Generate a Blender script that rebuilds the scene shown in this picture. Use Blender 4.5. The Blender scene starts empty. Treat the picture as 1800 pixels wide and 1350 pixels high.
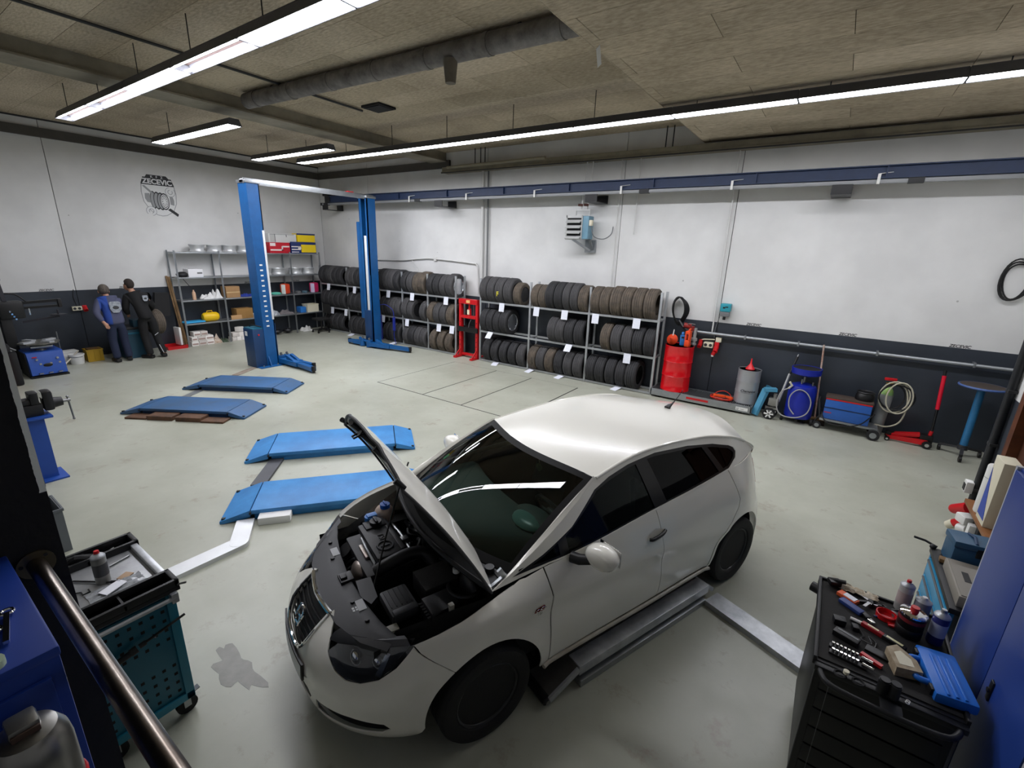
import bpy, bmesh, math, random
import numpy as np
from mathutils import Vector, Matrix
random.seed(7)
R = math.radians
PI = math.pi
C = bpy.context.scene.collection
# ------------------------------------------------------------------ camera
CAM_H = 2.75
FPX, PITCH, ROLL, YAW = 808.0, R(16.4), R(1.93), R(34.2)
fw = Vector((-math.sin(YAW)*math.cos(PITCH), math.cos(YAW)*math.cos(PITCH), -math.sin(PITCH)))
rt = Vector((math.cos(YAW), math.sin(YAW), 0))
upv = rt.cross(fw)
ix = rt*math.cos(ROLL) + upv*math.sin(ROLL)
iy = -rt*math.sin(ROLL) + upv*math.cos(ROLL)
cam = bpy.data.cameras.new('camera')
cam.sensor_fit = 'HORIZONTAL'; cam.sensor_width = 36.0; cam.lens = 36.0*FPX/1800.0
cam.clip_start = 0.05; cam.clip_end = 100
cam_o = bpy.data.objects.new('camera', cam); C.objects.link(cam_o)
m3 = Matrix((ix, iy, -fw)).transposed()
cam_o.matrix_world = Matrix.Translation((0, 0, CAM_H)) @ m3.to_4x4()
bpy.context.scene.camera = cam_o
# ------------------------------------------------------------------ world / exposure
w = bpy.data.worlds.new('world'); bpy.context.scene.world = w; w.use_nodes = True
w.node_tree.nodes['Background'].inputs[0].default_value = (0.75, 0.8, 0.9, 1)
w.node_tree.nodes['Background'].inputs[1].default_value = 0.15
vs = bpy.context.scene.view_settings
vs.view_transform = 'Standard'; vs.look = 'None'; vs.gamma = 1.0; vs.use_curve_mapping = False
vs.exposure = 0.74
LAMP = 27.0          # emission strength of the fluorescent lamps
# ------------------------------------------------------------------ materials
def lin(c):
    if isinstance(c, str):
        c = [int(c[i:i+2], 16)/255 for i in (0, 2, 4)]
    return [(x/12.92 if x <= .04045 else ((x+.055)/1.055)**2.4) for x in c]
MATS = {}
def mat(name, col=None, rough=.5, metal=0., var=0., scale=6., bump=0., bscale=60., coat=0., emit=None, es=0., spec=.5, col2=None):
    if name in MATS: return MATS[name]
    m = bpy.data.materials.new(name); m.use_nodes = True
    nt = m.node_tree; b = nt.nodes['Principled BSDF']
    c = lin(col)
    b.inputs['Base Color'].default_value = (*c, 1)
    b.inputs['Roughness'].default_value = rough; b.inputs['Metallic'].default_value = metal
    b.inputs['Specular IOR Level'].default_value = spec
    if coat: b.inputs['Coat Weight'].default_value = coat; b.inputs['Coat Roughness'].default_value = .04
    if emit:
        b.inputs['Emission Color'].default_value = (*lin(emit), 1); b.inputs['Emission Strength'].default_value = es
    if var or bump:
        tc = nt.nodes.new('ShaderNodeTexCoord')
    if var:
        n = nt.nodes.new('ShaderNodeTexNoise'); n.inputs['Scale'].default_value = scale; n.inputs['Detail'].default_value = 6
        n.inputs['Roughness'].default_value = .65
        nt.links.new(tc.outputs['Object'], n.inputs['Vector'])
        r = nt.nodes.new('ShaderNodeValToRGB'); r.color_ramp.elements[0].position = .3; r.color_ramp.elements[1].position = .7
        d = lin(col2) if col2 else [x*(1-var) for x in c]
        r.color_ramp.elements[0].color = (*d, 1); r.color_ramp.elements[1].color = (*c, 1)
        nt.links.new(n.outputs['Fac'], r.inputs['Fac']); nt.links.new(r.outputs['Color'], b.inputs['Base Color'])
    if bump:
        n2 = nt.nodes.new('ShaderNodeTexNoise'); n2.inputs['Scale'].default_value = bscale; n2.inputs['Detail'].default_value = 4
        nt.links.new(tc.outputs['Object'], n2.inputs['Vector'])
        bp = nt.nodes.new('ShaderNodeBump'); bp.inputs['Strength'].default_value = bump; bp.inputs['Distance'].default_value = .01
        nt.links.new(n2.outputs['Fac'], bp.inputs['Height']); nt.links.new(bp.outputs['Normal'], b.inputs['Normal'])
    MATS[name] = m; return m
def glass_mat(name, tint, ior=1.5, rough=.0):
    if name in MATS: return MATS[name]
    m = bpy.data.materials.new(name); m.use_nodes = True; nt = m.node_tree
    for n in list(nt.nodes):
        if n.type != 'OUTPUT_MATERIAL': nt.nodes.remove(n)
    out = [n for n in nt.nodes if n.type == 'OUTPUT_MATERIAL'][0]
    t = nt.nodes.new('ShaderNodeBsdfTransparent'); t.inputs[0].default_value = (*tint, 1)
    g = nt.nodes.new('ShaderNodeBsdfGlossy'); g.inputs['Roughness'].default_value = rough
    f = nt.nodes.new('ShaderNodeFresnel'); f.inputs[0].default_value = ior
    mx = nt.nodes.new('ShaderNodeMixShader')
    nt.links.new(f.outputs[0], mx.inputs[0]); nt.links.new(t.outputs[0], mx.inputs[1]); nt.links.new(g.outputs[0], mx.inputs[2])
    nt.links.new(mx.outputs[0], out.inputs[0])
    MATS[name] = m; return m
def nodes_of(m):
    return m.node_tree, m.node_tree.nodes['Principled BSDF']
# walls: white paint above, slate band below 1.53 m
def wall_mat():
    m = mat('wall_paint', 'e2e2e0', .75); nt, b = nodes_of(m)
    g = nt.nodes.new('ShaderNodeNewGeometry'); sx = nt.nodes.new('ShaderNodeSeparateXYZ'); nt.links.new(g.outputs['Position'], sx.inputs[0])
    lt = nt.nodes.new('ShaderNodeMath'); lt.operation = 'LESS_THAN'; lt.inputs[1].default_value = 1.53; nt.links.new(sx.outputs['Z'], lt.inputs[0])
    n = nt.nodes.new('ShaderNodeTexNoise'); n.inputs['Scale'].default_value = 1.3; n.inputs['Detail'].default_value = 8; nt.links.new(g.outputs['Position'], n.inputs['Vector'])
    def ramp(a, c):
        r = nt.nodes.new('ShaderNodeValToRGB'); r.color_ramp.elements[0].position = .35; r.color_ramp.elements[1].position = .65
        r.color_ramp.elements[0].color = (*lin(a), 1); r.color_ramp.elements[1].color = (*lin(c), 1); nt.links.new(n.outputs['Fac'], r.inputs[0]); return r
    w1 = ramp('d0d0ce', 'dddddb'); d1 = ramp('2b3037', '363c45')
    # small scuffs on the white paint
    v = nt.nodes.new('ShaderNodeTexVoronoi'); v.inputs['Scale'].default_value = 1.9; nt.links.new(g.outputs['Position'], v.inputs['Vector'])
    sc = nt.nodes.new('ShaderNodeMath'); sc.operation = 'LESS_THAN'; sc.inputs[1].default_value = .028; nt.links.new(v.outputs['Distance'], sc.inputs[0])
    mx0 = nt.nodes.new('ShaderNodeMix'); mx0.data_type = 'RGBA'; nt.links.new(sc.outputs[0], mx0.inputs['Factor']); nt.links.new(w1.outputs[0], mx0.inputs['A']); mx0.inputs['B'].default_value = (*lin('a9a9a6'), 1)
    mx = nt.nodes.new('ShaderNodeMix'); mx.data_type = 'RGBA'; nt.links.new(lt.outputs[0], mx.inputs['Factor']); nt.links.new(mx0.outputs['Result'], mx.inputs['A']); nt.links.new(d1.outputs[0], mx.inputs['B'])
    nt.links.new(mx.outputs['Result'], b.inputs['Base Color'])
    mr = nt.nodes.new('ShaderNodeMath'); mr.operation = 'MULTIPLY_ADD'; mr.inputs[1].default_value = -.3; mr.inputs[2].default_value = .8; nt.links.new(lt.outputs[0], mr.inputs[0]); nt.links.new(mr.outputs[0], b.inputs['Roughness'])
    return m
def floor_mat():
    m = mat('floor_paint', 'b4b4a9', .35); nt, b = nodes_of(m)
    g = nt.nodes.new('ShaderNodeNewGeometry')
    def noise(s, d=8, r=.6, vec=None):
        n = nt.nodes.new('ShaderNodeTexNoise'); n.inputs['Scale'].default_value = s; n.inputs['Detail'].default_value = d; n.inputs['Roughness'].default_value = r
        nt.links.new(vec or g.outputs['Position'], n.inputs['Vector']); return n
    n1 = noise(.55); n2 = noise(3.5, 10, .7); n3 = noise(11, 8, .7)
    r = nt.nodes.new('ShaderNodeValToRGB'); e = r.color_ramp.elements
    e[0].position = .30; e[0].color = (*lin('989989'), 1); e[1].position = .66; e[1].color = (*lin('b5b7a9'), 1)
    nt.links.new(n1.outputs['Fac'], r.inputs[0])
    r2 = nt.nodes.new('ShaderNodeValToRGB'); e = r2.color_ramp.elements
    e[0].position = .33; e[0].color = (1, 1, 1, 1); e[1].position = .43; e[1].color = (0, 0, 0, 1); nt.links.new(n2.outputs['Fac'], r2.inputs[0])
    mul = nt.nodes.new('ShaderNodeMath'); mul.operation = 'MULTIPLY'; mul.inputs[1].default_value = .75; nt.links.new(r2.outputs[0], mul.inputs[0])
    mx = nt.nodes.new('ShaderNodeMix'); mx.data_type = 'RGBA'; nt.links.new(mul.outputs[0], mx.inputs['Factor']); nt.links.new(r.outputs[0], mx.inputs['A']); mx.inputs['B'].default_value = (*lin('948c7c'), 1)
    r3 = nt.nodes.new('ShaderNodeValToRGB'); e = r3.color_ramp.elements
    e[0].position = .27; e[0].color = (1, 1, 1, 1); e[1].position = .32; e[1].color = (0, 0, 0, 1); nt.links.new(n3.outputs['Fac'], r3.inputs[0])
    mx2 = nt.nodes.new('ShaderNodeMix'); mx2.data_type = 'RGBA'; nt.links.new(r3.outputs[0], mx2.inputs['Factor']); nt.links.new(mx.outputs['Result'], mx2.inputs['A']); mx2.inputs['B'].default_value = (*lin('77736a'), 1)
    nt.links.new(mx2.outputs['Result'], b.inputs['Base Color'])
    rr = nt.nodes.new('ShaderNodeMapRange'); rr.inputs['To Min'].default_value = .22; rr.inputs['To Max'].default_value = .5; nt.links.new(n2.outputs['Fac'], rr.inputs[0]); nt.links.new(rr.outputs[0], b.inputs['Roughness'])
    return m
def board_mat(name, c1, c2):
    m = mat(name, c1, .95); nt, b = nodes_of(m)
    g = nt.nodes.new('ShaderNodeNewGeometry')
    mp = nt.nodes.new('ShaderNodeMapping'); mp.inputs['Scale'].default_value = (14, 40, 14); nt.links.new(g.outputs['Position'], mp.inputs[0])
    n = nt.nodes.new('ShaderNodeTexNoise'); n.inputs['Scale'].default_value = 1.; n.inputs['Detail'].default_value = 6; nt.links.new(mp.outputs[0], n.inputs['Vector'])
    n2 = nt.nodes.new('ShaderNodeTexNoise'); n2.inputs['Scale'].default_value = .7; n2.inputs['Detail'].default_value = 6; nt.links.new(g.outputs['Position'], n2.inputs['Vector'])
    ad = nt.nodes.new('ShaderNodeMath'); ad.operation = 'ADD'; nt.links.new(n.outputs['Fac'], ad.inputs[0]); nt.links.new(n2.outputs['Fac'], ad.inputs[1])
    r = nt.nodes.new('ShaderNodeValToRGB'); r.color_ramp.elements[0].position = .36; r.color_ramp.elements[1].position = .62
    r.color_ramp.elements[0].color = (*lin(c2), 1); r.color_ramp.elements[1].color = (*lin(c1), 1)
    hv = nt.nodes.new('ShaderNodeMath'); hv.operation = 'MULTIPLY'; hv.inputs[1].default_value = .5; nt.links.new(ad.outputs[0], hv.inputs[0]); nt.links.new(hv.outputs[0], r.inputs[0])
    nt.links.new(r.outputs[0], b.inputs['Base Color'])
    bp = nt.nodes.new('ShaderNodeBump'); bp.inputs['Strength'].default_value = .7; bp.inputs['Distance'].default_value = .02; nt.links.new(n.outputs['Fac'], bp.inputs['Height']); nt.links.new(bp.outputs[0], b.inputs['Normal'])
    return m
def tread_mat(name, hexcol, hex2):          # car wet rubber with a knurled plate relief
    return mat(name, hexcol, .75, var=.3, scale=9, bump=.35, bscale=90, col2=hex2)
def plate_mat(name, col, metal, rough, col2, scale=3.):   # chequer plate: painted / bare steel with tear relief
    m = mat(name, col, rough, metal, var=.3, scale=scale, col2=col2); nt, b = nodes_of(m)
    tc = nt.nodes.new('ShaderNodeTexCoord'); mp = nt.nodes.new('ShaderNodeMapping'); mp.inputs['Scale'].default_value = (34, 34, 34); mp.inputs['Rotation'].default_value = (0, 0, .78)
    nt.links.new(tc.outputs['Object'], mp.inputs[0])
    v = nt.nodes.new('ShaderNodeTexBrick'); v.inputs['Scale'].default_value = 1.; v.inputs['Mortar Size'].default_value = .16; v.inputs['Brick Width'].default_value = 1.1; v.inputs['Row Height'].default_value = .5
    nt.links.new(mp.outputs[0], v.inputs['Vector'])
    bp = nt.nodes.new('ShaderNodeBump'); bp.inputs['Strength'].default_value = .35; bp.inputs['Distance'].default_value = .004; nt.links.new(v.outputs['Fac'], bp.inputs['Height']); nt.links.new(bp.outputs[0], b.inputs['Normal'])
    return m
# common palette
mat('steel', '9a9b9c', .38, 1., var=.2, scale=8); mat('galv', 'a9adb0', .42, .85, var=.15, scale=14)
mat('alu', 'd6d9dc', .38, .45, var=.2, scale=5, col2='9fa3a8'); mat('chrome', 'e6e6e8', .06, 1.)
mat('black', '0d0d0e', .45); mat('black_matt', '121213', .8); mat('black_plastic', '18191b', .5, bump=.1, bscale=200); mat('dark_grey', '2c2d2f', .6, var=.2)
mat('rubber', '171718', .8, bump=.15, bscale=120); mat('white_paper', 'eceef4', .8); mat('white_plastic', 'e4e4e0', .45); mat('grey_plastic', '6d6f70', .5)
mat('red', 'c8141c', .35, var=.15); mat('red_gloss', 'd3101a', .16, coat=.4, var=.08); mat('lift_blue', '0d5795', .42, var=.25, scale=5); mat('lift_blue_dark', '123a66', .45, var=.2)
mat('crane_blue', '152d52', .5, var=.25); mat('sky_blue', '2f86c9', .42, var=.2); mat('teal', '0f5f78', .42, var=.12); mat('royal_blue', '2044a8', .45, var=.12, scale=3)
mat('wood', '8a6c45', .7, var=.35, scale=12, col2='5e472d'); mat('cardboard', 'a8835a', .85, var=.15); mat('yellow', 'e8bd12', .45); mat('cream', 'd9d3bb', .6); mat('orange', 'd8441c', .45)
# ------------------------------------------------------------------ mesh builder
_BC = {}
class MB:
    def __init__(s): s.v = []; s.f = []
    def add(s, vs, fs, M=None):
        o = len(s.v)
        s.v += [tuple(M @ Vector(p)) for p in vs] if M is not None else [tuple(p) for p in vs]
        s.f += [tuple(i+o for i in f) for f in fs]; return s
    def box(s, c, d, rz=0, bev=0, M=None):
        T = Matrix.Translation(c) @ Matrix.Rotation(rz, 4, 'Z')
        if M is not None: T = M @ T
        hx, hy, hz = d[0]/2, d[1]/2, d[2]/2
        if bev:
            bev = min(bev, .45*min(d)); k = (round(d[0], 4), round(d[1], 4), round(d[2], 4), round(bev, 4))
            if k not in _BC:
                bm = bmesh.new(); bmesh.ops.create_cube(bm, size=1); bmesh.ops.scale(bm, vec=d, verts=bm.verts)
                bmesh.ops.bevel(bm, geom=list(bm.edges), offset=bev, segments=2, profile=.6, affect='EDGES')
                bm.verts.index_update(); _BC[k] = ([tuple(q.co) for q in bm.verts], [tuple(q.index for q in f.verts) for f in bm.faces]); bm.free()
            return s.add(*_BC[k], T)
        vs = [(x, y, z) for x in (-hx, hx) for y in (-hy, hy) for z in (-hz, hz)]
        return s.add(vs, [(0, 1, 3, 2), (4, 6, 7, 5), (0, 4, 5, 1), (2, 3, 7, 6), (0, 2, 6, 4), (1, 5, 7, 3)], T)
    def bb(s, x0, x1, y0, y1, z0, z1, bev=0, M=None):
        return s.box(((x0+x1)/2, (y0+y1)/2, (z0+z1)/2), (abs(x1-x0), abs(y1-y0), abs(z1-z0)), 0, bev, M)
    def bar(s, p, q, wd, ht, up=(0, 0, 1)):
        p, q = Vector(p), Vector(q); d = q-p; L = d.length; x = d.normalized(); u = Vector(up)
        if abs(x.dot(u)) > .99: u = Vector((0, 1, 0))
        y = u.cross(x).normalized(); z = x.cross(y)
        M = Matrix((x, y, z)).transposed().to_4x4(); M.translation = (p+q)/2
        return s.box((0, 0, 0), (L, wd, ht), M=M)
    def ring(s, c, x, y, r, n): return [tuple(c + x*(r*math.cos(2*PI*i/n)) + y*(r*math.sin(2*PI*i/n))) for i in range(n)]
    def cyl(s, p, q, r0, r1=None, n=16, caps=True):
        p, q = Vector(p), Vector(q); r1 = r0 if r1 is None else r1; a = (q-p).normalized()
        x = a.orthogonal().normalized(); y = a.cross(x)
        vs = s.ring(p, x, y, r0, n) + s.ring(q, x, y, r1, n)
        fs = [(i, (i+1) % n, n+(i+1) % n, n+i) for i in range(n)]
        if caps: fs += [tuple(range(n-1, -1, -1)), tuple(range(n, 2*n))]
        return s.add(vs, fs)
    def tube(s, pts, r, n=8, closed=False, smooth=0):
        P = [Vector(p) for p in pts]
        if smooth:
            if isinstance(r, (list, tuple)): r = [float(q) for q in np.interp(np.linspace(0, len(P)-1, (len(P)-1)*smooth+1), range(len(P)), r)]
            P = crv(P, smooth, closed)
        N = len(P); vs = []; x = None
        for i, p in enumerate(P):
            if closed: t = P[(i+1) % N]-P[i-1]
            else: t = (P[min(i+1, N-1)]-P[max(i-1, 0)])
            t.normalize()
            if x is None: x = t.orthogonal().normalized()
            else:
                x = x - t*x.dot(t)
                x = x.normalized() if x.length > 1e-6 else t.orthogonal().normalized()
            rr = r[i] if isinstance(r, (list, tuple)) else r
            vs += s.ring(p, x, t.cross(x), rr, n)
        fs = []
        M = N if closed else N-1
        for j in range(M):
            a, b = j*n, ((j+1) % N)*n
            fs += [(a+i, a+(i+1) % n, b+(i+1) % n, b+i) for i in range(n)]
        if not closed: fs += [tuple(range(n-1, -1, -1)), tuple((N-1)*n+i for i in range(n))]
        return s.add(vs, fs)
    def lathe(s, prof, n=24, M=None, closed=False):
        # prof: (r, z); revolve about local Z
        vs = []; fs = []; K = len(prof)
        for i in range(n):
            c, q = math.cos(2*PI*i/n), math.sin(2*PI*i/n)
            vs += [(r*c, r*q, z) for r, z in prof]
        for i in range(n):
            j = (i+1) % n
            for k in range(K if closed else K-1):
                l = (k+1) % K
                fs.append((i*K+k, j*K+k, j*K+l, i*K+l))
        if not closed:
            if prof[0][0] > 1e-5: fs.append(tuple(i*K for i in range(n-1, -1, -1)))
            if prof[-1][0] > 1e-5: fs.append(tuple(i*K+K-1 for i in range(n)))
        return s.add(vs, fs, M)
    def prism(s, poly, h0, h1, M=None):
        n = len(poly); vs = [(x, y, h0) for x, y in poly] + [(x, y, h1) for x, y in poly]
        return s.add(vs, [tuple(range(n-1, -1, -1)), tuple(range(n, 2*n))] + [(i, (i+1) % n, n+(i+1) % n, n+i) for i in range(n)], M)
    def grid(s, rows):
        n = len(rows[0]); vs = [p for r in rows for p in r]
        return s.add(vs, [(j*n+i, j*n+i+1, (j+1)*n+i+1, (j+1)*n+i) for j in range(len(rows)-1) for i in range(n-1)])
    def sph(s, c, r, n=16, m=10, M=None):
        if not isinstance(r, (tuple, list)): r = (r, r, r)
        pr = [(math.sin(PI*k/m), -math.cos(PI*k/m)) for k in range(m+1)]
        T = Matrix.Translation(c) @ Matrix.Diagonal((*r, 1))
        return s.lathe([(max(a, 0), b) for a, b in pr], n, (M @ T) if M is not None else T)
    def torus(s, c, R_, r, n=24, m=8, M=None):
        T = Matrix.Translation(c)
        return s.lathe([(R_+r*math.cos(2*PI*k/m), r*math.sin(2*PI*k/m)) for k in range(m)], n, (M @ T) if M is not None else T, True)
    def mesh(s, name='m', ang=38):
        me = bpy.data.meshes.new(name); me.from_pydata(s.v, [], s.f); me.validate(); 
        bm = bmesh.new(); bm.from_mesh(me); bmesh.ops.remove_doubles(bm, verts=bm.verts, dist=1e-5); bmesh.ops.recalc_face_normals(bm, faces=bm.faces); bm.to_mesh(me); bm.free()
        me.polygons.foreach_set('use_smooth', [True]*len(me.polygons)); me.set_sharp_from_angle(angle=R(ang)); return me
    def build(s, name, m, parent=None, ang=38, loc=None, rz=0, label=None):
        me = s.mesh(name, ang); me.materials.append(MATS[m] if isinstance(m, str) else m)
        o = bpy.data.objects.new(name, me); C.objects.link(o)
        if parent is not None: o.parent = parent
        if loc is not None: o.location = loc
        if rz: o.rotation_euler.z = rz
        if label: o['label'] = label
        return o
def crv(P, k=6, closed=False):
    P = [Vector(p) for p in P]; out = []; N = len(P)
    rng = range(N if closed else N-1)
    for i in rng:
        if closed: a, b, c, d = P[i-1], P[i], P[(i+1) % N], P[(i+2) % N]
        else: a, b, c, d = P[max(i-1, 0)], P[i], P[i+1], P[min(i+2, N-1)]
        for j in range(k):
            t = j/k
            out.append(.5*((2*b)+(c-a)*t+(2*a-5*b+4*c-d)*t*t+(3*b-a-3*c+d)*t**3))
    if not closed: out.append(P[-1])
    return out
def tag(o, label, cat, group=None):
    o['label'] = label; o['category'] = cat
    if group: o['group'] = group
    return o
def thing(name, label, cat, loc=(0, 0, 0), rz=0, group=None):
    o = bpy.data.objects.new(name, None); C.objects.link(o); o.location = loc; o.rotation_euler = (0, 0, rz); o.empty_display_size = .1
    return tag(o, label, cat, group)
def struct(o): o['kind'] = 'structure'; return o
def part(name, m, parent, fn, **k):
    b = MB(); fn(b); return b.build(name, m, parent, **k)
def dup(root, loc=None, rz=None, label=None, group=None):
    r = root.copy(); C.objects.link(r)
    if loc is not None: r.location = loc
    if rz is not None: r.rotation_euler = (0, 0, rz)
    if label: r['label'] = label
    if group: r['group'] = group
    for ch in list(root.children):
        c = ch.copy(); C.objects.link(c); c.parent = r
        for g in ch.children:
            d = g.copy(); C.objects.link(d); d.parent = c
    return r
def text_mesh(txt, size, depth=.0, shear=0, bold=0, space=1.0):
    cu = bpy.data.curves.new('t', 'FONT'); cu.body = txt; cu.size = size; cu.align_x = 'CENTER'; cu.align_y = 'CENTER'; cu.extrude = depth; cu.shear = shear; cu.offset = bold; cu.space_character = space
    o = bpy.data.objects.new('t', cu); C.objects.link(o)
    dg = bpy.context.evaluated_depsgraph_get(); me = bpy.data.meshes.new_from_object(o.evaluated_get(dg)); bpy.data.objects.remove(o); bpy.data.curves.remove(cu)
    return me
def text_obj(name, txt, size, m, M, parent=None, depth=.0015, **k):
    me = text_mesh(txt, size, depth, **k); me.materials.clear(); me.materials.append(MATS[m] if isinstance(m, str) else m)
    o = bpy.data.objects.new(name, me); C.objects.link(o)
    if parent is not None: o.parent = parent
    o.matrix_local = M; return o
def face_M(loc, d):     # text frame: d = 'back' (readable from -Y), 'left' (readable from +X), 'near' etc.
    ax = {'-y': ((1, 0, 0), (0, 0, 1)), '+x': ((0, 1, 0), (0, 0, 1)), '-x': ((0, -1, 0), (0, 0, 1))}[d]
    x, y = Vector(ax[0]), Vector(ax[1]); z = x.cross(y); M = Matrix((x, y, z)).transposed().to_4x4(); M.translation = loc; return M
# ------------------------------------------------------------------ room
XL, XR, YB, YF, ZC, ZC2, XS = -14.1, 2.6, 9.45, -1.5, 5.0, 4.68, -2.4
wm = wall_mat(); fm = floor_mat()
fl = MB().bb(XL-.2, XR+.2, YF-.2, YB+.2, -.2, 0).build('floor', fm); struct(fl)
# steel floor plates over a pit (four fields with open joints)
part('joint_bed', 'black_matt', fl, lambda b: b.bb(-7.46, -4.03, 5.99, 8.40, -.01, .0012))
xs = [-7.45, -6.15, -5.18, -4.04]
for a, c in zip(xs[:-1], xs[1:]):
    MB().bb(a+.012, c-.012, 6.005, 8.385, 0, .004).build('floor_plate', fm, fl)
# back wall: concrete panels with open joints
wb = struct(MB().bb(XL-.2, XR+.2, YB+.03, YB+.2, 0, ZC).build('wall_back', 'dark_grey'))
xs = [XL, -11.73, -7.33, -3.87, -1.72, XR]
for a, c in zip(xs[:-1], xs[1:]): MB().bb(a+.006, c-.006, YB, YB+.03, 0, ZC, .002).build('wall_panel', wm, wb)
wl = struct(MB().bb(XL-.2, XL-.03, YF, YB, 0, ZC).build('wall_left', 'dark_grey'))
for a, c in ((YF, 3.085), (3.085, YB)): MB().bb(XL-.03, XL, a+.006, c-.006 if c < 9 else c, 0, ZC, .002).build('wall_panel', wm, wl)
struct(MB().bb(XL-.2, XR+.2, YF-.2, YF, 0, ZC).build('wall_front', wm))
wr = struct(MB().bb(1.6, 1.75, YF, 4.7, 0, ZC).bb(1.6, 1.75, 4.7, 5.95, 0, .5).bb(1.6, 1.75, 4.7, 5.95, 2.0, ZC).bb(1.6, 1.75, 5.95, 6.25, 0, ZC).build('wall_right', wm))
struct(MB().bb(1.75, XR+.2, 6.13, 6.25, 0, ZC).bb(XR, XR+.2, 6.25, YB, 0, ZC).build('wall_recess', wm))
# wooden window in the right wall
wn = struct(MB().bb(1.58, 1.74, 4.72, 4.82, .5, 2.0).bb(1.58, 1.74, 5.84, 5.95, .5, 2.0).bb(1.58, 1.74, 4.72, 5.95, 1.92, 2.0).build('window_1', mat('brown_wood', '6b3a1c', .55, var=.3, scale=9, col2='4a2712')))
MB().bb(1.66, 1.70, 4.82, 5.84, .56, 1.92).build('window_panel', mat('brown_wood2', '57301a', .6, var=.3, scale=7), wn)
MB().bb(1.63, 1.72, 5.30, 5.36, .56, 1.92).build('window_mullion', 'brown_wood', wn)
MB().bb(1.46, 1.74, 4.68, 6.0, .46, .50, .004).build('window_sill', mat('sill_wood', '8b5a30', .5, var=.2), wn)
# ceiling of wood-wool boards
cl = struct(MB().bb(XL-.2, XS+.05, YF-.2, YB+.2, ZC+.02, ZC+.25).bb(XS, XR+.2, YF-.2, YB+.2, ZC2+.025, ZC+.25).build('ceiling', mat('ceiling_void', '2b2620', .9)))
bms = [board_mat('board_a', 'c6b89f', '978a74'), board_mat('board_b', 'beb098', '8e826d'), board_mat('board_c', 'cdbfa7', '9d907a')]
def boards(x0, x1, z, phase):
    k = 0; y = -1.35
    while y < YB-.01:
        y1 = min(y+.5, YB); x = x0 - (phase + (k % 2)*1.0)
        while x < x1-.01:
            a, c = max(x, x0), min(x+2.0, x1)
            if c-a > .05: MB().bb(a+.003, c-.003, y+.0025, y1-.0025, z, z+.025).build('ceiling_board', random.choice(bms), cl)
            x += 2.0
        y += .5; k += 1
boards(XL, XS, ZC, .6); boards(XS, XR, ZC2, .88)
struct(MB().bb(XS-.012, XS, YF, YB, ZC2, ZC).build('trim_1', 'board_b'))
# dark pelmet round the far corner, beige girder along the back wall
struct(MB().bb(XL, XL+.06, YF, YB, 4.64, 4.82).bb(XL, -8.5, YB-.06, YB, 4.64, 4.82).build('trim_2', mat('pelmet', '4b4843', .7, var=.2)))
struct(MB().bb(XL+.002, XL+.03, YF, YB, 4.97, 5.0).build('trim_3', 'dark_grey'))
gd = struct(MB().bb(-8.6, XR, YB-.22, YB, 4.52, 4.63, .01).bb(-8.6, XR, YB-.25, YB, 4.50, 4.525).build('trim_4', mat('girder_beige', '8d8672', .75, var=.3, scale=2, col2='6a6455')))
MB().bb(-8.6, XR, YB-.255, YB-.22, 4.488, 4.505).build('lower_flange', 'dark_grey', gd)
MB().cyl((-8.4, YB-.24, 4.61), (-5.6, YB-.24, 4.63), .035, n=10).build('pipe', mat('pipe_beige', '9a937f', .6, var=.2), gd)
for x in (-7.62, -7.45, -7.32, -3.08, -2.95): MB().cyl((x, YB-.12, 4.6), (x, YB-.12, 5.0), .012, n=6).build('hanger_rod', 'dark_grey', gd)
# ceiling beam running front to back
bmn = struct(MB().bb(-9.05, -8.65, YF, YB, 4.80, 5.0).bb(-9.12, -8.58, YF, YB, 4.78, 4.805).build('trim_5', mat('beam_conc', '97907f', .8, var=.3, scale=1.5, col2='6d6759')))
# thin conduit and its box, duct, floor joints
tag(MB().tube([(-7.22, YF, 4.97), (-7.3, 4, 4.97), (-7.36, 5.9, 4.97)], .018, 8).build('ceiling_conduit', 'dark_grey'), 'thin dark conduit running along the board ceiling to a square hole', 'conduit')
tag(MB().bb(-7.2, -6.75, 5.75, 6.12, 4.965, 5.0).bb(-7.17, -6.78, 5.78, 6.09, 4.955, 4.97).build('ceiling_hole', 'black_matt'), 'dark square opening in the ceiling boards at the conduit end', 'opening')
du = thing('exhaust_duct', 'dark dirty round exhaust duct hung under the board ceiling', 'duct', (0, 0, 0))
part('pipe', mat('duct_grey', '55504c', .6, .3, var=.45, scale=6, col2='8b8782', bump=.2, bscale=25), du, lambda b: b.cyl((-8.3, 4.40, 4.88), (-2.42, 4.68, 4.88), .11, n=24))
for i in range(7):
    t = i/6*.9+.05; x = -8.3+5.88*t; y = 4.40+.28*t
    part('pipe_band', 'duct_grey', du, lambda b: b.cyl((x-.03, y, 4.88), (x+.03, y, 4.88), .117, n=24))
part('drop_stub', mat('stub_grey', '6f685c', .8, var=.3), du, lambda b: b.cyl((-4.1, 4.56, 4.80), (-4.1, 4.56, 4.56), .085, .06, n=16))
part('hanging_tape', 'white_plastic', du, lambda b: b.bar((-2.36, 4.78, 4.68), (-2.34, 4.80, 4.52), .10, .004))
for x in (-7.6, -5.4, -3.2): part('hanger', 'dark_grey', du, lambda b: b.bb(x-.02, x+.02, 4.41+(x+7.6)*.047, 4.45+(x+7.6)*.047, 4.96, 5.0).cyl((x, 4.43+(x+7.6)*.047, 4.9), (x, 4.43+(x+7.6)*.047, 5.0), .01, n=6))
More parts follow.
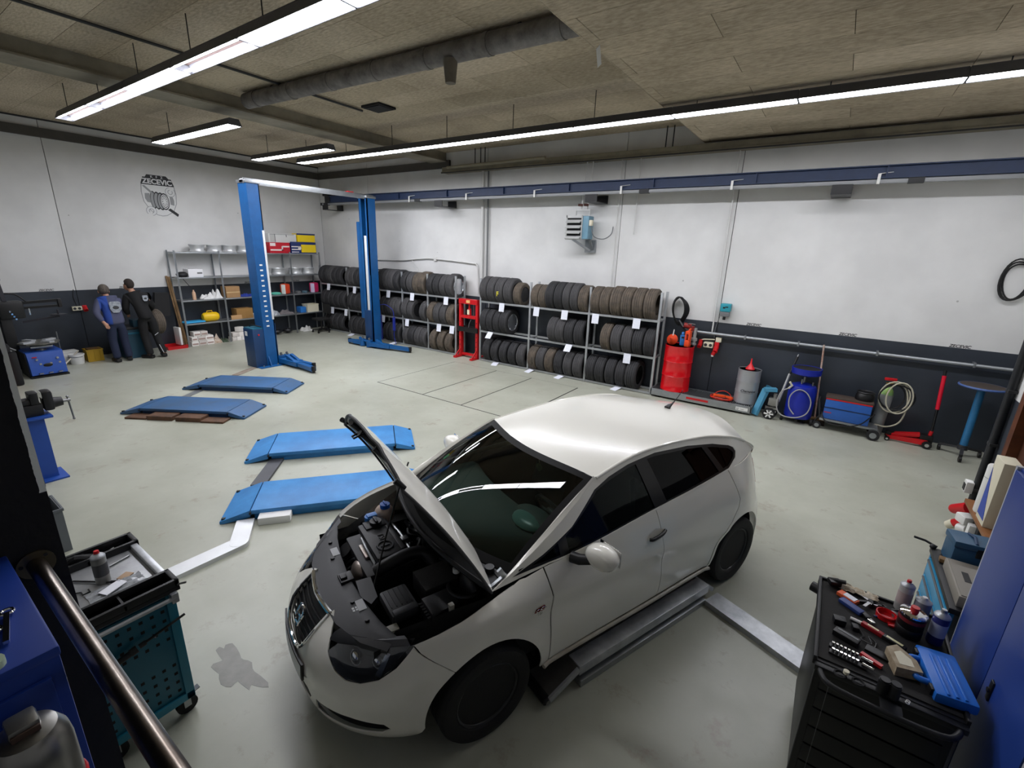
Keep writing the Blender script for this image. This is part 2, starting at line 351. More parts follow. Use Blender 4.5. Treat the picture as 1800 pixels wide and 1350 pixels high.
# ------------------------------------------------------------------ fluorescent lamps
mat('lamp_housing', '515257', .5, .3, var=.2); mat('lamp_reflector', 'e8e8e8', .4)
mat('lamp_tube', 'ffffff', .5, emit='f6f6ff', es=LAMP*1.2); mat('tube_tray', '2a1f1c', .8, spec=.1); mat('lamp_diffuser', 'ffffff', .5, emit='f6f7ff', es=LAMP)
ORDL = ['first', 'second', 'third', 'fourth', 'fifth', 'sixth', 'seventh', 'eighth', 'ninth']
def fixture(x0, x1, y, z, kind, label, group, chain=True, zc=ZC):
    t = thing('fluorescent_lamp', label, 'lamp', ((x0+x1)/2, y, z), 0, group); L = x1-x0-.012; h = L/2
    b = MB()
    for s in (-1, 1): b.add([(-h, s*.115, 0), (h, s*.115, 0), (h, s*.075, .095), (-h, s*.075, .095), (-h, s*.108, 0), (h, s*.108, 0), (h, s*.07, .088), (-h, s*.07, .088)], [(0, 1, 2, 3), (4, 7, 6, 5), (0, 4, 5, 1)])
    b.bb(-h, h, -.075, .075, .088, .105)
    b.build('housing', 'lamp_housing', t)
    for s in (-1, 1): part('end_cap', 'lamp_housing', t, lambda q: q.prism([(-.115, 0), (.115, 0), (.075, .1), (-.075, .1)], s*h-.004, s*h+.004, Matrix(((0, 0, 1, 0), (1, 0, 0, 0), (0, 1, 0, 0), (0, 0, 0, 1)))))
    part('reflector', 'tube_tray' if kind == 'tubes' else 'lamp_reflector', t, lambda q: q.bb(-h+.01, h-.01, -.07, .07, .072, .086))
    if kind == 'tubes':
        for s in (-1, 1): part('tube', 'lamp_tube', t, lambda q: q.cyl((-h+.03, s*.072, .022), (h-.03, s*.072, .022), .015, n=12))
    else: part('diffuser', 'lamp_diffuser', t, lambda q: q.bb(-h+.01, h-.01, -.102, .102, .006, .012))
    if chain:
        part('hanger', 'black', t, lambda q: q.cyl((-h*.6, 0, .1), (-h*.6, 0, zc-z), .006, n=6))
    return t
for i, k in enumerate(['tubes', 'tubes', 'diffuser', 'tubes', 'diffuser', 'diffuser']):
    x0 = -10.8+1.46*i
    fixture(x0, x0+1.46, 2.7, 4.52, k, f"{'twin bare tube' if k == 'tubes' else 'white diffuser'} lamp, {ORDL[i]} from the emblem wall, in row over light blue platforms", 'long lamp row above the open-bonnet car', zc=(ZC if x0 < XS-.3 else ZC2))
for i in range(9):
    x0 = -10.99+1.46*i
    fixture(x0, x0+1.46, 6.92, 4.52, 'diffuser', f'glowing white lamp, {ORDL[i]} from the emblem wall, in row along the tyre racks', 'lamp row parallel to the tyre racks', zc=(ZC if x0 < XS-.3 else ZC2))
fixture(-11.6, -8.5, 4.26, 4.52, 'diffuser', 'short single lamp between the two long rows, away from the corner', 'short lamps by the two-post lift')['label'] = 'short hanging lamp between the two lamp rows, nearer the wall emblem'
fixture(-11.65, -8.75, 6.2, 4.52, 'diffuser', 'short hanging lamp beside the end of the tyre rack lamp row', 'short lamps by the two-post lift')
# ------------------------------------------------------------------ the white hatchback
mat('car_white', 'f6f4ea', .22, coat=.6, spec=.5); mat('car_black', '0b0b0c', .28); mat('seal_black', '050505', .6, spec=.2)
glass_mat('glass_front', (.60, .72, .66)); glass_mat('glass_side', (.34, .40, .38), 1.28); glass_mat('glass_dark', (.06, .065, .065), 1.3); glass_mat('lens', (.8, .82, .85))
car = thing('hatchback_car', 'white five-door hatchback with its bonnet propped open', 'car', (-1.975, 1.921, 0), math.atan2(.934, .356))
def P(a, b, z): return (a, -b, z)            # a: rearwards from front axle, b: towards the visible side, z up
def interp_s(xs, ys, q):                     # smooth (monotone-ish) interpolation
    xs = np.asarray(xs, float); ys = np.asarray(ys, float)
    d = np.gradient(ys, xs); i = np.clip(np.searchsorted(xs, q)-1, 0, len(xs)-2)
    h = xs[i+1]-xs[i]; t = np.clip((q-xs[i])/h, 0, 1)
    return (2*t**3-3*t**2+1)*ys[i]+(t**3-2*t**2+t)*h*d[i]+(-2*t**3+3*t**2)*ys[i+1]+(t**3-t**2)*h*d[i+1]
OUT = [(-.872, 0), (-.868, .12), (-.85, .26), (-.80, .42), (-.70, .575), (-.56, .70), (-.40, .785), (-.2, .835), (0, .85), (.5, .856), (1.2, .86), (2.0, .86), (2.5, .856), (2.7, .838), (2.88, .795), (3.04, .71), (3.17, .57), (3.26, .38), (3.30, .19), (3.31, 0)]
_d = [np.array((p.x, p.y)) for p in crv([Vector((a, b, 0)) for a, b in OUT], 24)]
OA = np.array(_d); SS = np.concatenate([[0], np.cumsum(np.linalg.norm(np.diff(OA, axis=0), axis=1))])
TG = np.gradient(OA, SS, axis=0); TG /= np.linalg.norm(TG, axis=1)[:, None]; NN = np.stack([-TG[:, 1], TG[:, 0]], 1)
def s_a(a): return float(np.interp(a, OA[:, 0], SS))
def s_b(b): k = np.argmax(OA[:, 1] > .7); return float(np.interp(b, OA[:k, 1], SS[:k]))
ST = [(0., [(.17, .05), (.24, .01), (.36, 0), (.46, 0), (.55, .025), (.63, .07), (.70, .14), (.76, .22)]),
      (s_b(.35), [(.17, .05), (.24, .01), (.36, 0), (.46, 0), (.55, .025), (.62, .065), (.68, .125), (.75, .22)]),
      (s_a(-.62), [(.17, .05), (.24, .01), (.36, 0), (.48, 0), (.56, .02), (.64, .06), (.70, .12), (.77, .21)]),
      (s_a(-.38), [(.17, .05), (.25, .01), (.36, 0), (.5, 0), (.60, 0), (.70, .02), (.78, .06), (.84, .15)]),
      (s_a(0), [(.17, .06), (.26, .02), (.36, 0), (.5, 0), (.66, 0), (.80, .008), (.87, .05), (.915, .13)]),
      (s_a(.4), [(.17, .07), (.28, .03), (.38, .01), (.5, 0), (.66, 0), (.80, .006), (.90, .04), (.97, .082)]),
      (s_a(1.4), [(.17, .08), (.29, .03), (.38, .012), (.5, .002), (.62, 0), (.74, 0), (.90, .035), (1.02, .08)]),
      (s_a(2.1), [(.17, .08), (.29, .03), (.38, .01), (.5, 0), (.58, 0), (.66, 0), (.9, .03), (1.07, .09)]),
      (s_a(2.5), [(.17, .06), (.26, .02), (.38, 0), (.5, 0), (.6, 0), (.7, 0), (.9, .03), (1.10, .10)]),
      (s_a(3.0), [(.2, .05), (.26, .01), (.4, 0), (.5, 0), (.6, .02), (.7, .05), (.9, .10), (1.12, .17)]),
      (float(SS[-1]), [(.2, .05), (.26, .01), (.4, 0), (.5, 0), (.6, .03), (.7, .07), (.9, .13), (1.12, .22)])]
SX = [s for s, _ in ST]; KZ = np.array([[k[0] for k in kk] for _, kk in ST]); KD = np.array([[k[1] for k in kk] for _, kk in ST])
CRS = ([-.4, -.1, .42, 1.45, 2.17, 2.5], [.80, .83, .812, .742, .62, .56])
def body(s, z, side=1, off=0.):
    zk = [float(interp_s(SX, KZ[:, k], s)) for k in range(8)]; dk = [float(interp_s(SX, KD[:, k], s)) for k in range(8)]
    ins = float(interp_s(zk, dk, z)) if zk[0] <= z <= zk[-1] else (dk[0] if z < zk[0] else dk[-1]+(z-zk[-1])*1.8)
    a0 = float(np.interp(s, SS, OA[:, 0])); b0 = float(np.interp(s, SS, OA[:, 1])); nx = float(np.interp(s, SS, NN[:, 0])); ny = float(np.interp(s, SS, NN[:, 1]))
    l = math.hypot(nx, ny); nx /= l; ny /= l
    if -.45 < a0 < 2.6:
        zc = float(np.interp(a0, *CRS)); f = min(1, max(0, (a0+.45)/.3), max(0, (2.6-a0)/.4))
        ins -= .011*f*math.exp(-abs(z-zc)/.045)
        ins += .010*f*math.exp(-((z-zc+.13)/.07)**2)
    for ac in (0., 2.5):
        r = math.hypot(a0-ac, z-.30)
        if r < .55: ins -= .012*math.exp(-((r-.385)/.028)**2)
    ins -= off
    return P(a0-nx*ins, (b0-ny*ins)*side, z)
from mathutils.geometry import delaunay_2d_cdt
def inside(p, poly):
    x, y = p; c = False; j = len(poly)-1
    for i in range(len(poly)):
        (xi, yi), (xj, yj) = poly[i], poly[j]
        if (yi > y) != (yj > y) and x < (xj-xi)*(y-yi)/(yj-yi)+xi: c = not c
        j = i
    return c
def panel(poly, f, du, dv, holes=()):
    pts, eds = [], []
    for lp in (poly, *holes):
        q = []
        for i in range(len(lp)):
            a, c = lp[i], lp[(i+1) % len(lp)]; k = max(1, math.ceil(math.hypot(c[0]-a[0], c[1]-a[1])/du))
            q += [(a[0]+(c[0]-a[0])*t/k, a[1]+(c[1]-a[1])*t/k) for t in range(k)]
        o = len(pts); pts += q; eds += [(o+i, o+(i+1) % len(q)) for i in range(len(q))]
    B = np.array(pts); u0, v0 = B.min(0); u1, v1 = B.max(0); md = .45*min(du, dv)
    nu, nv = max(1, round((u1-u0)/du)), max(1, round((v1-v0)/dv))
    for i in range(1, nu):
        for j in range(1, nv):
            p = (u0+(u1-u0)*i/nu, v0+(v1-v0)*j/nv)
            if inside(p, poly) and not any(inside(p, h) for h in holes) and np.min(np.hypot(B[:, 0]-p[0], B[:, 1]-p[1])) > md: pts.append(p)
    vo, _, fo, *_r = delaunay_2d_cdt([Vector(p) for p in pts], eds, [], 0, 1e-6)
    b = MB(); b.v = [tuple(f(float(p.x), float(p.y))) for p in vo]
    for t in fo:
        c = (sum(vo[k].x for k in t)/3, sum(vo[k].y for k in t)/3)
        if inside(c, poly) and not any(inside(c, h) for h in holes): b.f.append(tuple(t))
    return b
def solid(o, t=.008, off=-1):
    m = o.modifiers.new('thickness', 'SOLIDIFY'); m.thickness = t; m.offset = off
    e = o.modifiers.new('crisp', 'EDGE_SPLIT'); e.split_angle = R(42); return o
def arc(ac, zc, r, t0, t1, n=18): return [(ac+r*math.cos(t0+(t1-t0)*i/n), zc+r*math.sin(t0+(t1-t0)*i/n)) for i in range(n+1)]
def sp(pts): return [(s_a(a), z) for a, z in pts]
AR = .372
def panel_obj(name, poly, m, off=0., sides=(1, -1), du=.045, dv=.035, th=.008, parent=None, holes=()):
    out = []
    for sd in sides:
        o = panel(poly, lambda s, z: body(s, z, sd, off), du, dv, holes).build(name, m, parent or car, ang=50)
        # outward normals: solidify towards the car's inside
        me = o.data; k = max(me.polygons, key=lambda p: p.area); c = k.center; ctr = Vector((max(-.3, min(2.9, c.x)), 0, c.z))
        if k.normal.dot(c-ctr) < 0: me.flip_normals()
        solid(o, th); out.append(o)
    return out
g = .0028
th0 = math.atan2(.612-.30, -.214)
fend = [(.444-g, .30), (.42-g, .6), (.425-g, .80), (.408-g, .90), (.398-g, .958), (.2, .925), (0, .883), (-.2, .838), (-.32, .805), (-.41, .772), (-.31, .69)]
fend += arc(0, .30, AR, th0, -.03)[:]
panel_obj('fender', sp(fend), 'car_white')
# bumper: front centre .. wheel arch, with openings for grille, intake and fog slot
t1 = PI+.05
bp = [(0, .175), (s_b(.3), .175), (s_b(.55), .18)] + sp([(-.55, .185), (-.42, .205), (-.37, .285)])
bp += sp(arc(0, .30, AR, t1, th0+.012, 10))
bp += sp([(-.315, .685), (-.415, .765)])
hl_low = [(-.50, .665), (-.58, .595), (-.66, .56), (-.72, .555), (-.765, .575)]
bp += sp(hl_low) + [(s_b(.40), .63), (s_b(.36), .675), (s_b(.30), .715), (s_b(.245), .735)]
bp += [(s_b(.235), .70), (s_b(.205), .60), (s_b(.15), .525), (s_b(.10), .51), (0, .508)]
fog = [(s_b(.36), .255), (s_b(.36), .335), (s_a(-.70), .345), (s_a(-.56), .33), (s_a(-.53), .30), (s_a(-.57), .265)]
lowin = [(s_b(.02), .26), (s_b(.02), .345), (s_b(.27), .345), (s_b(.31), .315), (s_b(.27), .26)]
panel_obj('front_bumper', bp, 'car_white', du=.035, dv=.03, holes=(fog, lowin))
# black backing behind the slots
panel_obj('intake_grille', [(0, .22), (0, .37), (s_a(-.52), .37), (s_a(-.50), .24)], 'black_plastic', off=-.035, th=.004)
for k, nm in ((0, 'front_door'), (1, 'rear_door')):
    if k == 0: pl = [(.444+g, .30), (1.469-g, .312), (1.452-g, .60), (1.43-g, .80), (1.405-g, 1.025), (.9, .995), (.402+g, .96), (.412+g, .90), (.429+g, .80), (.424+g, .60)]
    else:
        pl = [(1.469+g, .312), (2.10, .312)] + arc(2.5, .30, AR+.035, PI-.02, 2.05, 10) + [(2.40, .76), (2.42, .83), (2.37, .94), (2.30, 1.088), (2.0, 1.07), (1.405+g, 1.025), (1.43+g, .80), (1.452+g, .60)]
    panel_obj(nm, sp(pl), 'car_white')
quart = arc(2.5, .30, AR, PI-.02, .05, 22) + [(2.88, .30), (2.9, .24), (3.0, .23), (3.0, .99), (2.86, 1.106), (2.6, 1.104), (2.31, 1.09), (2.378, .94), (2.428, .83), (2.408, .76)] + arc(2.5, .30, AR+.028, 2.05, PI-.02, 10)
panel_obj('quarter_panel', sp(quart), 'car_white')
panel_obj('rear_bumper', [(s_a(3.0)+g, .23), (float(SS[-1]), .23), (float(SS[-1]), .66), (s_a(3.0)+g, .66)], 'car_white', du=.06)
panel_obj('tailgate', [(s_a(3.06), .67), (float(SS[-1]), .67), (float(SS[-1]), 1.0), (s_a(3.06), .985)], 'car_white', du=.06)
panel_obj('tail_light', [(s_a(2.96), .78), (s_a(3.06)-g, .72), (s_a(3.06)-g, 1.0), (s_a(2.96), 1.0)], mat('tail_red', '7d0a0c', .15, coat=.5), du=.06, off=.004)
# sills (light strip under the doors)
for sd in (1, -1):
    part('sill', mat('sill_white', 'cfcabd', .35, var=.2, col2='a79c8c'), car, lambda b: b.tube([body(s_a(a), .290, sd, .012) for a in np.linspace(.39, 2.11, 40)], .014, 8))
    part('rocker_panel', 'black_matt', car, lambda b: b.grid([[P(a, sd*bb, z) for a in np.linspace(.36, 2.14, 20)] for bb, z in ((.82, .285), (.76, .20), (.6, .18))]))
# ---- greenhouse
BELT = ([.0, .2, .44, 1.4, 2.1, 2.5, 2.85, 3.2], [.735, .748, .776, .782, .772, .746, .662, .58], [.89, .928, .966, 1.022, 1.072, 1.102, 1.108, 1.10])
def gside(a, z, side=1, off=0.):
    bb = float(interp_s(BELT[0], BELT[1], a)); zb = float(interp_s(BELT[0], BELT[2], a)); h = z-zb
    return P(a, (bb-.47*h-.22*max(h, 0)**2*.9+off)*side, z)
RZ = ([.93, 1.2, 1.5, 1.9, 2.3, 2.6, 2.75, 2.9], [1.325, 1.366, 1.39, 1.383, 1.34, 1.262, 1.195, 1.12])
wtop = [(.20, .945), (.42, 1.02), (.656, 1.115), (.9, 1.265), (1.05, 1.307), (1.25, 1.338), (1.54, 1.358), (1.9, 1.34), (2.2, 1.30), (2.40, 1.252), (2.46, 1.225), (2.48, 1.19)]
wbot = [(2.45, 1.15), (2.33, 1.098), (2.1, 1.078), (1.4, 1.03), (.44, .972)]
def gpanel(name, poly, m, off=0., th=.006, du=.05, dv=.04, sides=(1, -1), holes=()):
    for sd in sides:
        o = panel(poly, lambda a, z: gside(a, z, sd, off), du, dv, holes).build(name, m, car, ang=50)
        me = o.data; k = max(me.polygons, key=lambda p: p.area)
        if k.normal.y*(-sd) < 0: me.flip_normals()
        solid(o, th)
frame_out = [(.06, .905), (.2, .965), (.56, 1.145), (.93, 1.325)] + [(a, float(interp_s(RZ[0], RZ[1], a))) for a in np.linspace(.97, 2.70, 50)] + [(2.86, 1.108), (2.7, 1.106), (2.5, 1.10), (2.3, 1.086), (2.1, 1.07), (1.4, 1.02), (.9, .992), (.44, .964), (.2, .926)]
gpanel('side_frame', frame_out, 'car_white', holes=(wtop+wbot,))
p1 = [(.33, .974), (.43, 1.008), (.535, 1.052), (.535, .986)]
p2 = [(.60, .99), (.60, 1.075), (.69, 1.118), (.92, 1.253), (1.07, 1.287), (1.25, 1.315), (1.33, 1.322), (1.40, 1.035)]
p3 = [(1.53, 1.047), (1.45, 1.332), (1.54, 1.335), (1.9, 1.318), (2.06, 1.30), (2.19, 1.098)]
p4 = [(2.255, 1.106), (2.13, 1.287), (2.2, 1.276), (2.39, 1.23), (2.445, 1.19), (2.425, 1.16), (2.33, 1.115)]
gpanel('window_surround', wtop+wbot, 'car_black', off=-.005, th=.004, holes=(p1, p2, p3, p4))
def big(p, f=1.07):
    cx, cy = sum(q[0] for q in p)/len(p), sum(q[1] for q in p)/len(p); return [(cx+(q[0]-cx)*(1+.022/max(.02, abs(q[0]-cx))*.5 if abs(q[0]-cx) > .02 else 1), cy+(q[1]-cy)*(1+.02/max(.02, abs(q[1]-cy))*.5 if abs(q[1]-cy) > .02 else 1)) for q in p]
gpanel('quarter_glass', big(p1), 'glass_side', off=-.012, th=.002)
gpanel('door_glass', big(p2), 'glass_side', off=-.012, th=.002)
gpanel('rear_door_glass', big(p3), 'glass_dark', off=-.012, th=.002)
gpanel('rear_quarter_glass', big(p4), 'glass_dark', off=-.012, th=.002)
# roof
def zroof(a): return float(interp_s([.78, 1.0, 1.4, 1.9, 2.4, 2.8, 3.05], [1.352, 1.386, 1.412, 1.405, 1.362, 1.30, 1.245], a))
def redge(a):
    z = float(interp_s(RZ[0], RZ[1], max(a, .93))); x = gside(max(a, .93), z); return -x[1], z
def roofpt(a, v):
    be, ze = redge(a); zc = zroof(a); return P(a, be*v, zc-(zc-ze)*abs(v)**2.6)
vv = [math.sin(PI/2*t) for t in np.linspace(-1, 1, 29)]
part('roof', 'car_white', car, lambda b: b.grid([[roofpt((.80+.13*v*v)*(1-u)+(3.03-.33*v*v)*u, v) for v in vv] for u in np.linspace(0, 1, 40)]), ang=60)
for sd in (1, -1): part('roof_rail', 'car_white', car, lambda b: b.tube([tuple(Vector(roofpt(a, sd))+Vector((0, -.002*sd, -.004))) for a in np.linspace(.94, 2.70, 60)], .011, 8))
# windscreen, black border, pillars
def wbase(v): return Vector(P(.0+.235*v*v, .705*v, .958-.028*v*v))
def wtopc(v): a = .80+.13*v*v; p = Vector(roofpt(a, v*.985)); return p
def wsp(u, v, off=0.):
    p = wbase(v)*(1-u)+wtopc(v)*u; return tuple(p+Vector((-.5, 0, .85))*(.028*math.sin(PI*u)+off))
part('windshield', 'glass_front', car, lambda b: b.grid([[wsp(u, v) for v in np.linspace(-.94, .94, 25)] for u in np.linspace(.07, .94, 16)]), ang=60)
bd = MB()
for (u0, u1, v0, v1) in ((0, .07, -1, 1), (.94, 1, -1, 1), (.07, .94, -1, -.94), (.07, .94, .94, 1)):
    bd.grid([[wsp(u, v, .001) for v in np.linspace(v0, v1, 20 if v1-v0 > 1 else 3)] for u in np.linspace(u0, u1, 16 if u1-u0 > .5 else 3)])
bd.build('windshield_seal', 'seal_black', car, ang=60)
for sd in (1, -1):
    up_line = [(.06, .905), (.2, .965), (.38, 1.055), (.56, 1.145), (.745, 1.235), (.93, 1.325)]
    rows = [[gside(a, z, sd) for a, z in up_line]]
    ed = [Vector(wsp(u, sd, .002)) for u in np.linspace(0, 1, 6)]
    rows.append([tuple((Vector(p)*.45+q*.55)+Vector((-.006, 0, .014))) for p, q in zip(rows[0], ed)]); rows.append([tuple(q) for q in ed])
    part('a_pillar', 'car_white', car, lambda b: b.grid(rows), ang=60)
# rear window and spoiler
part('rear_glass', 'glass_dark', car, lambda b: b.grid([[tuple(Vector(roofpt(3.03-.33*v*v, v))*(1-u)+Vector(P(3.22-.20*v*v, .58*v, 1.0-.01*v*v))*u) for v in np.linspace(-1, 1, 15)] for u in np.linspace(0, 1, 8)]), ang=60)
for sd in (1, -1):
    zt_ = float(interp_s(RZ[0], RZ[1], 2.70)); r0 = [gside(2.70+.16*u, zt_+(1.106-zt_)*u, sd) for u in np.linspace(0, 1, 8)]
    r1 = [tuple(Vector(roofpt(2.70, sd))*(1-u)+Vector(P(3.02, sd*.58, .99))*u) for u in np.linspace(0, 1, 8)]
    part('c_pillar', 'car_white', car, lambda b: b.grid([r0, [tuple(Vector(p)*.5+Vector(q)*.5+Vector((.02, -.032*sd, .012))*math.sin(PI*k/7)) for k, (p, q) in enumerate(zip(r0, r1))], r1]), ang=70)
# ---- bonnet, raised about its hinge
HA, HZ, HPH = .12, .925, R(70)
def hclosed(u, v):
    a0 = -.02+.13*v*v; a1 = -.83+.20*abs(v)**2.4
    a = a0*(1-u)+a1*u; be = .752*(1-u)+.53*u+.045*math.sin(PI*u)
    zc = float(interp_s([-.81, -.6, -.4, -.1, .12], [.725, .805, .865, .925, .955], a))
    rid = .010*math.exp(-((abs(v)-(.62-.12*u))/.10)**2)
    return Vector((a, be*v, zc+.012-.06*abs(v)**4-.03*v*v+rid))
def hup(p):
    da, dz = p[0]-HA, p[2]-HZ; c, s = math.cos(HPH), math.sin(HPH)
    return P(HA+da*c+dz*s, p[1], HZ-da*s+dz*c)
UU, VV = np.linspace(0, 1, 24), np.linspace(-1, 1, 33)
hood = part('hood', 'car_white', car, lambda b: b.grid([[hup(hclosed(u, v)) for v in VV] for u in UU]), ang=60)
hb = MB(); hb.grid([[hup(hclosed(.03+.93*u, v*.90)-Vector((0, 0, .008+.012*math.sin(PI*min(1, 3*(1-abs(v))/2))))) for v in VV] for u in UU])
hb.build('hood_liner', mat('hood_liner', '2a2a2b', .8, var=.3, bump=.3, bscale=40), hood, ang=60)
rim = [hclosed(u, 1) for u in UU]+[hclosed(1, v) for v in VV[::-1]][1:]+[hclosed(u, -1) for u in UU[::-1]][1:]
part('hood_seal', mat('hood_edge', '3a3a3b', .6), hood, lambda b: b.tube([hup(p-Vector((0, 0, .010))) for p in rim], .008, 8))
for v in (-.55, 0, .55): part('hood_brace', mat('hood_brace', '4a4a4a', .6), hood, lambda b: b.tube([hup(hclosed(u, v*(1-.3*u))-Vector((0, 0, .04))) for u in np.linspace(.08, .94, 10)], .018, 6))
for v in (-.97, .97): part('hood_stop', 'black', hood, lambda b: b.cyl(hup(hclosed(.985, v)-Vector((0, 0, .0))), hup(hclosed(1.0, v)+Vector((-.045, -.02*v/abs(v), -.02))), .011, .018, n=8))
part('hood_latch', 'black', hood, lambda b: b.tube([hup(hclosed(.93, -.03)-Vector((0, 0, .03))), hup(hclosed(.93, -.03)-Vector((0, 0, .09))), hup(hclosed(.93, .03)-Vector((0, 0, .09))), hup(hclosed(.93, .03)-Vector((0, 0, .03)))], .006, 6))
for sd in (1, -1): part('hood_hinge', 'galv', car, lambda b: b.bar(P(.10, .69*sd, .885), P(.19, .70*sd, .935), .02, .035).bar(P(.19, .70*sd, .92), P(.14, .70*sd, 1.0), .015, .03).cyl(P(.16, .70*sd-.02, .915), P(.16, .70*sd+.02, .915), .016, n=10))
part('hood_prop', 'black', car, lambda b: b.tube([P(-.42, .16, .72), P(-.25, -.04, .95), P(-.10, -.18, 1.18), P(.0, -.26, 1.30)], .006, 8))
# ---- wheels
def lathe_b(prof, n, a, b0, sd, bld, z=.30):     # revolve about the lateral axis; profile (r, outward)
    M = Matrix.Translation(P(a, b0*sd, z)) @ Matrix.Rotation(R(90 if sd > 0 else -90), 4, 'X'); return bld.lathe(prof, n, M)
tyre_prof = [(.196, -.165), (.205, -.178), (.25, -.185), (.285, -.176), (.298, -.16), (.3, -.14), (.3, -.105), (.293, -.104), (.293, -.096), (.3, -.095), (.3, -.06), (.293, -.059), (.293, -.051), (.3, -.05), (.3, -.02), (.296, -.004), (.285, .012), (.25, .018), (.212, .008), (.203, -.004), (.196, -.01)]
mat('tyre_car', '19191a', .75, bump=.2, bscale=90); mat('steel_wheel', '3c3c3e', .38, .2, var=.3)
for a in (0., 2.5):
    for sd in (1, -1):
        wh = lathe_b(tyre_prof, 64, a, .835, sd, MB()).build('wheel', 'tyre_car', car, ang=30)
        rm = lathe_b([(.2, -.16), (.19, -.12), (.188, -.04), (.2, -.008), (.205, -.002), (.2, .002), (.192, -.004), (.183, -.03), (.17, -.045), (.13, -.028), (.115, -.02), (.10, -.035), (.055, -.035), (.05, -.028), (.0, -.028)], 48, a, .835, sd, MB()).build('rim', 'steel_wheel', wh, ang=30)
        hv = MB()
        for k in range(14):
            t = 2*PI*k/14; M = Matrix.Translation(P(a+.152*math.cos(t), (.835-.036)*sd, .30+.152*math.sin(t))) @ Matrix.Rotation(R(90 if sd > 0 else -90), 4, 'X')
            hv.lathe([(.013, -.02), (.013, .0035)], 10, M)
        hv.build('vent_hole', 'black_matt', wh)
        bt = MB()
        for k in range(5):
            t = 2*PI*k/5+.3; M = Matrix.Translation(P(a+.055*math.cos(t)*1.35, (.835-.036)*sd, .30+.055*math.sin(t)*1.35)) @ Matrix.Rotation(R(90 if sd > 0 else -90), 4, 'X')
            bt.lathe([(.011, 0), (.011, .016), (.006, .018)], 6, M)
        bt.build('wheel_bolt', 'steel', wh)
        # wheel well liner
        li = MB(); li.grid([[P(a+(AR+.03)*math.cos(t), b*sd, .30+(AR+.03)*math.sin(t)) for t in np.linspace(-.1, PI+.1, 20)] for b in (.745, .50)])
        li.add([P(a+(AR+.03)*math.cos(t), .50*sd, .30+(AR+.03)*math.sin(t)) for t in np.linspace(-.1, PI+.1, 20)], [tuple(range(20))])
        li.build('wheel_liner', 'black_matt', car)
# ---- lights, grille, plate, mirrors, handles, badges
hlp = [(-.405, .775), (-.50, .672), (-.58, .602), (-.66, .567), (-.72, .562), (-.765, .582)]
hpoly = sp(hlp) + [(s_b(.40), .632), (s_b(.44), .668), (s_a(-.66), .695), (s_a(-.56), .722), (s_a(-.48), .752)]
panel_obj('headlight', hpoly, 'lens', off=-.001, th=.003, du=.03, dv=.025)
panel_obj('headlight_bowl', hpoly, mat('lamp_bowl', '17181a', .3, .3), off=-.045, th=.004, du=.03, dv=.025)
for sd in (1, -1):
    for (a, b, z, r) in ((-.655, .50, .625, .055), (-.57, .60, .64, .05)):
        part('lamp_reflector', mat('lamp_chrome', 'b8bcc2', .12, 1.), car, lambda q: q.sph(P(a+.035, (b-.015)*sd, z), (.035, r, r*.8), 14, 8))
    ind = panel([(s_a(-.56), .70), (s_a(-.535), .705), (s_a(-.575), .60), (s_a(-.60), .605)], lambda s, z: body(s, z, sd, -.012), .03, .03).build('indicator_strip', 'lamp_chrome', car); solid(ind, .003)
for sd in (1, -1):
    tl = [body(s_b(.36), .66, sd, -.004)] + [body(s, z, sd, -.004) for s, z in [(s_b(.44), .668), (s_a(-.66), .695), (s_a(-.56), .722), (s_a(-.48), .752), (s_a(-.43), .765)]]
    il = [P(-.66, .34*sd, .715), P(-.63, .42*sd, .72), P(-.57, .49*sd, .73), P(-.50, .54*sd, .738), P(-.45, .58*sd, .745), P(-.40, .62*sd, .76)]
    part('headlight_cover', mat('slam0', '34353a', .5, var=.2), car, lambda b: b.grid([tl, [tuple(Vector(p)*.5+Vector(q)*.5+Vector((0, 0, .012))) for p, q in zip(tl, il)], il]))
# grille: black insert with honeycomb bars, chrome frame, S emblem
gp_half = [(s_b(.235), .715), (s_b(.205), .60), (s_b(.15), .525), (s_b(.10), .508), (0, .505), (0, .725)]
panel_obj('grille', gp_half, mat('grille_black', '0c0c0d', .5), off=-.03, th=.004, du=.03, dv=.03)
for k in range(7): 
    z = .53+.028*k; bmx = .13+.10*min(1, (z-.51)/.12)
    part('grille_bar', 'black', car, lambda b: b.tube([body(s_b(abs(q)), z, 1 if q >= 0 else -1, -.02) for q in np.linspace(-bmx, bmx, 13)], .005, 5))
fr = [(.235, .715), (.222, .66), (.205, .60), (.18, .555), (.15, .525), (.10, .508), (.0, .503)]
loop = [body(s_b(b), z, 1, .004) for b, z in fr]+[body(s_b(b), z, -1, .004) for b, z in fr[::-1][1:]]
part('grille_frame', 'chrome', car, lambda b: b.tube(loop, .0095, 8))
top = [body(s_b(abs(b)), .722, 1 if b >= 0 else -1, .004) for b in np.linspace(-.24, .24, 13)]
part('grille_frame', 'chrome', car, lambda b: b.tube(top, .014, 8))
def gpt(x, z, off=.0): return body(s_b(abs(x)), z, 1 if x >= 0 else -1, off)
sem = MB()
for q in range(3): sem.tube([gpt(-.045+.012*q, .645-.030*q, .006), gpt(.012+.012*q, .655-.030*q, .006), gpt(.047, .640-.03*q, .006)], .009, 6)
sem.tube([gpt(-.047, .652, .006), gpt(-.035, .60, .006)], .008, 6); sem.tube([gpt(.047, .640, .006), gpt(.036, .578, .006)], .008, 6)
sem.build('emblem', 'chrome', car)
pl = MB(); pl.grid([[Vector(body(s_b(abs(x)), z, 1 if x >= 0 else -1, .012)) for x in np.linspace(-.25, .25, 13)] for z in (.385, .49)])
lp = solid(pl.build('license_plate', mat('plate_black', '1b1b1c', .5), car), .012, 0)
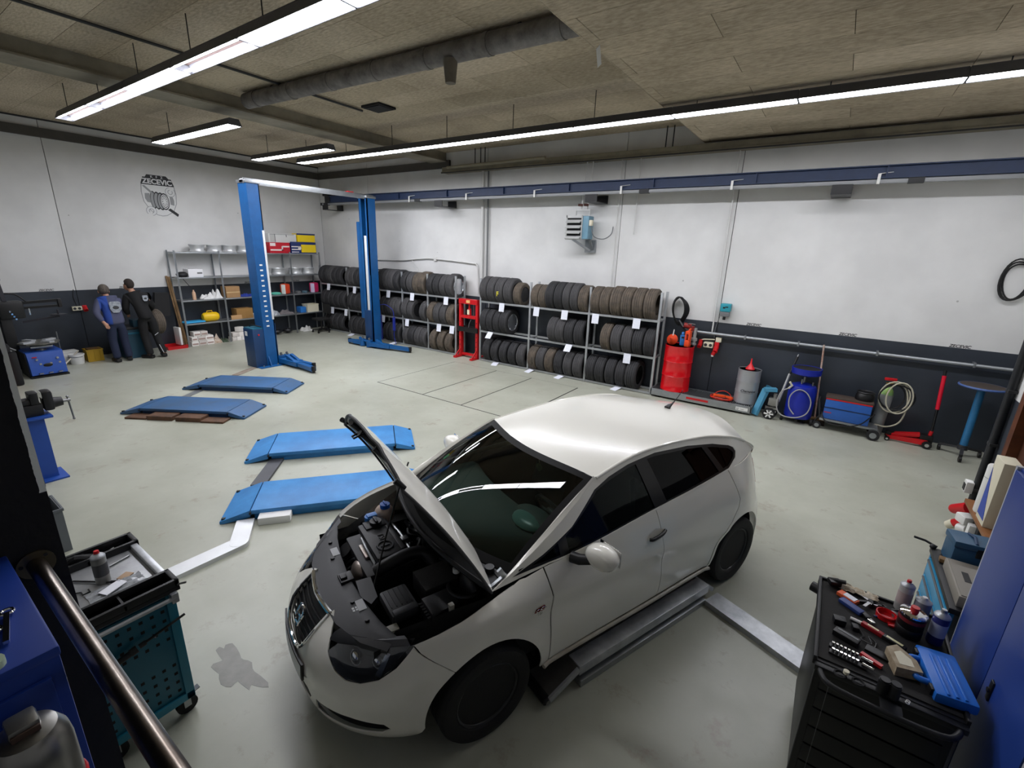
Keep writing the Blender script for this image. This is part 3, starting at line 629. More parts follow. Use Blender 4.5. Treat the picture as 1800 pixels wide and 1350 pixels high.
pl = MB(); pl.grid([[Vector(body(s_b(abs(x)), z, 1 if x >= 0 else -1, .0195)) for x in np.linspace(-.24, .24, 13)] for z in (.393, .482)])
pl.build('plate_face', mat('plate_white', 'd6d8d8', .4), lp)
for sd in (1, -1):
    md = MB(); M = Matrix.Translation(P(.70, .955*sd, 1.025)) @ Matrix.Rotation(R(8)*sd, 4, 'Z')
    pr = [(0, -.5), (.28, -.49), (.40, -.40), (.47, -.2), (.48, .05), (.44, .3), (.33, .44), (.16, .495), (0, .5)]
    M2 = M @ Matrix.Rotation(R(90), 4, 'Y') @ Matrix.Diagonal((.15, .22, .13, 1))
    md.lathe(pr, 24, M2)
    mi = md.build('mirror', 'car_white', car, ang=60)
    part('mirror_glass', 'chrome', mi, lambda b: b.box(P(.764, .955*sd, 1.025), (.004, .17, .105), bev=.002))
    part('mirror_arm', 'black_plastic', mi, lambda b: b.tube([P(.60, .80*sd, .968), P(.62, .85*sd, .972), P(.66, .90*sd, .985)], [.035, .034, .03], 12))
    for a0, z0 in ((1.365, .868),):
        cp = panel([(s_a(a0-.07), z0-.03), (s_a(a0-.03), z0-.045), (s_a(a0+.03), z0-.045), (s_a(a0+.07), z0-.03), (s_a(a0+.07), z0+.02), (s_a(a0), z0+.04), (s_a(a0-.07), z0+.02)], lambda s, z: body(s, z, sd, .0015), .03, .03).build('handle_cup', mat('cup_white', 'd6d3c7', .3, coat=.4), car)
        if a0 < 2: part('door_handle', 'black', car, lambda b: b.tube([body(s_a(a0-.085), z0-.005, sd, .012), body(s_a(a0-.06), z0-.004, sd, .026), body(s_a(a0+.03), z0+.004, sd, .028), body(s_a(a0+.085), z0+.008, sd, .012)], .0125, 10, smooth=5))
def side_text(txt, a, z, size, m, nm):
    me = text_mesh(txt, size, .001, bold=.0006)
    for v in me.vertices:
        q = body(s_a(a+v.co.x), z+v.co.y, 1, .003+v.co.z); v.co = q
    me.materials.clear(); me.materials.append(MATS[m]); o = bpy.data.objects.new(nm, me); C.objects.link(o); o.parent = car
side_text('TSI', .335, .715, .030, 'chrome', 'badge_letters')
bg = panel([(s_a(.29), .738), (s_a(.30), .765), (s_a(.36), .775), (s_a(.375), .75), (s_a(.36), .735)], lambda s, z: body(s, z, 1, .003), .02, .02).build('badge', mat('badge_red', '8f2a1c', .25, .5), car)
part('badge_ring', 'chrome', car, lambda b: b.tube([body(s_a(.318+.016*math.cos(t)), .752+.010*math.sin(t), 1, .006) for t in np.linspace(0, 2*PI, 13)[:-1]], .0025, 5, closed=True).tube([body(s_a(.350+.014*math.cos(t)), .757+.010*math.sin(t), 1, .006) for t in np.linspace(0, 2*PI, 13)[:-1]], .0025, 5, closed=True))
ant = part('antenna', 'black', car, lambda b: b.tube([(2.47, 0, 1.352), (2.50, 0, 1.372), (2.54, 0, 1.385), (2.60, 0, 1.43), (2.68, 0, 1.50)], [.03, .02, .008, .004, .003], 10))
part('wiper', 'black', car, lambda b: b.tube([wsp(.05, -.2, .02), wsp(.06, .2, .022), wsp(.09, .55, .02)], .008, 6).tube([wsp(.05, -.75, .02), wsp(.06, -.5, .02), wsp(.07, -.15, .02)], .008, 6))
part('sticker', mat('eco_green', '2c8f57', .5), car, lambda b: b.grid([[wsp(u, v, -.004) for v in (-.86, -.80)] for u in (.36, .43)]))
# ---- engine bay
mat('eng_black', '141416', .5, bump=.08, bscale=60); mat('eng_black2', '202124', .55, var=.2); mat('slam', '303134', .55, var=.2)
tubm = MB()
for sd in (1, -1): tubm.grid([[P(a, sd*b, z) for a in np.linspace(-.56, .14, 8)] for b, z in ((.60, .72), (.56, .40))])
tubm.add([P(.12, -.72, .30), P(.12, .72, .30), P(.12, .72, .90), P(.12, -.72, .90), P(-.72, -.5, .35), P(-.72, .5, .35)], [(0, 1, 2, 3), (0, 1, 5, 4)])
tubm.build('engine_bay', 'black_matt', car)
for sd in (1, -1):   # inner wing shelves joining fender top to the bay
    part('inner_wing', mat('inner_white', 'b9b7ac', .45, var=.3, col2='6e6c66') if sd < 0 else 'black_matt', car, lambda b: b.grid([[P(a, sd*(.50+(a+.54)*.34), z0+(a+.54)*.24) for a in np.linspace(-.54, .12, 8)] for z0 in (.705,)]+[[P(a, sd*(.60+(a+.54)*.05), .60) for a in np.linspace(-.54, .12, 8)]]))
    part('fender_flange', 'car_white', car, lambda b: b.grid([[Vector(body(s_a(a), float(np.interp(a, [-.41, -.32, -.2, 0, .2], [.772, .805, .838, .883, .925]))-.002, sd)) for a in np.linspace(-.41, .2, 10)], [Vector(body(s_a(a), float(np.interp(a, [-.41, -.32, -.2, 0, .2], [.772, .805, .838, .883, .925]))-.002, sd))+Vector((0, .025*sd, -.02)) for a in np.linspace(-.41, .2, 10)]]))
slam_in = [(-.43, .60), (-.47, .45), (-.50, .25), (-.515, 0)]
slam_out = [(-.50, .63), (-.60, .50), (-.675, .30), (-.705, 0)]
rows = []
for (a, b), z in zip(slam_in, (.735, .745, .752, .755)): pass
ii = slam_in[::-1]+[(a, -b) for a, b in slam_in][::1]
full_in = [(a, b) for a, b in slam_in]+[(a, -b) for a, b in slam_in[::-1][1:]]
full_out = [(a, b) for a, b in slam_out]+[(a, -b) for a, b in slam_out[::-1][1:]]
sl = part('slam_panel', 'slam', car, lambda b: b.grid([[P(a, q, .70) for a, q in full_in], [P(a, q, .748) for a, q in full_in], [P(a-.01, q, .752) for a, q in full_in], [P((a+c)/2, (q+d)/2, .742) for (a, q), (c, d) in zip(full_in, full_out)], [P(c, d, .718) for c, d in full_out], [P(c, d, .65) for c, d in full_out]]), ang=40)
part('lock_carrier', 'black', sl, lambda b: b.bb(-.575, -.495, -.045, .045, .745, .765, .006).box((-.55, .0, .77), (.04, .05, .02), bev=.005))
for x in (-.42, -.24, .22, .40): part('clip', 'black', sl, lambda b: b.cyl(P(-.57+.25*x*x, x, .735), P(-.57+.25*x*x, x, .757), .013, n=10))
for x in (-.3, .27): part('warning_label', mat('label_grey', 'b9bbbd', .6), sl, lambda b: b.box(P(-.525, x, .7515), (.045, .09, .002)))
part('label_marks', mat('label_grey2', 'd3d5d6', .6), sl, lambda b: [b.box(P(-.57+.018*i, .27+.02*j, .746), (.012, .015, .002)) for i in range(2) for j in range(2)])
ec = part('engine_cover', 'eng_black', car, lambda b: b.box(P(-.235, -.21, .79), (.20, .44, .05), bev=.018).box(P(-.15, -.21, .802), (.035, .40, .035), bev=.008).box(P(-.225, -.38, .812), (.15, .10, .03), bev=.01))
part('oil_cap', 'black', ec, lambda b: b.cyl(P(-.22, -.37, .82), P(-.22, -.37, .85), .042, n=16).box(P(-.22, -.37, .855), (.018, .07, .02), bev=.004))
part('cover_emblem', 'eng_black2', ec, lambda b: b.torus(P(-.245, -.10, .817), .05, .008, 24, 6).bar(P(-.275, -.10, .817), P(-.215, -.10, .817), .012, .01))
me = text_mesh('TSI', .06, .002); me.materials.clear(); me.materials.append(MATS['dark_grey']); to = bpy.data.objects.new('cover_letters', me); C.objects.link(to); to.parent = ec
to.matrix_local = Matrix.Translation(P(-.235, -.21, .818)) @ Matrix.Rotation(R(-90), 4, 'Z')
for k in range(5): part('cover_rib', 'eng_black2', ec, lambda b: b.bar(P(-.30+.035*k, -.05, .812), P(-.30+.035*k, -.0, .80), .012, .012))
part('intake_hose', 'eng_black', car, lambda b: b.tube([P(-.36, .04, .75), P(-.28, .06, .79), P(-.15, .06, .81), P(-.05, .09, .80), P(.0, .18, .74)], .042, 14, smooth=6))
part('exhaust_shield', mat('shield_alu', 'a89f98', .4, .7, var=.25, col2='7e6f69'), car, lambda b: b.sph(P(-.41, -.12, .66), (.06, .10, .075), 16, 10).box(P(-.36, -.20, .735), (.03, .16, .05), bev=.01))
part('rail', 'alu', car, lambda b: b.tube([P(-.335, -.33, .77), P(-.345, -.2, .775), P(-.345, -.02, .765), P(-.36, .0, .74)], .009, 8))
part('engine_block', 'eng_black2', car, lambda b: b.bb(-.42, -.05, -.05, .44, .42, .74, .02))
part('injector_rail', 'steel', car, lambda b: b.tube([P(-.10, -.38, .78), P(-.095, -.2, .785), P(-.10, -.03, .775)], .012, 8).box(P(-.10, -.13, .79), (.05, .05, .04), bev=.008))
tk = part('coolant_tank', mat('tank_milky', 'd9c3b2', .35), car, lambda b: b.sph(P(-.11, -.50, .80), (.075, .08, .075), 20, 12))
part('coolant_cap', mat('cap_blue', '1e62c4', .4), tk, lambda b: b.cyl(P(-.11, -.48, .865), P(-.11, -.48, .895), .036, n=18).box(P(-.11, -.48, .90), (.012, .06, .014), bev=.003))
part('washer_cap', mat('cap_blue2', '3f86d9', .4), car, lambda b: b.cyl(P(-.235, -.455, .80), P(-.235, -.455, .845), .036, n=18).box(P(-.22, -.455, .85), (.07, .05, .012), bev=.004))
ab = part('fuse_cover', 'eng_black2', car, lambda b: b.box(P(-.335, .375, .75), (.165, .23, .06), bev=.02))
for k in range(5): part('cover_groove', 'black', ab, lambda b: b.box(P(-.395+.03*k, .35, .781), (.006, .15, .006)))
part('cover_step', 'slam', ab, lambda b: b.box(P(-.335, .47, .765), (.14, .05, .05), bev=.012))
bt = part('battery', 'eng_black', car, lambda b: b.box(P(-.085, .335, .75), (.22, .20, .11), bev=.015))
part('battery_blanket', mat('felt', '262523', .95, var=.3, bump=.4, bscale=60), bt, lambda b: b.box(P(-.085, .335, .808), (.215, .195, .012), bev=.004))
fb = part('relay_box', 'eng_black', car, lambda b: b.box(P(-.15, .535, .765), (.17, .15, .075), bev=.012))
for k in range(6): part('relay_tooth', 'black', fb, lambda b: b.box(P(-.245, .475+.024*k, .755), (.02, .014, .05)))
part('front_duct', 'slam', car, lambda b: b.prism([(-.49, -.05), (-.40, -.06), (-.42, -.25), (-.47, -.29), (-.505, -.2)], .70, .745))
part('fluid_cap', 'white_plastic', car, lambda b: b.cyl(P(.02, .41, .84), P(.02, .41, .87), .022, n=14))
part('brake_booster', 'black', car, lambda b: b.sph(P(.06, .50, .76), (.05, .11, .11), 20, 10).torus(P(.03, .50, .80), .10, .012, 24, 6))
part('bracket', 'inner_white', car, lambda b: b.box(P(-.44, .515, .725), (.09, .05, .03), bev=.006).box(P(-.12, .615, .80), (.03, .03, .05), bev=.005))
rg = random.Random(3)
for k in range(16):
    a, b_, z = rg.uniform(-.1, .06), rg.uniform(-.42, .2), rg.uniform(.66, .80)
    part('hose', random.choice(['black', 'eng_black2', 'dark_grey']), car, lambda b: b.tube([P(a, b_, z), P(a+rg.uniform(-.06, .06), b_+rg.uniform(.03, .10), z+rg.uniform(-.03, .06)), P(a+rg.uniform(-.08, .08), b_+rg.uniform(.10, .2), z-rg.uniform(-.02, .05))], rg.uniform(.006, .014), 7, smooth=5))
for k in range(9):
    b_ = -.42+.05*k
    part('hose', 'black' if k % 2 else 'eng_black2', car, lambda b: b.tube([P(-.46, b_, .64), P(-.42+.02*(k % 3), b_+.05, .70), P(-.38, b_+.08, .66)], .012, 7, smooth=5))
part('horn', 'black', car, lambda b: b.cyl(P(-.42, -.36, .66), P(-.45, -.36, .70), .05, .06, n=16))
cw = part('cowl', mat('cowl_grey', '2a2b2d', .6, var=.2), car, lambda b: b.grid([[tuple(wbase(v)+Vector((.0, 0, -.005))) for v in np.linspace(-1, 1, 21)], [P(-.03+.12*v*v, .72*v, .915-.02*v*v) for v in np.linspace(-1, 1, 21)], [P(.06+.08*v*v, .72*v, .86) for v in np.linspace(-1, 1, 21)]]), ang=40)
part('cowl_seal', 'black', cw, lambda b: b.tube([P(-.04+.12*v*v, .72*v, .918-.02*v*v) for v in np.linspace(-1, 1, 21)], .016, 8))
part('wiper_pivot', 'black', cw, lambda b: b.cyl(P(.14, .60, .91), P(.14, .60, .955), .028, n=14))
# ---- cabin
mat('cabin', '222425', .8); mat('dash', '3a4240', .7, bump=.1, bscale=150); mat('seat_cloth', '1d1e20', .9, var=.3, scale=20)
part('cabin_tub', 'cabin', car, lambda b: b.bb(.16, 2.7, -.68, .68, .28, .34).bb(2.66, 2.7, -.58, .58, .3, .95).grid([[P(.15, -.7, .3), P(.15, .7, .3)], [P(.15, -.7, .93), P(.15, .7, .93)]]))
for sd in (1, -1): part('door_card', 'cabin', car, lambda b: b.grid([[P(a, .74*sd, z) for a in np.linspace(.25, 2.45, 8)] for z in (.32, .98)]))
part('dashboard', 'dash', car, lambda b: b.grid([[P(a+.20*v*v*(1 if a < .5 else .6), .69*v, z-.03*v*v) for v in np.linspace(-1, 1, 17)] for a, z in ((.08, .93), (.25, .955), (.5, .975), (.64, .97), (.70, .93), (.68, .75), (.66, .5))]), ang=40)
part('instrument_hood', 'dash', car, lambda b: b.sph(P(.66, .36, .965), (.10, .20, .06), 20, 10))
part('instrument_reflection', mat('reflection_teal', '5f7f7a', .3), car, lambda b: b.sph(P(.60, .36, .975), (.10, .14, .045), 20, 10))  # teal ellipse shaped and coloured as the instrument hood's reflection
M = Matrix.Translation(P(.83, .36, .93)) @ Matrix.Rotation(R(62), 4, 'Y')
part('steering_wheel', 'black', car, lambda b: b.torus((0, 0, 0), .18, .016, 28, 8, M).box((0, 0, 0), (.12, .12, .05), bev=.02, M=M).box((0, 0, 0), (.02, .34, .02), M=M))
for sd in (1, -1):
    st = part('front_seat', 'seat_cloth', car, lambda b: b.box(P(1.15, .36*sd, .50), (.52, .48, .18), bev=.06).box((0, 0, 0), (.13, .46, .60), bev=.05, M=Matrix.Translation(P(1.45, .36*sd, .84)) @ Matrix.Rotation(R(14), 4, 'Y')))
    part('headrest', 'seat_cloth', st, lambda b: b.box(P(1.53, .36*sd, 1.19), (.09, .26, .17), bev=.04))
part('rear_seat', 'seat_cloth', car, lambda b: b.box(P(2.1, 0, .50), (.5, 1.25, .2), bev=.05).box((0, 0, 0), (.14, 1.25, .58), bev=.05, M=Matrix.Translation(P(2.42, 0, .80)) @ Matrix.Rotation(R(18), 4, 'Y')))
part('seat_belt', 'grey_plastic', car, lambda b: b.bar(P(1.36, .655, .72), P(1.33, .60, 1.20), .045, .004, up=(0, 1, 0)))
part('rear_view_mirror', 'black', car, lambda b: b.box(P(.93, 0, 1.26), (.03, .22, .06), bev=.015).bar(P(.86, 0, 1.33), P(.93, 0, 1.27), .02, .02))
part('sun_visor', mat('visor', '5f6f6b', .7), car, lambda b: b.box((0, 0, 0), (.14, .38, .015), bev=.006, M=Matrix.Translation(P(1.0, -.34, 1.315)) @ Matrix.Rotation(R(-14), 4, 'Y')))
part('pendant', mat('pendant', 'b9b192', .6), car, lambda b: b.cyl(P(.955, 0, 1.13), P(.965, 0, 1.13), .03, n=16).cyl(P(.95, 0, 1.24), P(.96, 0, 1.15), .002, n=4))
part('headliner', mat('headliner', '3c3f3d', .9), car, lambda b: b.grid([[tuple(Vector(roofpt(a, v*.93))-Vector((0, 0, .03))) for v in np.linspace(-1, 1, 11)] for a in np.linspace(1.0, 2.85, 12)]))
# ------------------------------------------------------------------ floor lifts
plate_mat('plate_light', '3f93d6', 0., .45, '2f78b8'); plate_mat('plate_dark', '2b5f92', 0., .5, '3a5470'); plate_mat('plate_steel', '7c7a76', .7, .45, '57524c')
def platform(name, label, c, dr, L, W, rl, rr, m, m_side, group):
    t = thing(name, label, 'vehicle lift', (c[0], c[1], 0), math.atan2(dr[1], dr[0]), group); h = .12; l, w2 = L/2, W/2
    part('deck', m, t, lambda b: b.bb(-l, l, -w2, w2, .075, h, .004))
    part('lower_frame', m_side, t, lambda b: b.bb(-l+.02, l-.02, -w2+.03, w2-.03, .0, .065, .004))
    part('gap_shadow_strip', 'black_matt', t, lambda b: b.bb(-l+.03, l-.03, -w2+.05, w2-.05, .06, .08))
    M = Matrix(((1, 0, 0, 0), (0, 0, -1, 0), (0, 1, 0, 0), (0, 0, 0, 1)))
    rp = []
    for s, r in ((-1, rl), (1, rr)):
        p = part('ramp', m, t, lambda b: b.prism([(s*(l+.012), h-.002), (s*(l+.012), .045), (s*(l+r-.03), .0), (s*(l+r), .004), (s*(l+r), .03)], -w2, w2, M))
        part('hinge_pin', 'black', p, lambda b: b.cyl((s*(l+.006), -w2-.012, .09), (s*(l+.006), w2+.012, .09), .012, n=8))
        part('lug', 'black', p, lambda b: [b.box((s*(l+r-.03), q*(w2-.03), .04), (.035, .03, .03), bev=.006) for q in (-1, 1)])
    return t
dA, dC = (.63, .776), (.84, .543)
platform('scissor_lift_platform', 'light blue drive-on lift platform beside the white car with a foam block at its edge', (-4.19, 2.72), dA, 1.58, .62, .29, .29, 'plate_light', 'sky_blue', 'light blue lift platforms')
platform('scissor_lift_platform', 'light blue drive-on lift platform further from the white car', (-5.37, 3.55), dA, 1.58, .70, .29, .27, 'plate_light', 'sky_blue', 'light blue lift platforms')
platform('scissor_lift_platform', 'worn dark blue lift platform with wooden planks along its edge', (-8.34, 3.0), dC, 1.42, .64, .33, .27, 'plate_dark', 'lift_blue_dark', 'dark blue lift platforms')
platform('scissor_lift_platform', 'worn dark blue lift platform nearest the two-post lift', (-9.06, 4.15), dC, 1.40, .68, .33, .27, 'plate_dark', 'lift_blue_dark', 'dark blue lift platforms')
def strip(name, label, pts, wd, h, m, cat='cover', grp=None):
    b = MB()
    for p, q in zip(pts[:-1], pts[1:]): b.bar((*p, h/2), (*q, h/2), wd, h)
    for p in pts[1:-1]: b.cyl((*p, 0), (*p, h+.0015), wd/2, n=24)
    return tag(b.build(name, m), label, cat, grp)
mat('cover_alu', 'd8dadb', .4, .35, var=.12, scale=4)
strip('floor_channel', 'white metal cable channel bending across the floor from the light blue platform', [(-4.46, 1.86), (-4.14, 1.64), (-4.15, 1.08), (-4.2, .45)], .16, .04, 'cover_alu')
strip('floor_channel', 'grey cover plate between the two light blue platforms', [(-5.62, 2.86), (-5.08, 2.30)], .16, .03, mat('cover_grey', '55565a', .5, .4, var=.2))
strip('floor_channel', 'scuffed steel cover strip between the two dark blue platforms', [(-9.62, 3.72), (-9.05, 2.9)], .13, .012, 'galv')
strip('floor_channel', 'thin rusty strip on the floor from the dark blue platform to the two-post lift', [(-10.38, 4.98), (-10.05, 4.40)], .14, .01, mat('strip_rust', '9c948a', .7, .2, var=.3, col2='7d6a58'))
tag(MB().box((-4.27, 2.06, .04), (.30, .13, .08), math.atan2(.776, .63), bev=.008).build('foam_block', mat('foam', 'eeeeec', .9)), 'white foam block on the floor against the light blue platform', 'block')
mat('plank_wood', '6b4a33', .75, var=.5, scale=9, col2='3f2d20')
wl_ = [(-8.70, 2.34, .34, .03, 'thin brown plank lying by the platform ramp, at the wall emblem end'), (-8.37, 2.545, .40, .07, 'thick brown timber block against the dark blue platform, emblem end'), (-7.98, 2.79, .40, .07, 'thick brown timber block against the dark blue platform, car end'), (-7.65, 2.985, .36, .03, 'thin brown plank lying by the platform ramp, at the car end')]
for x, y, l, h, lb in wl_: tag(MB().box((x+.04, y-.03, h/2), (l, .20, h), math.atan2(.543, .84), bev=.006).build('timber_block', 'plank_wood'), lb, 'wood block', 'timbers along the dark blue platform')
# ---- silver lift under the car (in the car's own frame)
cr = math.atan2(.934, .356)
def car_lift(sd, label):
    t = thing('low_profile_lift', label, 'vehicle lift', (-1.975, 1.921, 0), cr, 'low lift plates under the white car')
    y0, y1 = -.36*sd, -.78*sd
    part('deck', 'plate_steel', t, lambda b: b.bb(.66, 2.07, min(y0, y1), max(y0, y1), .10, .165, .003))
    part('side_beam', 'alu', t, lambda b: b.bb(.66, 2.08, -.90*sd, -.785*sd, .095, .168, .006))
    part('base_rail', 'galv', t, lambda b: b.bb(.67, 2.05, -.91*sd, -.84*sd, .0, .05, .004).bb(.67, 2.05, -.40*sd, -.34*sd, 0, .05, .004))
    part('scissor_arm', 'dark_grey', t, lambda b: b.bb(.75, 2.0, -.80*sd, -.76*sd, .02, .095).bb(.75, 2.0, -.50*sd, -.46*sd, .02, .095))
    M = Matrix(((1, 0, 0, 0), (0, 0, -1, 0), (0, 1, 0, 0), (0, 0, 0, 1)))
    w0, w1 = (.66, .885) if sd > 0 else (-.885, -.66)
    fp = part('flap', 'plate_steel', t, lambda b: b.prism([(.655, .16), (.655, .125), (.43, .02), (.405, .02), (.405, .055)], w0, w1, M))
    part('flap_edge', 'alu', fp, lambda b: b.bar((.655, -.892*sd, .145), (.42, -.892*sd, .045), .016, .045))
    part('flap_roller', 'black', fp, lambda b: b.cyl((.405, -w0, .038), (.405, -w1, .038), .032, n=16))
    part('roller_end', 'steel', fp, lambda b: b.cyl((.405, -.886*sd, .038), (.405, -.90*sd, .038), .016, n=12))
    part('flap', 'alu', t, lambda b: b.prism([(2.085, .155), (2.085, .12), (2.165, .055), (2.185, .06), (2.185, .085)], w0, w1, M))
    return t
car_lift(1, 'silver low-profile lift plate under the driver side sill of the white car')
car_lift(-1, 'silver low-profile lift plate under the far sill of the white car')
strip('floor_channel', 'bright aluminium floor channel running from the white car to the black trolley', [(-.37, 3.58), (.55, 3.20)], .17, .045, 'alu')
# ------------------------------------------------------------------ two-post lift
t = thing('two_post_lift', 'tall blue two-post car lift with silver top beam', 'vehicle lift', (-10.44, 0, 0))
def column(y, s):       # s: +1 opens towards +Y
    c = part('post', 'lift_blue', t, lambda b: b.bb(-.17, .17, y-s*.02-.02, y-s*.02+.02, 0, 3.88).bb(-.17, -.135, y, y+s*.22, 0, 3.88).bb(.135, .17, y, y+s*.22, 0, 3.88).bb(-.17, -.08, y+s*.20, y+s*.22, 0, 3.88).bb(.08, .17, y+s*.20, y+s*.22, 0, 3.88))
    part('base_plate', 'lift_blue', c, lambda b: b.bb(-.28, .30, y-.25 if s > 0 else y-.3, y+.3 if s > 0 else y+.25, 0, .02, .004))
    part('gusset', 'lift_blue', c, lambda b: [b.prism([(0, 0), (.10, 0), (0, .22)], -.01, .01, Matrix.Translation((q*.171, y, .02)) @ Matrix.Rotation(PI/2, 4, 'X') @ Matrix.Diagonal((q, 1, 1, 1))) for q in (-1, 1)])
    part('anchor_bolt', 'steel', c, lambda b: [b.cyl((x, y+q, .02), (x, y+q, .055), .016, n=8) for x in (-.22, .24) for q in (-.16, .16)])
    return c
cL = column(5.26, 1); cR = column(8.44, -1)
part('carriage', 'lift_blue_dark', t, lambda b: b.bb(-.13, .13, 5.30, 5.52, .08, .95, .01))
part('carriage', 'lift_blue_dark', t, lambda b: b.bb(-.13, .13, 8.18, 8.40, .08, 1.0, .01))
part('cover_strip', mat('strip_white', 'd6d8da', .4), t, lambda b: b.bb(.135, .175, 5.44, 5.485, 1.05, 2.95, .004), label='pale plastic strip on the post')
part('cover_strip', 'strip_white', t, lambda b: b.bb(-.04, .09, 8.235, 8.26, .95, 2.95, .004), label='pale plastic strip on the post')
for k in range(13): part('lock_slot', 'white_plastic', t, lambda b: b.bb(.17, .173, 5.30, 5.36, .9+.11*k, .93+.11*k))
part('top_beam', mat('beam_silver', 'cfd3d8', .4, .4), t, lambda b: b.bb(-.05, .09, 5.2, 8.5, 3.87, 3.95, .008))
part('beam_edge', 'galv', t, lambda b: b.bb(.085, .10, 5.2, 8.5, 3.85, 3.965, .003))
part('post_cap', 'galv', t, lambda b: b.bb(-.19, .19, 8.2, 8.5, 3.87, 3.93, .006).bb(-.19, .19, 5.2, 5.5, 3.87, 3.93, .006))
part('limit_flag', 'red', t, lambda b: b.bb(-.06, .06, 7.75, 7.92, 3.95, 3.99, .006), label='small red limit switch on the top beam')
pb = part('power_unit', 'lift_blue_dark', t, lambda b: b.bb(-.25, .16, 4.98, 5.235, .0, .86, .012))
part('power_lid', 'teal', pb, lambda b: b.bb(-.24, .15, 4.99, 5.225, .86, .885, .006))
part('stop_button', 'red', pb, lambda b: b.cyl((.16, 5.10, .74), (.18, 5.10, .74), .018, n=12))
part('label_plate', 'white_plastic', pb, lambda b: b.bb(-.18, -.08, 4.976, 4.981, .70, .80))
part('lid_hose', 'black', pb, lambda b: b.tube([(-.2, 5.1, .885), (-.1, 5.1, .94), (.08, 5.12, .93), (.12, 5.2, .9)], .012, 8, smooth=4))
part('post_cover', 'lift_blue', t, lambda b: b.bb(-.36, -.17, 8.26, 8.46, .75, 3.3, .008))
def arm(pts, wd):
    a = part('arm', 'lift_blue', t, lambda b: [b.bar(p, q, wd*(1-.25*i), .10-.015*i) for i, (p, q) in enumerate(zip(pts[:-1], pts[1:]))])
    e = pts[-1]
    part('lift_pad', 'black', a, lambda b: b.cyl((e[0], e[1], .05), (e[0], e[1], .15), .045, n=16).cyl((e[0], e[1], .01), (e[0], e[1], .05), .03, n=12))
    p0 = pts[0]
    part('arm_gear', 'lift_blue', a, lambda b: b.cyl((p0[0], p0[1], .02), (p0[0], p0[1], .20), .085, n=20))
    part('arm_pin', 'steel', a, lambda b: b.cyl((p0[0], p0[1], .20), (p0[0], p0[1], .27), .022, n=12).cyl((p0[0]-.05, p0[1], .235), (p0[0]+.05, p0[1], .235), .012, n=8))
    part('pad_rack', 'lift_blue', a, lambda b: b.prism([(0, 0), (.0, .10), (.10, .07), (.25, .02), (.3, 0)], -.03, .03, Matrix.Translation(((pts[0][0]*.65+pts[1][0]*.35), (pts[0][1]*.65+pts[1][1]*.35), .15)) @ Matrix.Rotation(PI/2, 4, 'X')))
arm([(.16, 5.56, .10), (.85, 5.58, .10), (1.42, 5.56, .09)], .16); arm([(.16, 5.56+.14, .10), (.7, 5.70, .10), (1.15, 5.74, .09)], .12)
arm([(.14, 8.08, .10), (.85, 8.22, .10), (1.45, 8.35, .09)], .16); arm([(-.14, 8.08, .10), (-.45, 8.05, .10), (-.70, 8.06, .09)], .15)
for i, (x, y) in enumerate(((-10.55, 8.72), (-10.02, 8.74))):
    b = MB(); n = 150; z1 = (.10 if i == 0 else .42); z2 = (.80 if i == 0 else .80)
    b.tube([(x+.035*math.cos(k*.9), y+.035*math.sin(k*.9), z1+(z2-z1)*k/n) for k in range(n)], .008, 5)
    b.tube([(x, y, z2), (x-.02, y-.02, 1.0), (x-.18, y-.12, 1.14), (x-.35, y-.2, 1.12)], .008, 6, smooth=5)
    if i: b.tube([(x, y, z1), (x-.02, y, .3), (x+.02, y, .12), (x+.05, y, .02)], .007, 6, smooth=4)
    tag(b.build('air_hose', mat('hose_blue', '24349c', .35)), ('coiled blue air hose hanging to the floor behind the lift post' if i == 0 else 'shorter coiled blue air hose hanging before the tyres'), 'air hose', 'coiled air hoses at the lift post')
# ------------------------------------------------------------------ tyre racks
mat('rack_steel', 'b6b9bb', .45, .6, var=.15)
def rack(name, label, xs, loc_label):
    t = thing(name, label, 'tyre rack', (xs[0], 9.12, 0)); o = xs[0]
    for x in xs:
        for y in (-.17, .17): part('post', 'rack_steel', t, lambda b: b.bb(x-o-.022, x-o+.022, y-.018, y+.018, 0, 2.04, .003))
        for z in (.06, .78, 1.50): part('cross_bar', 'rack_steel', t, lambda b: b.bb(x-o-.012, x-o+.012, -.15, .15, z-.03, z-.005))
    for a, c in zip(xs[:-1], xs[1:]):
        for z in (.03, .755, 1.485):
            for y in (-.17, .17): part('rail', 'rack_steel', t, lambda b: b.bb(a-o+.024, c-o-.024, y-.016, y+.016, z-.022, z+.022, .003))
    return t
XA = [-13.66, -12.3, -10.84, -9.87, -8.89, -7.9]; XB = [-7.09, -5.65, -4.17, -2.69]
rack('tyre_rack', 'galvanised steel tyre rack running from the shelving to the red press', XA, '')
rack('tyre_rack', 'galvanised steel tyre rack running from the red press to the red drum', XB, '')
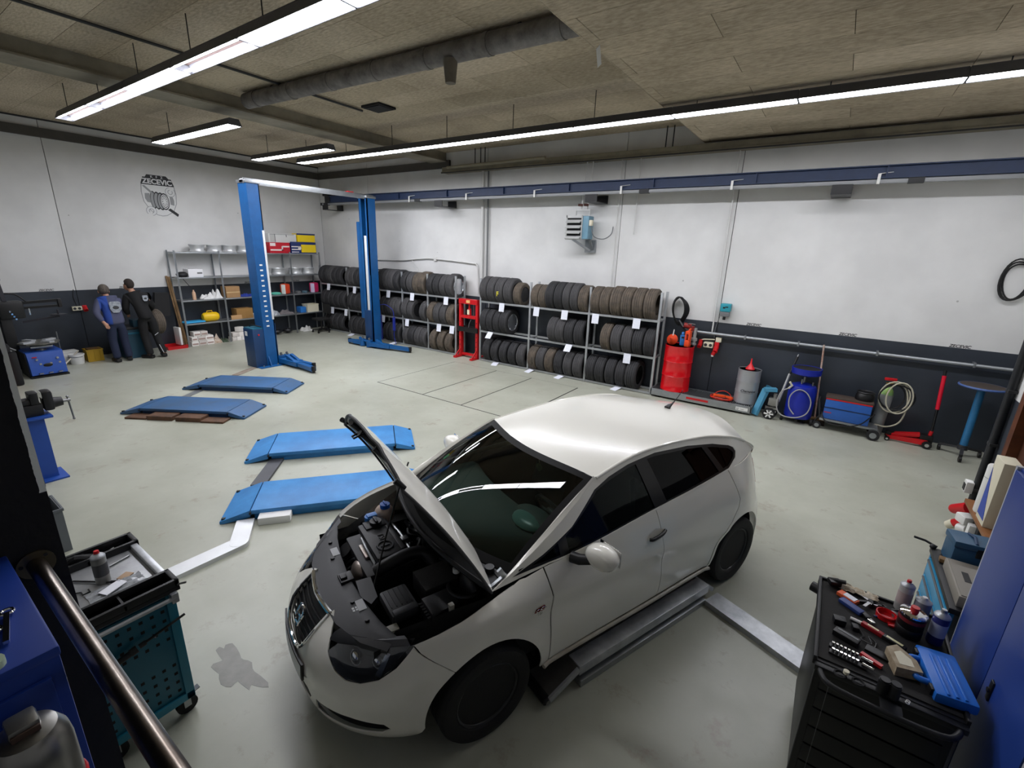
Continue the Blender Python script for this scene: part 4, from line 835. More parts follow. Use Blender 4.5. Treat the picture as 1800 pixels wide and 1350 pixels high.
def tyre_mesh(Rr, W, n=60, seed=0):
    h = W/2; pr = [(Rr*.635, -h*.80), (Rr*.66, -h*.95), (Rr*.80, -h), (Rr*.91, -h*.94), (Rr*.962, -h*.80), (Rr*.988, -h*.69)]
    for k in range(4):
        x0 = -h*.66+k*h*.36
        pr += [(Rr, x0), (Rr, x0+h*.24), (Rr*.972, x0+h*.255), (Rr*.972, x0+h*.345)]
    pr = pr[:-2]; pr += [(Rr*.988, h*.69), (Rr*.962, h*.80), (Rr*.91, h*.94), (Rr*.80, h), (Rr*.66, h*.95), (Rr*.635, h*.80), (Rr*.67, h*.7), (Rr*.90, h*.55), (Rr*.93, 0), (Rr*.90, -h*.55), (Rr*.67, -h*.7)]
    K = len(pr); vs = []; fs = []
    for i in range(n):
        c, q = math.cos(2*PI*i/n), math.sin(2*PI*i/n); nt = .985 if i % 3 == 0 else 1.
        for r, x in pr:
            rr = r*nt if r >= Rr*.99 else r
            vs.append((x, rr*c, rr*q))
    for i in range(n):
        j = (i+1) % n
        for k in range(K): fs.append((i*K+k, j*K+k, j*K+(k+1) % K, i*K+(k+1) % K))
    b = MB(); b.add(vs, fs); return b.mesh('tyre', 32)
RUB = {'dark': mat('tyre_dark', '2c2c2e', .75, var=.25, scale=7, bump=.1, bscale=80), 'grey': mat('tyre_grey', '474647', .8, var=.3, scale=7, bump=.1, bscale=80), 'brown': mat('tyre_brown', '655a4d', .85, var=.4, scale=9, col2='433d37', bump=.1, bscale=80)}
TM = {}
for k, m in RUB.items():
    for sz, (rr, ww) in {'L': (.315, .235), 'M': (.30, .215), 'S': (.275, .20)}.items():
        me = tyre_mesh(rr, ww); me.materials.append(m); TM[k+sz] = (me, rr)
def rim_for(parent, Rr, W, kind):
    h = W/2; M = Matrix.Rotation(PI/2, 4, 'Y')
    if kind == 'alloy': m, ms = mat('alloy_silver', 'd3d6da', .25, .9), 'alloy_silver'
    elif kind == 'alloyblack': m, ms = mat('alloy_silver', 'd3d6da', .25, .9), 'black'
    else: m, ms = mat('rim_dark', '2d2d2f', .5, .3), 'rim_dark'
    r = Rr*.635
    rm = MB().lathe([(r, -h*.8), (r*.95, -h*.7), (r*.92, 0), (r*.95, h*.75), (r*1.03, h*.88), (r*1.0, h*.92), (r*.93, h*.8)], 36, M).build('rim', (ms if kind != 'alloyblack' else 'alloy_silver'), parent)
    b = MB(); nsp = 5 if kind != 'alloyblack' else 7
    for k in range(nsp):
        a = 2*PI*k/nsp+.3
        for d in (-.09, .09):
            b.bar((h*.55, .05*math.cos(a), .05*math.sin(a)), (h*.72, r*.94*math.cos(a+d), r*.94*math.sin(a+d)), .022, .03, up=(1, 0, 0))
    b.cyl((h*.4, 0, 0), (h*.7, 0, 0), .055, n=16)
    b.build('spokes', 'alloy_silver' if kind != 'steel' else 'rim_dark', parent)
    if kind == 'steel': MB().cyl((h*.35, 0, 0), (h*.5, 0, 0), r*.85, n=24).build('wheel_disc', 'rim_dark', parent)
ORD = ['first', 'second', 'third', 'fourth', 'fifth', 'sixth', 'seventh', 'eighth', 'ninth']
pB = ['drum-side rack, press bay', 'drum-side rack, middle bay', 'drum-side rack, drum bay']
RZL = {'top': 1.507, 'mid': .777, 'bot': .052}
NUMW = {'top': 'top', 'mid': 'middle', 'bot': 'bottom'}
def tyre_row(edges, tier, cols, sizes, place, rims=None, skip=()):
    n = len(edges)-1; made = []
    for i in range(n):
        if i in skip: continue
        x = (edges[i]+edges[i+1])/2; c = cols[i % len(cols)] if isinstance(cols, (list, tuple)) else cols; sz = sizes[i % len(sizes)]
        gap = edges[i+1]-edges[i]; me, rr = TM[c+sz]
        z = RZL[tier]+math.sqrt(rr*rr-.17*.17)+.004
        ww = {'L': .235, 'M': .215, 'S': .20}[sz]; s = min(1.0, (gap-.004)/ww)
        kind = (rims or {}).get(i)
        colw = {'dark': 'black', 'grey': 'dusty grey', 'brown': 'brown-dusted'}[c]
        od = ORD[i]; nm = {None: f'{colw} tyre', 'alloy': 'silver alloy wheel', 'alloyblack': 'multi-spoke alloy wheel', 'steel': 'dark steel wheel'}[kind]
        lab = f"{nm}, {od} from {'press' if place in pB else 'shelving'} end, {NUMW[tier]} tier, {place}"
        if kind:
            o = thing('wheel', lab, 'wheel', (x, 9.12, z), 0, 'wheels and tyres on the racks'); q = bpy.data.objects.new('tyre', me); C.objects.link(q); q.parent = o
            rim_for(o, rr, ww, kind)
        else:
            o = bpy.data.objects.new('car_tyre', me); C.objects.link(o); o.location = (x, 9.12, z); tag(o, lab, 'tyre', 'wheels and tyres on the racks')
        o.scale = (s, 1, 1); made.append(o)
        o.rotation_euler = (random.uniform(0, 6.28), 0, random.uniform(-.03, .03)) if not kind else (random.uniform(0, .5), 0, 0)
    return made
D, G_, B_ = 'dark', 'grey', 'brown'
mk = tyre_row([-7.06, -6.84, -6.61, -6.36, -6.11, -5.89], 'top', [G_, G_, G_, G_, B_], ['L', 'L', 'L', 'L', 'S'], pB[0], {4: 'steel'})
tyre_row([-5.62, -5.42, -5.22, -5.0, -4.79, -4.61, -4.42, -4.2], 'top', [B_, B_, D, D, G_, G_, B_], ['S', 'S', 'L', 'L', 'L', 'L', 'M'], pB[1])
tyre_row([-4.14, -3.93, -3.71, -3.47, -3.24, -3.01, -2.78], 'top', [B_], ['M', 'M', 'L', 'L', 'L', 'L'], pB[2])
tyre_row([-7.05, -6.85, -6.65, -6.45, -6.22], 'mid', [D], ['M', 'M', 'M', 'L'], pB[0], {3: 'alloy'})
tyre_row([-5.14, -4.92, -4.70, -4.48, -4.25], 'mid', [G_, G_, D, D], ['M'], pB[1])
tyre_row([-3.86, -3.62, -3.39, -3.16, -2.93, -2.72], 'mid', [B_, G_, G_, D, D], ['M'], pB[2])
tyre_row([-6.98, -6.72, -6.46, -6.20, -5.95, -5.71], 'bot', [D, D, D, D, G_], ['M'], pB[0])
tyre_row([-5.62, -5.40, -5.16, -4.93, -4.69, -4.46, -4.22], 'bot', [B_, G_, B_, D, G_, G_], ['M'], pB[1])
tyre_row([-4.14, -3.92, -3.69, -3.46, -3.23, -2.99], 'bot', [D, D, D, D, D], ['M', 'M', 'M', 'M', 'L'], pB[2])
pA = ['bay beside the shelving', 'bay behind lift post', 'third bay from press', 'second bay from press', 'shelving-side rack, press bay']
tyre_row([-13.62, -13.39, -13.16, -12.93, -12.70, -12.44], 'top', [D, D, G_, D, D], ['M'], pA[0])
tyre_row([-13.6, -13.36, -13.12, -12.88, -12.62, -12.36], 'mid', [D], ['M'], pA[0])
tyre_row([-13.5, -13.25, -13.0, -12.75, -12.5], 'bot', [D], ['M'], pA[0])
tyre_row([-12.26, -12.06, -11.86, -11.66, -11.46, -11.26, -11.06, -10.88], 'top', [G_, G_, D, D], ['M'], pA[1])
tyre_row([-12.26, -12.04, -11.82, -11.60, -11.38, -11.16, -10.92], 'mid', [D], ['M'], pA[1])
tyre_row([-12.26, -12.02, -11.78, -11.54, -11.3, -11.06], 'bot', [D], ['M'], pA[1])
tyre_row([-10.81, -10.58, -10.35, -10.13, -9.90], 'top', [D, G_, G_, D], ['L'], pA[2])
tyre_row([-10.8, -10.56, -10.34, -10.12, -9.9], 'mid', [D, D, G_, G_], ['M'], pA[2])
tyre_row([-10.66, -10.42, -10.17, -9.92], 'bot', [D], ['M'], pA[2])
tyre_row([-9.84, -9.61, -9.39, -9.16, -8.93], 'top', [D, G_, B_, B_], ['M', 'M', 'M', 'L'], pA[3])
tyre_row([-9.84, -9.62, -9.40, -9.14, -8.92], 'mid', [G_, G_, D], ['L', 'M', 'S', 'M'], pA[3], {1: 'steel'}, skip=(2,))
tyre_row([-9.84, -9.61, -9.38, -9.15, -8.92], 'bot', [G_, D, G_, G_], ['M'], pA[3])
tyre_row([-8.86, -8.63, -8.40, -8.17, -7.93], 'top', [D, D, G_, G_], ['M', 'M', 'M', 'L'], pA[4], {3: 'alloyblack'})
tyre_row([-8.86, -8.64, -8.41, -8.18, -7.95], 'mid', [B_, G_, G_, B_], ['M'], pA[4])
tyre_row([-8.82, -8.53, -8.25, -7.97], 'bot', [B_], ['M'], pA[4])
# yellow chalk letter on one tyre
mk[2].rotation_euler = (0, 0, 0)
text_obj('chalk_letter', 'F', .15, mat('chalk_yellow', 'c9c23a', .9), face_M((0, -.312, -.06), '-y'), mk[2], bold=.003)
# paper notes hung on the rails
mnote = mat('note_paper', 'eef0f6', .8); nt, b_ = nodes_of(mnote)
tc = nt.nodes.new('ShaderNodeTexCoord'); wv = nt.nodes.new('ShaderNodeTexWave'); wv.bands_direction = 'Z'; wv.inputs['Scale'].default_value = 14.; wv.inputs['Distortion'].default_value = 3.; nt.links.new(tc.outputs['Object'], wv.inputs['Vector'])
rp = nt.nodes.new('ShaderNodeValToRGB'); rp.color_ramp.elements[0].position = .08; rp.color_ramp.elements[0].color = (*lin('b9c0d6'), 1); rp.color_ramp.elements[1].position = .2; rp.color_ramp.elements[1].color = (*lin('eef0f6'), 1); nt.links.new(wv.outputs[0], rp.inputs[0]); nt.links.new(rp.outputs[0], b_.inputs['Base Color'])
nme = MB().bb(-.075, .075, -.001, .001, -.20, .0).mesh('note'); nme.materials.append(mnote)
notes = [(-13.21, 1.48), (-11.92, 1.48), (-13.1, .75), (-12.41, .75), (-10.41, 1.48), (-9.45, 1.48), (-8.21, 1.48), (-10.67, .75), (-9.68, .75), (-8.47, .75), (-8.01, .75), (-6.43, 1.48), (-6.75, .75), (-5.46, 1.48), (-4.74, 1.48), (-4.58, .75), (-4.01, 1.48), (-3.12, 1.48), (-3.24, .75), (-12.14, .03), (-10.2, .03), (-6.56, .03), (-5.52, .03), (-4.72, .03), (-3.36, .03)]
flat = {(-6.75, .75), (-4.58, .75)}; ncount = {}; notes.sort()
for x, z in notes:
    o = bpy.data.objects.new('paper_note', nme); C.objects.link(o)
    bay = ('left' if x < -7.5 else 'right')
    low = z < .1
    o.location = (x, 8.926, z+.02); o.rotation_euler = (R(-8) if not low else 0, 0, random.uniform(-.05, .05))
    if (x, z) in flat: o.rotation_euler = (R(-48), 0, .1)
    if low: o.location = (x, 8.92, .036); o.rotation_euler = (R(-79), 0, random.uniform(-.3, .3))
    rk = 'shelving-side tyre rack' if x < -7.5 else 'drum-side tyre rack'
    tr = 'top rail' if z > 1 else ('middle rail' if z > .5 else 'floor rail')
    kk = (rk, tr); ncount[kk] = ncount.get(kk, 0)+1
    tag(o, f"white paper note {'lying at' if low else 'on'} the {tr}, {ORD[ncount[kk]-1]} from {'shelving' if x < -7.5 else 'press'} end, {rk}", 'note', 'paper notes on the tyre racks')
# ------------------------------------------------------------------ steel shelving on the left wall
YS = [4.95, 5.98, 7.0, 7.96, 8.93]; X0, X1 = -14.04, -13.6; LV = [.60, 1.20, 1.78, 2.40]
t = thing('shelving_unit', 'long galvanised steel shelving with four shelves against the dark wall band', 'shelving', (X1, 6.9, 0))
def loc(b): return b
for y in YS:
    for x in (X0+.02, X1-.02):
        part('post', 'galv', t, lambda b: b.bb(x-X1-.022, x-X1+.022, y-6.9-.004, y-6.9+.004, 0, 2.44).bb(x-X1-.004+(.018 if x > -13.8 else -.018), x-X1+.004+(.018 if x > -13.8 else -.018), y-6.9-.02, y-6.9+.02, 0, 2.44))
for a, c in zip(YS[:-1], YS[1:]):
    for z in LV: part('shelf', 'galv', t, lambda b: b.bb(X0-X1+.01, -.002, a-6.9+.005, c-6.9-.005, z-.035, z, .003))
def onshelf(lv): return 0. if lv < 0 else LV[lv]
def T(o, label, cat, grp='things on the steel shelving'): return tag(o, label, cat, grp)
# bare rims lying flat
def flat_rim(y, z, r, label, x=-13.80):
    t = thing('bare_wheel', label, 'wheel rim', (x, y, z), random.uniform(0, 3), 'bare rims on the shelving')
    part('barrel', mat('rim_silver', 'd2d4d5', .35, .45, var=.1), t, lambda b: b.lathe([(r*.94, 0), (r, .005), (r, .018), (r*.93, .03), (r*.86, .07), (r*.88, .12), (r*.95, .165), (r, .175), (r, .19), (r*.97, .19), (r*.92, .165), (r*.84, .12), (r*.82, .06)], 36))
    part('disc', 'rim_silver', t, lambda b: b.lathe([(r*.84, .10), (r*.55, .12), (r*.3, .10), (r*.12, .11), (r*.10, .09)], 28))
for i, y in enumerate((5.56, 5.97, 6.35, 6.73, 7.14)): flat_rim(y, 2.40, .183, f"silver rim lying flat on the shelving's top board, {['first','second','third','fourth','fifth'][i]} from the plank end")
for i, y in enumerate((7.24, 7.66, 8.20, 8.62)): flat_rim(y, 1.78, .195, f"silver rim lying flat on the board below the red carton, {['first','second','third','fourth'][i]} from the lift post")
def carton(y0, y1, z0, z1, m, label, name='carton', x0=-13.97, x1=-13.66, tape=None):
    o = MB().bb(x0, x1, y0, y1, z0, z1, .004).build(name, m); T(o, label, 'box')
    return o
# printed boxes on top
o = carton(7.40, 8.02, 2.40, 2.70, mat('box_red', 'c2182a', .5), 'red printed parts box with white stripes on the top board')
MB().bb(-13.662, -13.657, 7.42, 7.80, 2.47, 2.51).bb(-13.662, -13.657, 7.76, 7.80, 2.47, 2.60).bb(-13.662, -13.657, 7.78, 8.0, 2.57, 2.61).bb(-13.662, -13.657, 7.42, 7.58, 2.60, 2.685).build('white_print', mat('print_white', 'f0e6e2', .6), o)
o = carton(8.06, 8.88, 2.40, 2.735, mat('box_navy', '1c2f66', .5), 'navy and yellow printed box on the top board beside the red one')
MB().bb(-13.662, -13.657, 8.38, 8.87, 2.43, 2.66).build('yellow_print', mat('print_yellow', 'f0cf10', .5), o); MB().bb(-13.662, -13.657, 8.07, 8.36, 2.50, 2.53).bb(-13.662, -13.657, 8.07, 8.36, 2.58, 2.61).bb(-13.662, -13.657, 8.07, 8.30, 2.43, 2.45).bb(-13.662, -13.657, 8.28, 8.40, 2.53, 2.60).build('white_print', 'print_white', o)
o = carton(8.30, 8.88, 2.737, 2.98, 'print_yellow', 'yellow box with a dark lid stripe stacked on the navy box', x1=-13.68)
MB().bb(-13.682, -13.676, 8.28, 8.885, 2.94, 2.985).build('dark_lid', 'box_navy', o)
o = carton(7.42, 8.27, 2.702, 2.95, mat('box_pale', 'd5d5d2', .6), 'pale grey box with thin outlines stacked on the red box', x1=-13.70)
MB().bb(-13.702, -13.696, 7.46, 7.62, 2.71, 2.93).build('grey_print', mat('print_grey', 'bdbdba', .6), o); MB().bb(-13.703, -13.695, 7.60, 7.62, 2.71, 2.94).bb(-13.703, -13.695, 7.46, 8.2, 2.925, 2.935).bb(-13.703, -13.695, 7.95, 7.97, 2.86, 2.93).build('line_print', 'grey_plastic', o)
# second board
o = carton(5.22, 5.56, 1.78, 1.98, mat('box_white', 'e3e3e6', .6), 'white printed cardboard box on the upper board by the plank'); MB().bb(-13.662, -13.657, 5.42, 5.54, 1.86, 1.90).build('print', 'grey_plastic', o)
b = MB(); b.sph((-13.78, 5.12, 1.84), (.12, .14, .075), 16, 10); b.tube([(-13.66, 5.05, 1.79), (-13.59, 5.08, 1.7), (-13.585, 5.18, 1.55), (-13.584, 5.26, 1.48)], .008, 6, smooth=5); T(b.build('hand_vacuum', 'black_plastic'), 'black hand tool with a hanging cord on the upper board', 'tool')
# third board
b = MB().lathe([(.04, 0), (.042, .01), (.042, .17), (.03, .20), (.018, .22), (.018, .25)], 16, Matrix.Translation((-13.72, 5.29, 1.20))); T(b.build('spray_can', mat('can_cream', 'cfa98b', .5)), 'cream and red spray can on the board with white rags', 'can')
def rag(name, label, y, z, sy, sx, h, m, seed, x=-13.78):
    rr = random.Random(seed); ph = [rr.uniform(0, 6) for _ in range(6)]; n = 26
    b = MB(); rows = []
    for i in range(n+1):
        u = i/n*2-1; row = []
        for j in range(n+1):
            v = j/n*2-1; e = max(0, 1-u*u)*max(0, 1-v*v)
            hh = h*e**.5*(.55+.45*math.sin(4*u+ph[0])*math.cos(3.5*v+ph[1]))+.02*e*math.sin(11*u+ph[2]+3*v)+.015*e*math.cos(13*v+ph[3])
            row.append((x+u*sx*(1+.12*math.sin(5*v+ph[4])), y+v*sy*(1+.12*math.sin(4*u+ph[5])), z+max(.004, hh)))
        rows.append(row)
    b.grid(rows); return T(b.build(name, m, ang=80), label, 'cloth')
rag('rag_pile', 'crumpled white rags beside the spray can', 5.64, 1.20, .17, .14, .16, mat('rag_white', 'e0e0de', .9), 1); rag('rag_pile', 'taller heap of crumpled white rags against the shelf post', 5.85, 1.20, .10, .14, .30, 'rag_white', 2)
o = carton(6.06, 6.42, 1.20, 1.50, 'cardboard', 'plain brown cardboard box on the middle board'); MB().bb(-13.661, -13.6585, 6.06, 6.42, 1.33, 1.36).build('tape', mat('tape', 'c4a679', .4), o)
rag('rag_pile', 'folded dark blue cloth beside the brown carton', 6.66, 1.20, .20, .13, .09, mat('cloth_blue', '20368e', .8), 3)
b = MB().lathe([(.0, .0), (.14, .002), (.16, .03), (.12, .06), (.0, .075)], 20, Matrix.Translation((-13.78, 7.50, 1.20))); T(b.build('teal_cover', mat('mint', '5fc0a8', .6)), 'mint green dome-shaped cover on the middle board', 'cover')
for y, c, lb in ((7.78, 'd2431f', 'orange and red boxed angle tool standing on the middle board'), (8.74, 'c71f5a', 'magenta round boxed tool standing on the middle board')):
    o = MB().box((-13.74, y, 1.36), (.22, .20, .30), .3, bev=.05).build('boxed_tool', mat('bt'+c, c, .5)); T(o, lb, 'box'); MB().box((-13.66, y-.10, 1.35), (.14, .02, .28), .3, bev=.006).build('white_edge', mat('edge_violet', 'cfc4e0', .5) if y > 8 else 'white_plastic', o)
for y, nm in ((7.2, 'black'), (8.2, 'grey'), (8.42, 'blue-grey')): T(MB().box((-13.76, y, 1.235), (.12, .12, .07), .2, bev=.02).build('small_case', {'black': 'black_plastic', 'grey': 'grey_plastic', 'blue-grey': mat('bluegrey', '4f6b78', .5)}[nm]), f"small {nm} tool case on the middle board", 'case')
# lower board
o = MB().lathe([(0, -.20), (.08, -.195), (.115, -.15), (.12, -.08), (.12, .08), (.115, .15), (.08, .195), (0, .2)], 24, Matrix.Translation((-13.76, 5.62, .722)) @ Matrix.Rotation(PI/2, 4, 'X')).build('gas_tank', 'yellow'); T(o, 'yellow round tank lying on the lower board', 'tank')
MB().tube([(-13.76, 5.54, .83), (-13.76, 5.55, .88), (-13.76, 5.67, .88), (-13.76, 5.68, .83)], .01, 8).build('carry_handle', 'yellow', o)
o = MB().box((-13.76, 5.18, .63), (.28, .5, .035), .08, bev=.012).build('folded_sheet', mat('sheet_cyan', '35a7e0', .5)); T(o, 'bright cyan folded plastic sheet on the lower board', 'sheet')
carton(6.26, 6.70, .60, .88, mat('card2', '9a7440', .85, var=.15), 'larger brown carton on the lower board, by the lift post'); carton(6.08, 6.36, .602, .72, mat('card3', 'bb9467', .85), 'small open brown carton in front of the larger one', x0=-13.64, x1=-13.605)
carton(6.72, 6.85, .60, .69, 'box_white', 'small white carton at the end of the lower board')
rag('rag_pile', 'clear plastic wrapped heap on the lower board', 7.30, .60, .2, .16, .26, mat('wrap', 'aeb3b8', .25, var=.4), 4); rag('rag_pile', 'grey folded dust cloths on the lower board', 7.72, .60, .24, .15, .14, mat('cloth_grey', '6f6a6a', .9), 5)
o = MB().bb(-13.92, -13.66, 8.18, 8.36, .60, .78, .02).build('blue_bag', mat('bag_blue', '2c74c0', .4)); T(o, 'blue plastic bag beside the cream crate', 'bag')
def crate(x0, x1, y0, y1, z0, z1, m, label, cat='crate', wallt=.012, name='crate', grp=None):
    t = thing(name, label, cat, ((x0+x1)/2, (y0+y1)/2, z0), 0, grp); hx, hy, h = (x1-x0)/2, (y1-y0)/2, z1-z0
    part('body', m, t, lambda b: b.bb(-hx, hx, -hy, hy, 0, wallt).bb(-hx, -hx+wallt, -hy, hy, wallt, h).bb(hx-wallt, hx, -hy, hy, wallt, h).bb(-hx+wallt, hx-wallt, -hy, -hy+wallt, wallt, h).bb(-hx+wallt, hx-wallt, hy-wallt, hy, wallt, h))
    part('rim', m, t, lambda b: b.bb(-hx-.01, hx+.01, -hy-.01, -hy+.002, h-.02, h+.004).bb(-hx-.01, hx+.01, hy-.002, hy+.01, h-.02, h+.004).bb(-hx-.01, -hx+.002, -hy, hy, h-.02, h+.004).bb(hx-.002, hx+.01, -hy, hy, h-.02, h+.004))
    return t
crate(-13.94, -13.64, 8.40, 8.78, .60, .84, 'cream', 'cream plastic crate on the lower board', grp='things on the steel shelving'); 
o = MB().box((-13.78, 8.5, .93), (.22, .42, .05), .05, bev=.02).build('work_glove', 'cream'); 
bpy.data.objects.remove(o)
# bottom: small white cartons stacked on the floor
rr = random.Random(5); k = 0
mats_w = [mat('cw1', 'e6e2dc', .7), mat('cw2', 'd9d2cb', .7, var=.2), mat('cw3', 'efeae4', .7)]
for lay, (ya, yb) in enumerate(((5.02, 5.55), (5.04, 5.50), (5.10, 5.42))):
    y = ya; k = 0
    while y < yb-.1:
        w_ = rr.uniform(.14, .2); z0 = .125*lay
        o = MB().box((-13.76, y+w_/2, z0+.061), (.26, w_-.008, .12), rr.uniform(-.05, .05), bev=.004).build('parts_carton', mats_w[k % 3]); T(o, f"small white parts carton, {['first','second','third','fourth','fifth'][k]} from the plank end, {['floor', 'middle', 'top'][lay]} layer, under the yellow tank", 'box', 'white cartons under the shelving')
        MB().bb(-13.628, -13.625, y+.02, y+w_-.02, z0+.035, z0+.075).build('printed_label', mat('lbl_brown', 'a58d84', .7), o)
        y += w_; k += 1
for lay, (ya, yb) in enumerate(((6.04, 6.40), (6.06, 6.36))):
    y = ya; k = 1
    while y < yb-.1:
        w_ = rr.uniform(.12, .18); z0 = .115*lay
        o = MB().box((-13.76, y+w_/2, z0+.056), (.24, w_-.008, .11), 0, bev=.004).build('parts_carton', mats_w[k % 3]); T(o, f"small white parts carton, {['none','first','second','third','fourth'][k]} from the tank side, {'lower' if lay == 0 else 'upper'} layer, under brown cartons", 'box', 'white cartons under the shelving'); y += w_; k += 1
T(MB().box((-13.74, 6.30, .305), (.16, .16, .13), .5, bev=.006).build('parts_carton', 'cw1'), 'tilted white carton on top of the pile under the brown cartons', 'box', 'white cartons under the shelving')
rag('rag_pile', 'brown and white packing heap on the floor under the tank', 5.68, 0., .12, .14, .22, mat('pack', '9a7656', .9, var=.5, scale=18, col2='d8d0c4'), 8)
rag('rag_pile', 'dark green cloth on the floor beside the packing heap', 5.88, 0., .08, .14, .12, mat('cl_green', '3c4a38', .9), 9)
for y in (7.40, 7.74): T(MB().torus((-13.76, y, .10), .09, .05, 20, 8).cyl((-13.76, y, .02), (-13.76, y, .16), .05, n=16).build('black_part', 'black_plastic'), ('black hub-like part on the floor under the shelving, lift post side' if y < 7.5 else 'black hub-like part on the floor under the shelving, stool side'), 'car part', 'black parts under the shelving')
rag('rag_pile', 'white plastic bag scraps on the floor behind the stool', 8.38, 0., .18, .14, .2, mat('bag_pale', 'c9c9c4', .5), 11)
# ------------------------------------------------------------------ office chair
t = thing('swivel_stool', 'black low swivel chair in front of the shelving corner', 'chair', (-13.22, 8.56, 0))
part('seat', 'black_matt', t, lambda b: b.box((0, 0, .42), (.40, .42, .07), bev=.03)); part('backrest', 'black_matt', t, lambda b: b.box((-.02, .24, .72), (.36, .05, .30), bev=.02)); part('back_post', 'black', t, lambda b: b.bar((0, .16, .40), (0, .23, .62), .05, .02))
part('gas_column', 'black', t, lambda b: b.cyl((0, 0, .12), (0, 0, .39), .025, n=12))
for k in range(5):
    a = 2*PI*k/5+.3; part('base_leg', 'black', t, lambda b: b.bar((0, 0, .11), (.27*math.cos(a), .27*math.sin(a), .075), .045, .03)); part('castor', 'black', t, lambda b: b.cyl((.27*math.cos(a)-.012, .27*math.sin(a), .03), (.27*math.cos(a)+.012, .27*math.sin(a), .03), .03, n=12).cyl((.27*math.cos(a), .27*math.sin(a), .04), (.27*math.cos(a), .27*math.sin(a), .08), .008, n=6))
# planks, board, red tray at the shelving end
for dx, dy, z, c in ((0, 0, 1.80, 'wood'), (.05, .045, 1.78, mat('wood2', '7a5d38', .7, var=.3, scale=12))):
    tag(MB().bar((-13.70+dx, 4.90+dy*.5, .01), (-14.06+dx*.3, 4.86+dy, z), .05, .022, up=(1, 0, 0)).build('wooden_lath', c), ('long wooden lath leaning on the wall by the shelving' if dx == 0 else 'darker wooden lath leaning behind the first lath'), 'lath', 'laths at the shelving end')
t = crate(-14.02, -13.56, 4.46, 4.90, 0, .075, 'red', 'shallow red tray on the floor by the shelving', 'tray', name='tray')
tag(MB().box((-13.78, 4.80, .30), (.24, .05, .45), .15, bev=.004).build('white_board', 'white_plastic'), 'white board standing in the red tray', 'board')
# ------------------------------------------------------------------ crane rail, pipes, heater on the back wall
t = thing('crane_rail', 'long blue steel crane beam along the back wall', 'crane rail', (0, 9.0, 0))
part('web', 'crane_blue', t, lambda b: b.bb(-12.9, 2.55, -.012, .012, 3.90, 4.07))
part('flange', 'crane_blue', t, lambda b: b.bb(-12.9, 2.55, -.06, .06, 4.06, 4.075)); part('flange', 'crane_blue', t, lambda b: b.bb(-12.9, 2.55, -.06, .06, 3.895, 3.91))
for x in (-11.6, -9.9, -8.2, -6.5, -4.85, -3.1, -1.4, .3, 2.0): part('stiffener', 'crane_blue', t, lambda b: b.bb(x-.008, x+.008, -.055, .0, 3.91, 4.06))
part('power_rail', mat('rail_grey', '8e9091', .5, .3), t, lambda b: b.bb(-13.3, 2.55, -.03, .03, 3.83, 3.885, .006)); part('rail_end', 'black', t, lambda b: b.bb(-13.38, -13.3, -.035, .035, 3.82, 3.9, .005))
for x in (-13.1, -9.22, -3.27, .65): part('rail_clamp', 'dark_grey', t, lambda b: b.bb(x-.09, x+.09, -.05, .05, 3.82, 3.895, .005))
for x in (-9.48, -7.56, -5.66, -3.71, -1.75, .22): part('hanger_clip', 'white_plastic', t, lambda b: b.bb(x-.018, x+.018, -.075, -.06, 3.82, 3.96).bar((x, -.06, 3.96), (x+.15, .0, 3.98), .03, .006))
for x in (-13.05, -8.43, -4.31, -.2): part('wall_bracket', 'black', t, lambda b: b.bb(x-.13, x+.13, -.10, -.085, 3.70, 3.83).bb(x-.13, x+.13, -.10, .44, 3.69, 3.702).bb(x-.13, x+.13, .40, .44, 3.69, 3.85))
part('wall_bracket', 'black', t, lambda b: b.bb(-13.2, -12.95, -.06, .44, 4.08, 4.26).bb(-13.15, -12.9, -.03, .44, 3.88, 4.09))
# vertical pipes and conduits on the wall
def vpipe(x, z0, z1, r, m, label, y=9.40, dx=0.):
    return tag(MB().cyl((x, y, z0), (x+dx, y, z1), r, n=10).build('wall_pipe', m), label, 'pipe', 'upright pipes on the back wall')
vpipe(-7.43, 1.50, 4.5, .035, mat('pipe_white', 'cfcfcc', .5), 'thick white upright pipe on the wall above the red press'); vpipe(-7.26, 1.6, 4.5, .02, 'grey_plastic', 'dark upright pipe beside the thick white one')
vpipe(-3.93, 1.55, 4.5, .012, 'pipe_white', 'thin white conduit running down the wall between heater and racks'); vpipe(-3.55, 3.1, 4.5, .012, 'pipe_white', 'short thin conduit ending beside the fan heater')
vpipe(-1.79, 1.30, 4.5, .014, 'pipe_white', 'thin white conduit above the red wall sockets')
cb = MB().tube([(-11.75, 9.41, 2.30), (-10.4, 9.41, 2.33), (-9.6, 9.41, 2.40), (-9.1, 9.41, 2.42), (-7.75, 9.41, 2.36), (-7.62, 9.41, 2.34), (-7.57, 9.41, 2.2), (-7.55, 9.41, 1.6)], .018, 8, smooth=4).tube([(-9.95, 9.41, 2.36), (-9.75, 9.41, 2.15), (-9.7, 9.41, 2.05)], .01, 6).box((-9.05, 9.42, 2.41), (.1, .05, .1), bev=.01)
tag(cb.build('wall_conduit', 'pipe_white'), 'white surface conduit bending down behind the red press', 'conduit')
tag(MB().cyl((-2.2, 9.36, 1.32), (2.55, 9.36, 1.31), .026, n=12).build('wall_rail_pipe', mat('pipe_bare', 'a9adb0', .4, .6)), 'long bare metal pipe fixed across the dark wall band', 'pipe')
bp_ = bpy.data.objects['wall_rail_pipe']
for x in (-2.1, -1.2, -.35, .75, 1.9): MB().bb(x-.015, x+.015, 9.33, 9.45, 1.28, 1.355, .004).build('pipe_clip', 'galv', bp_)
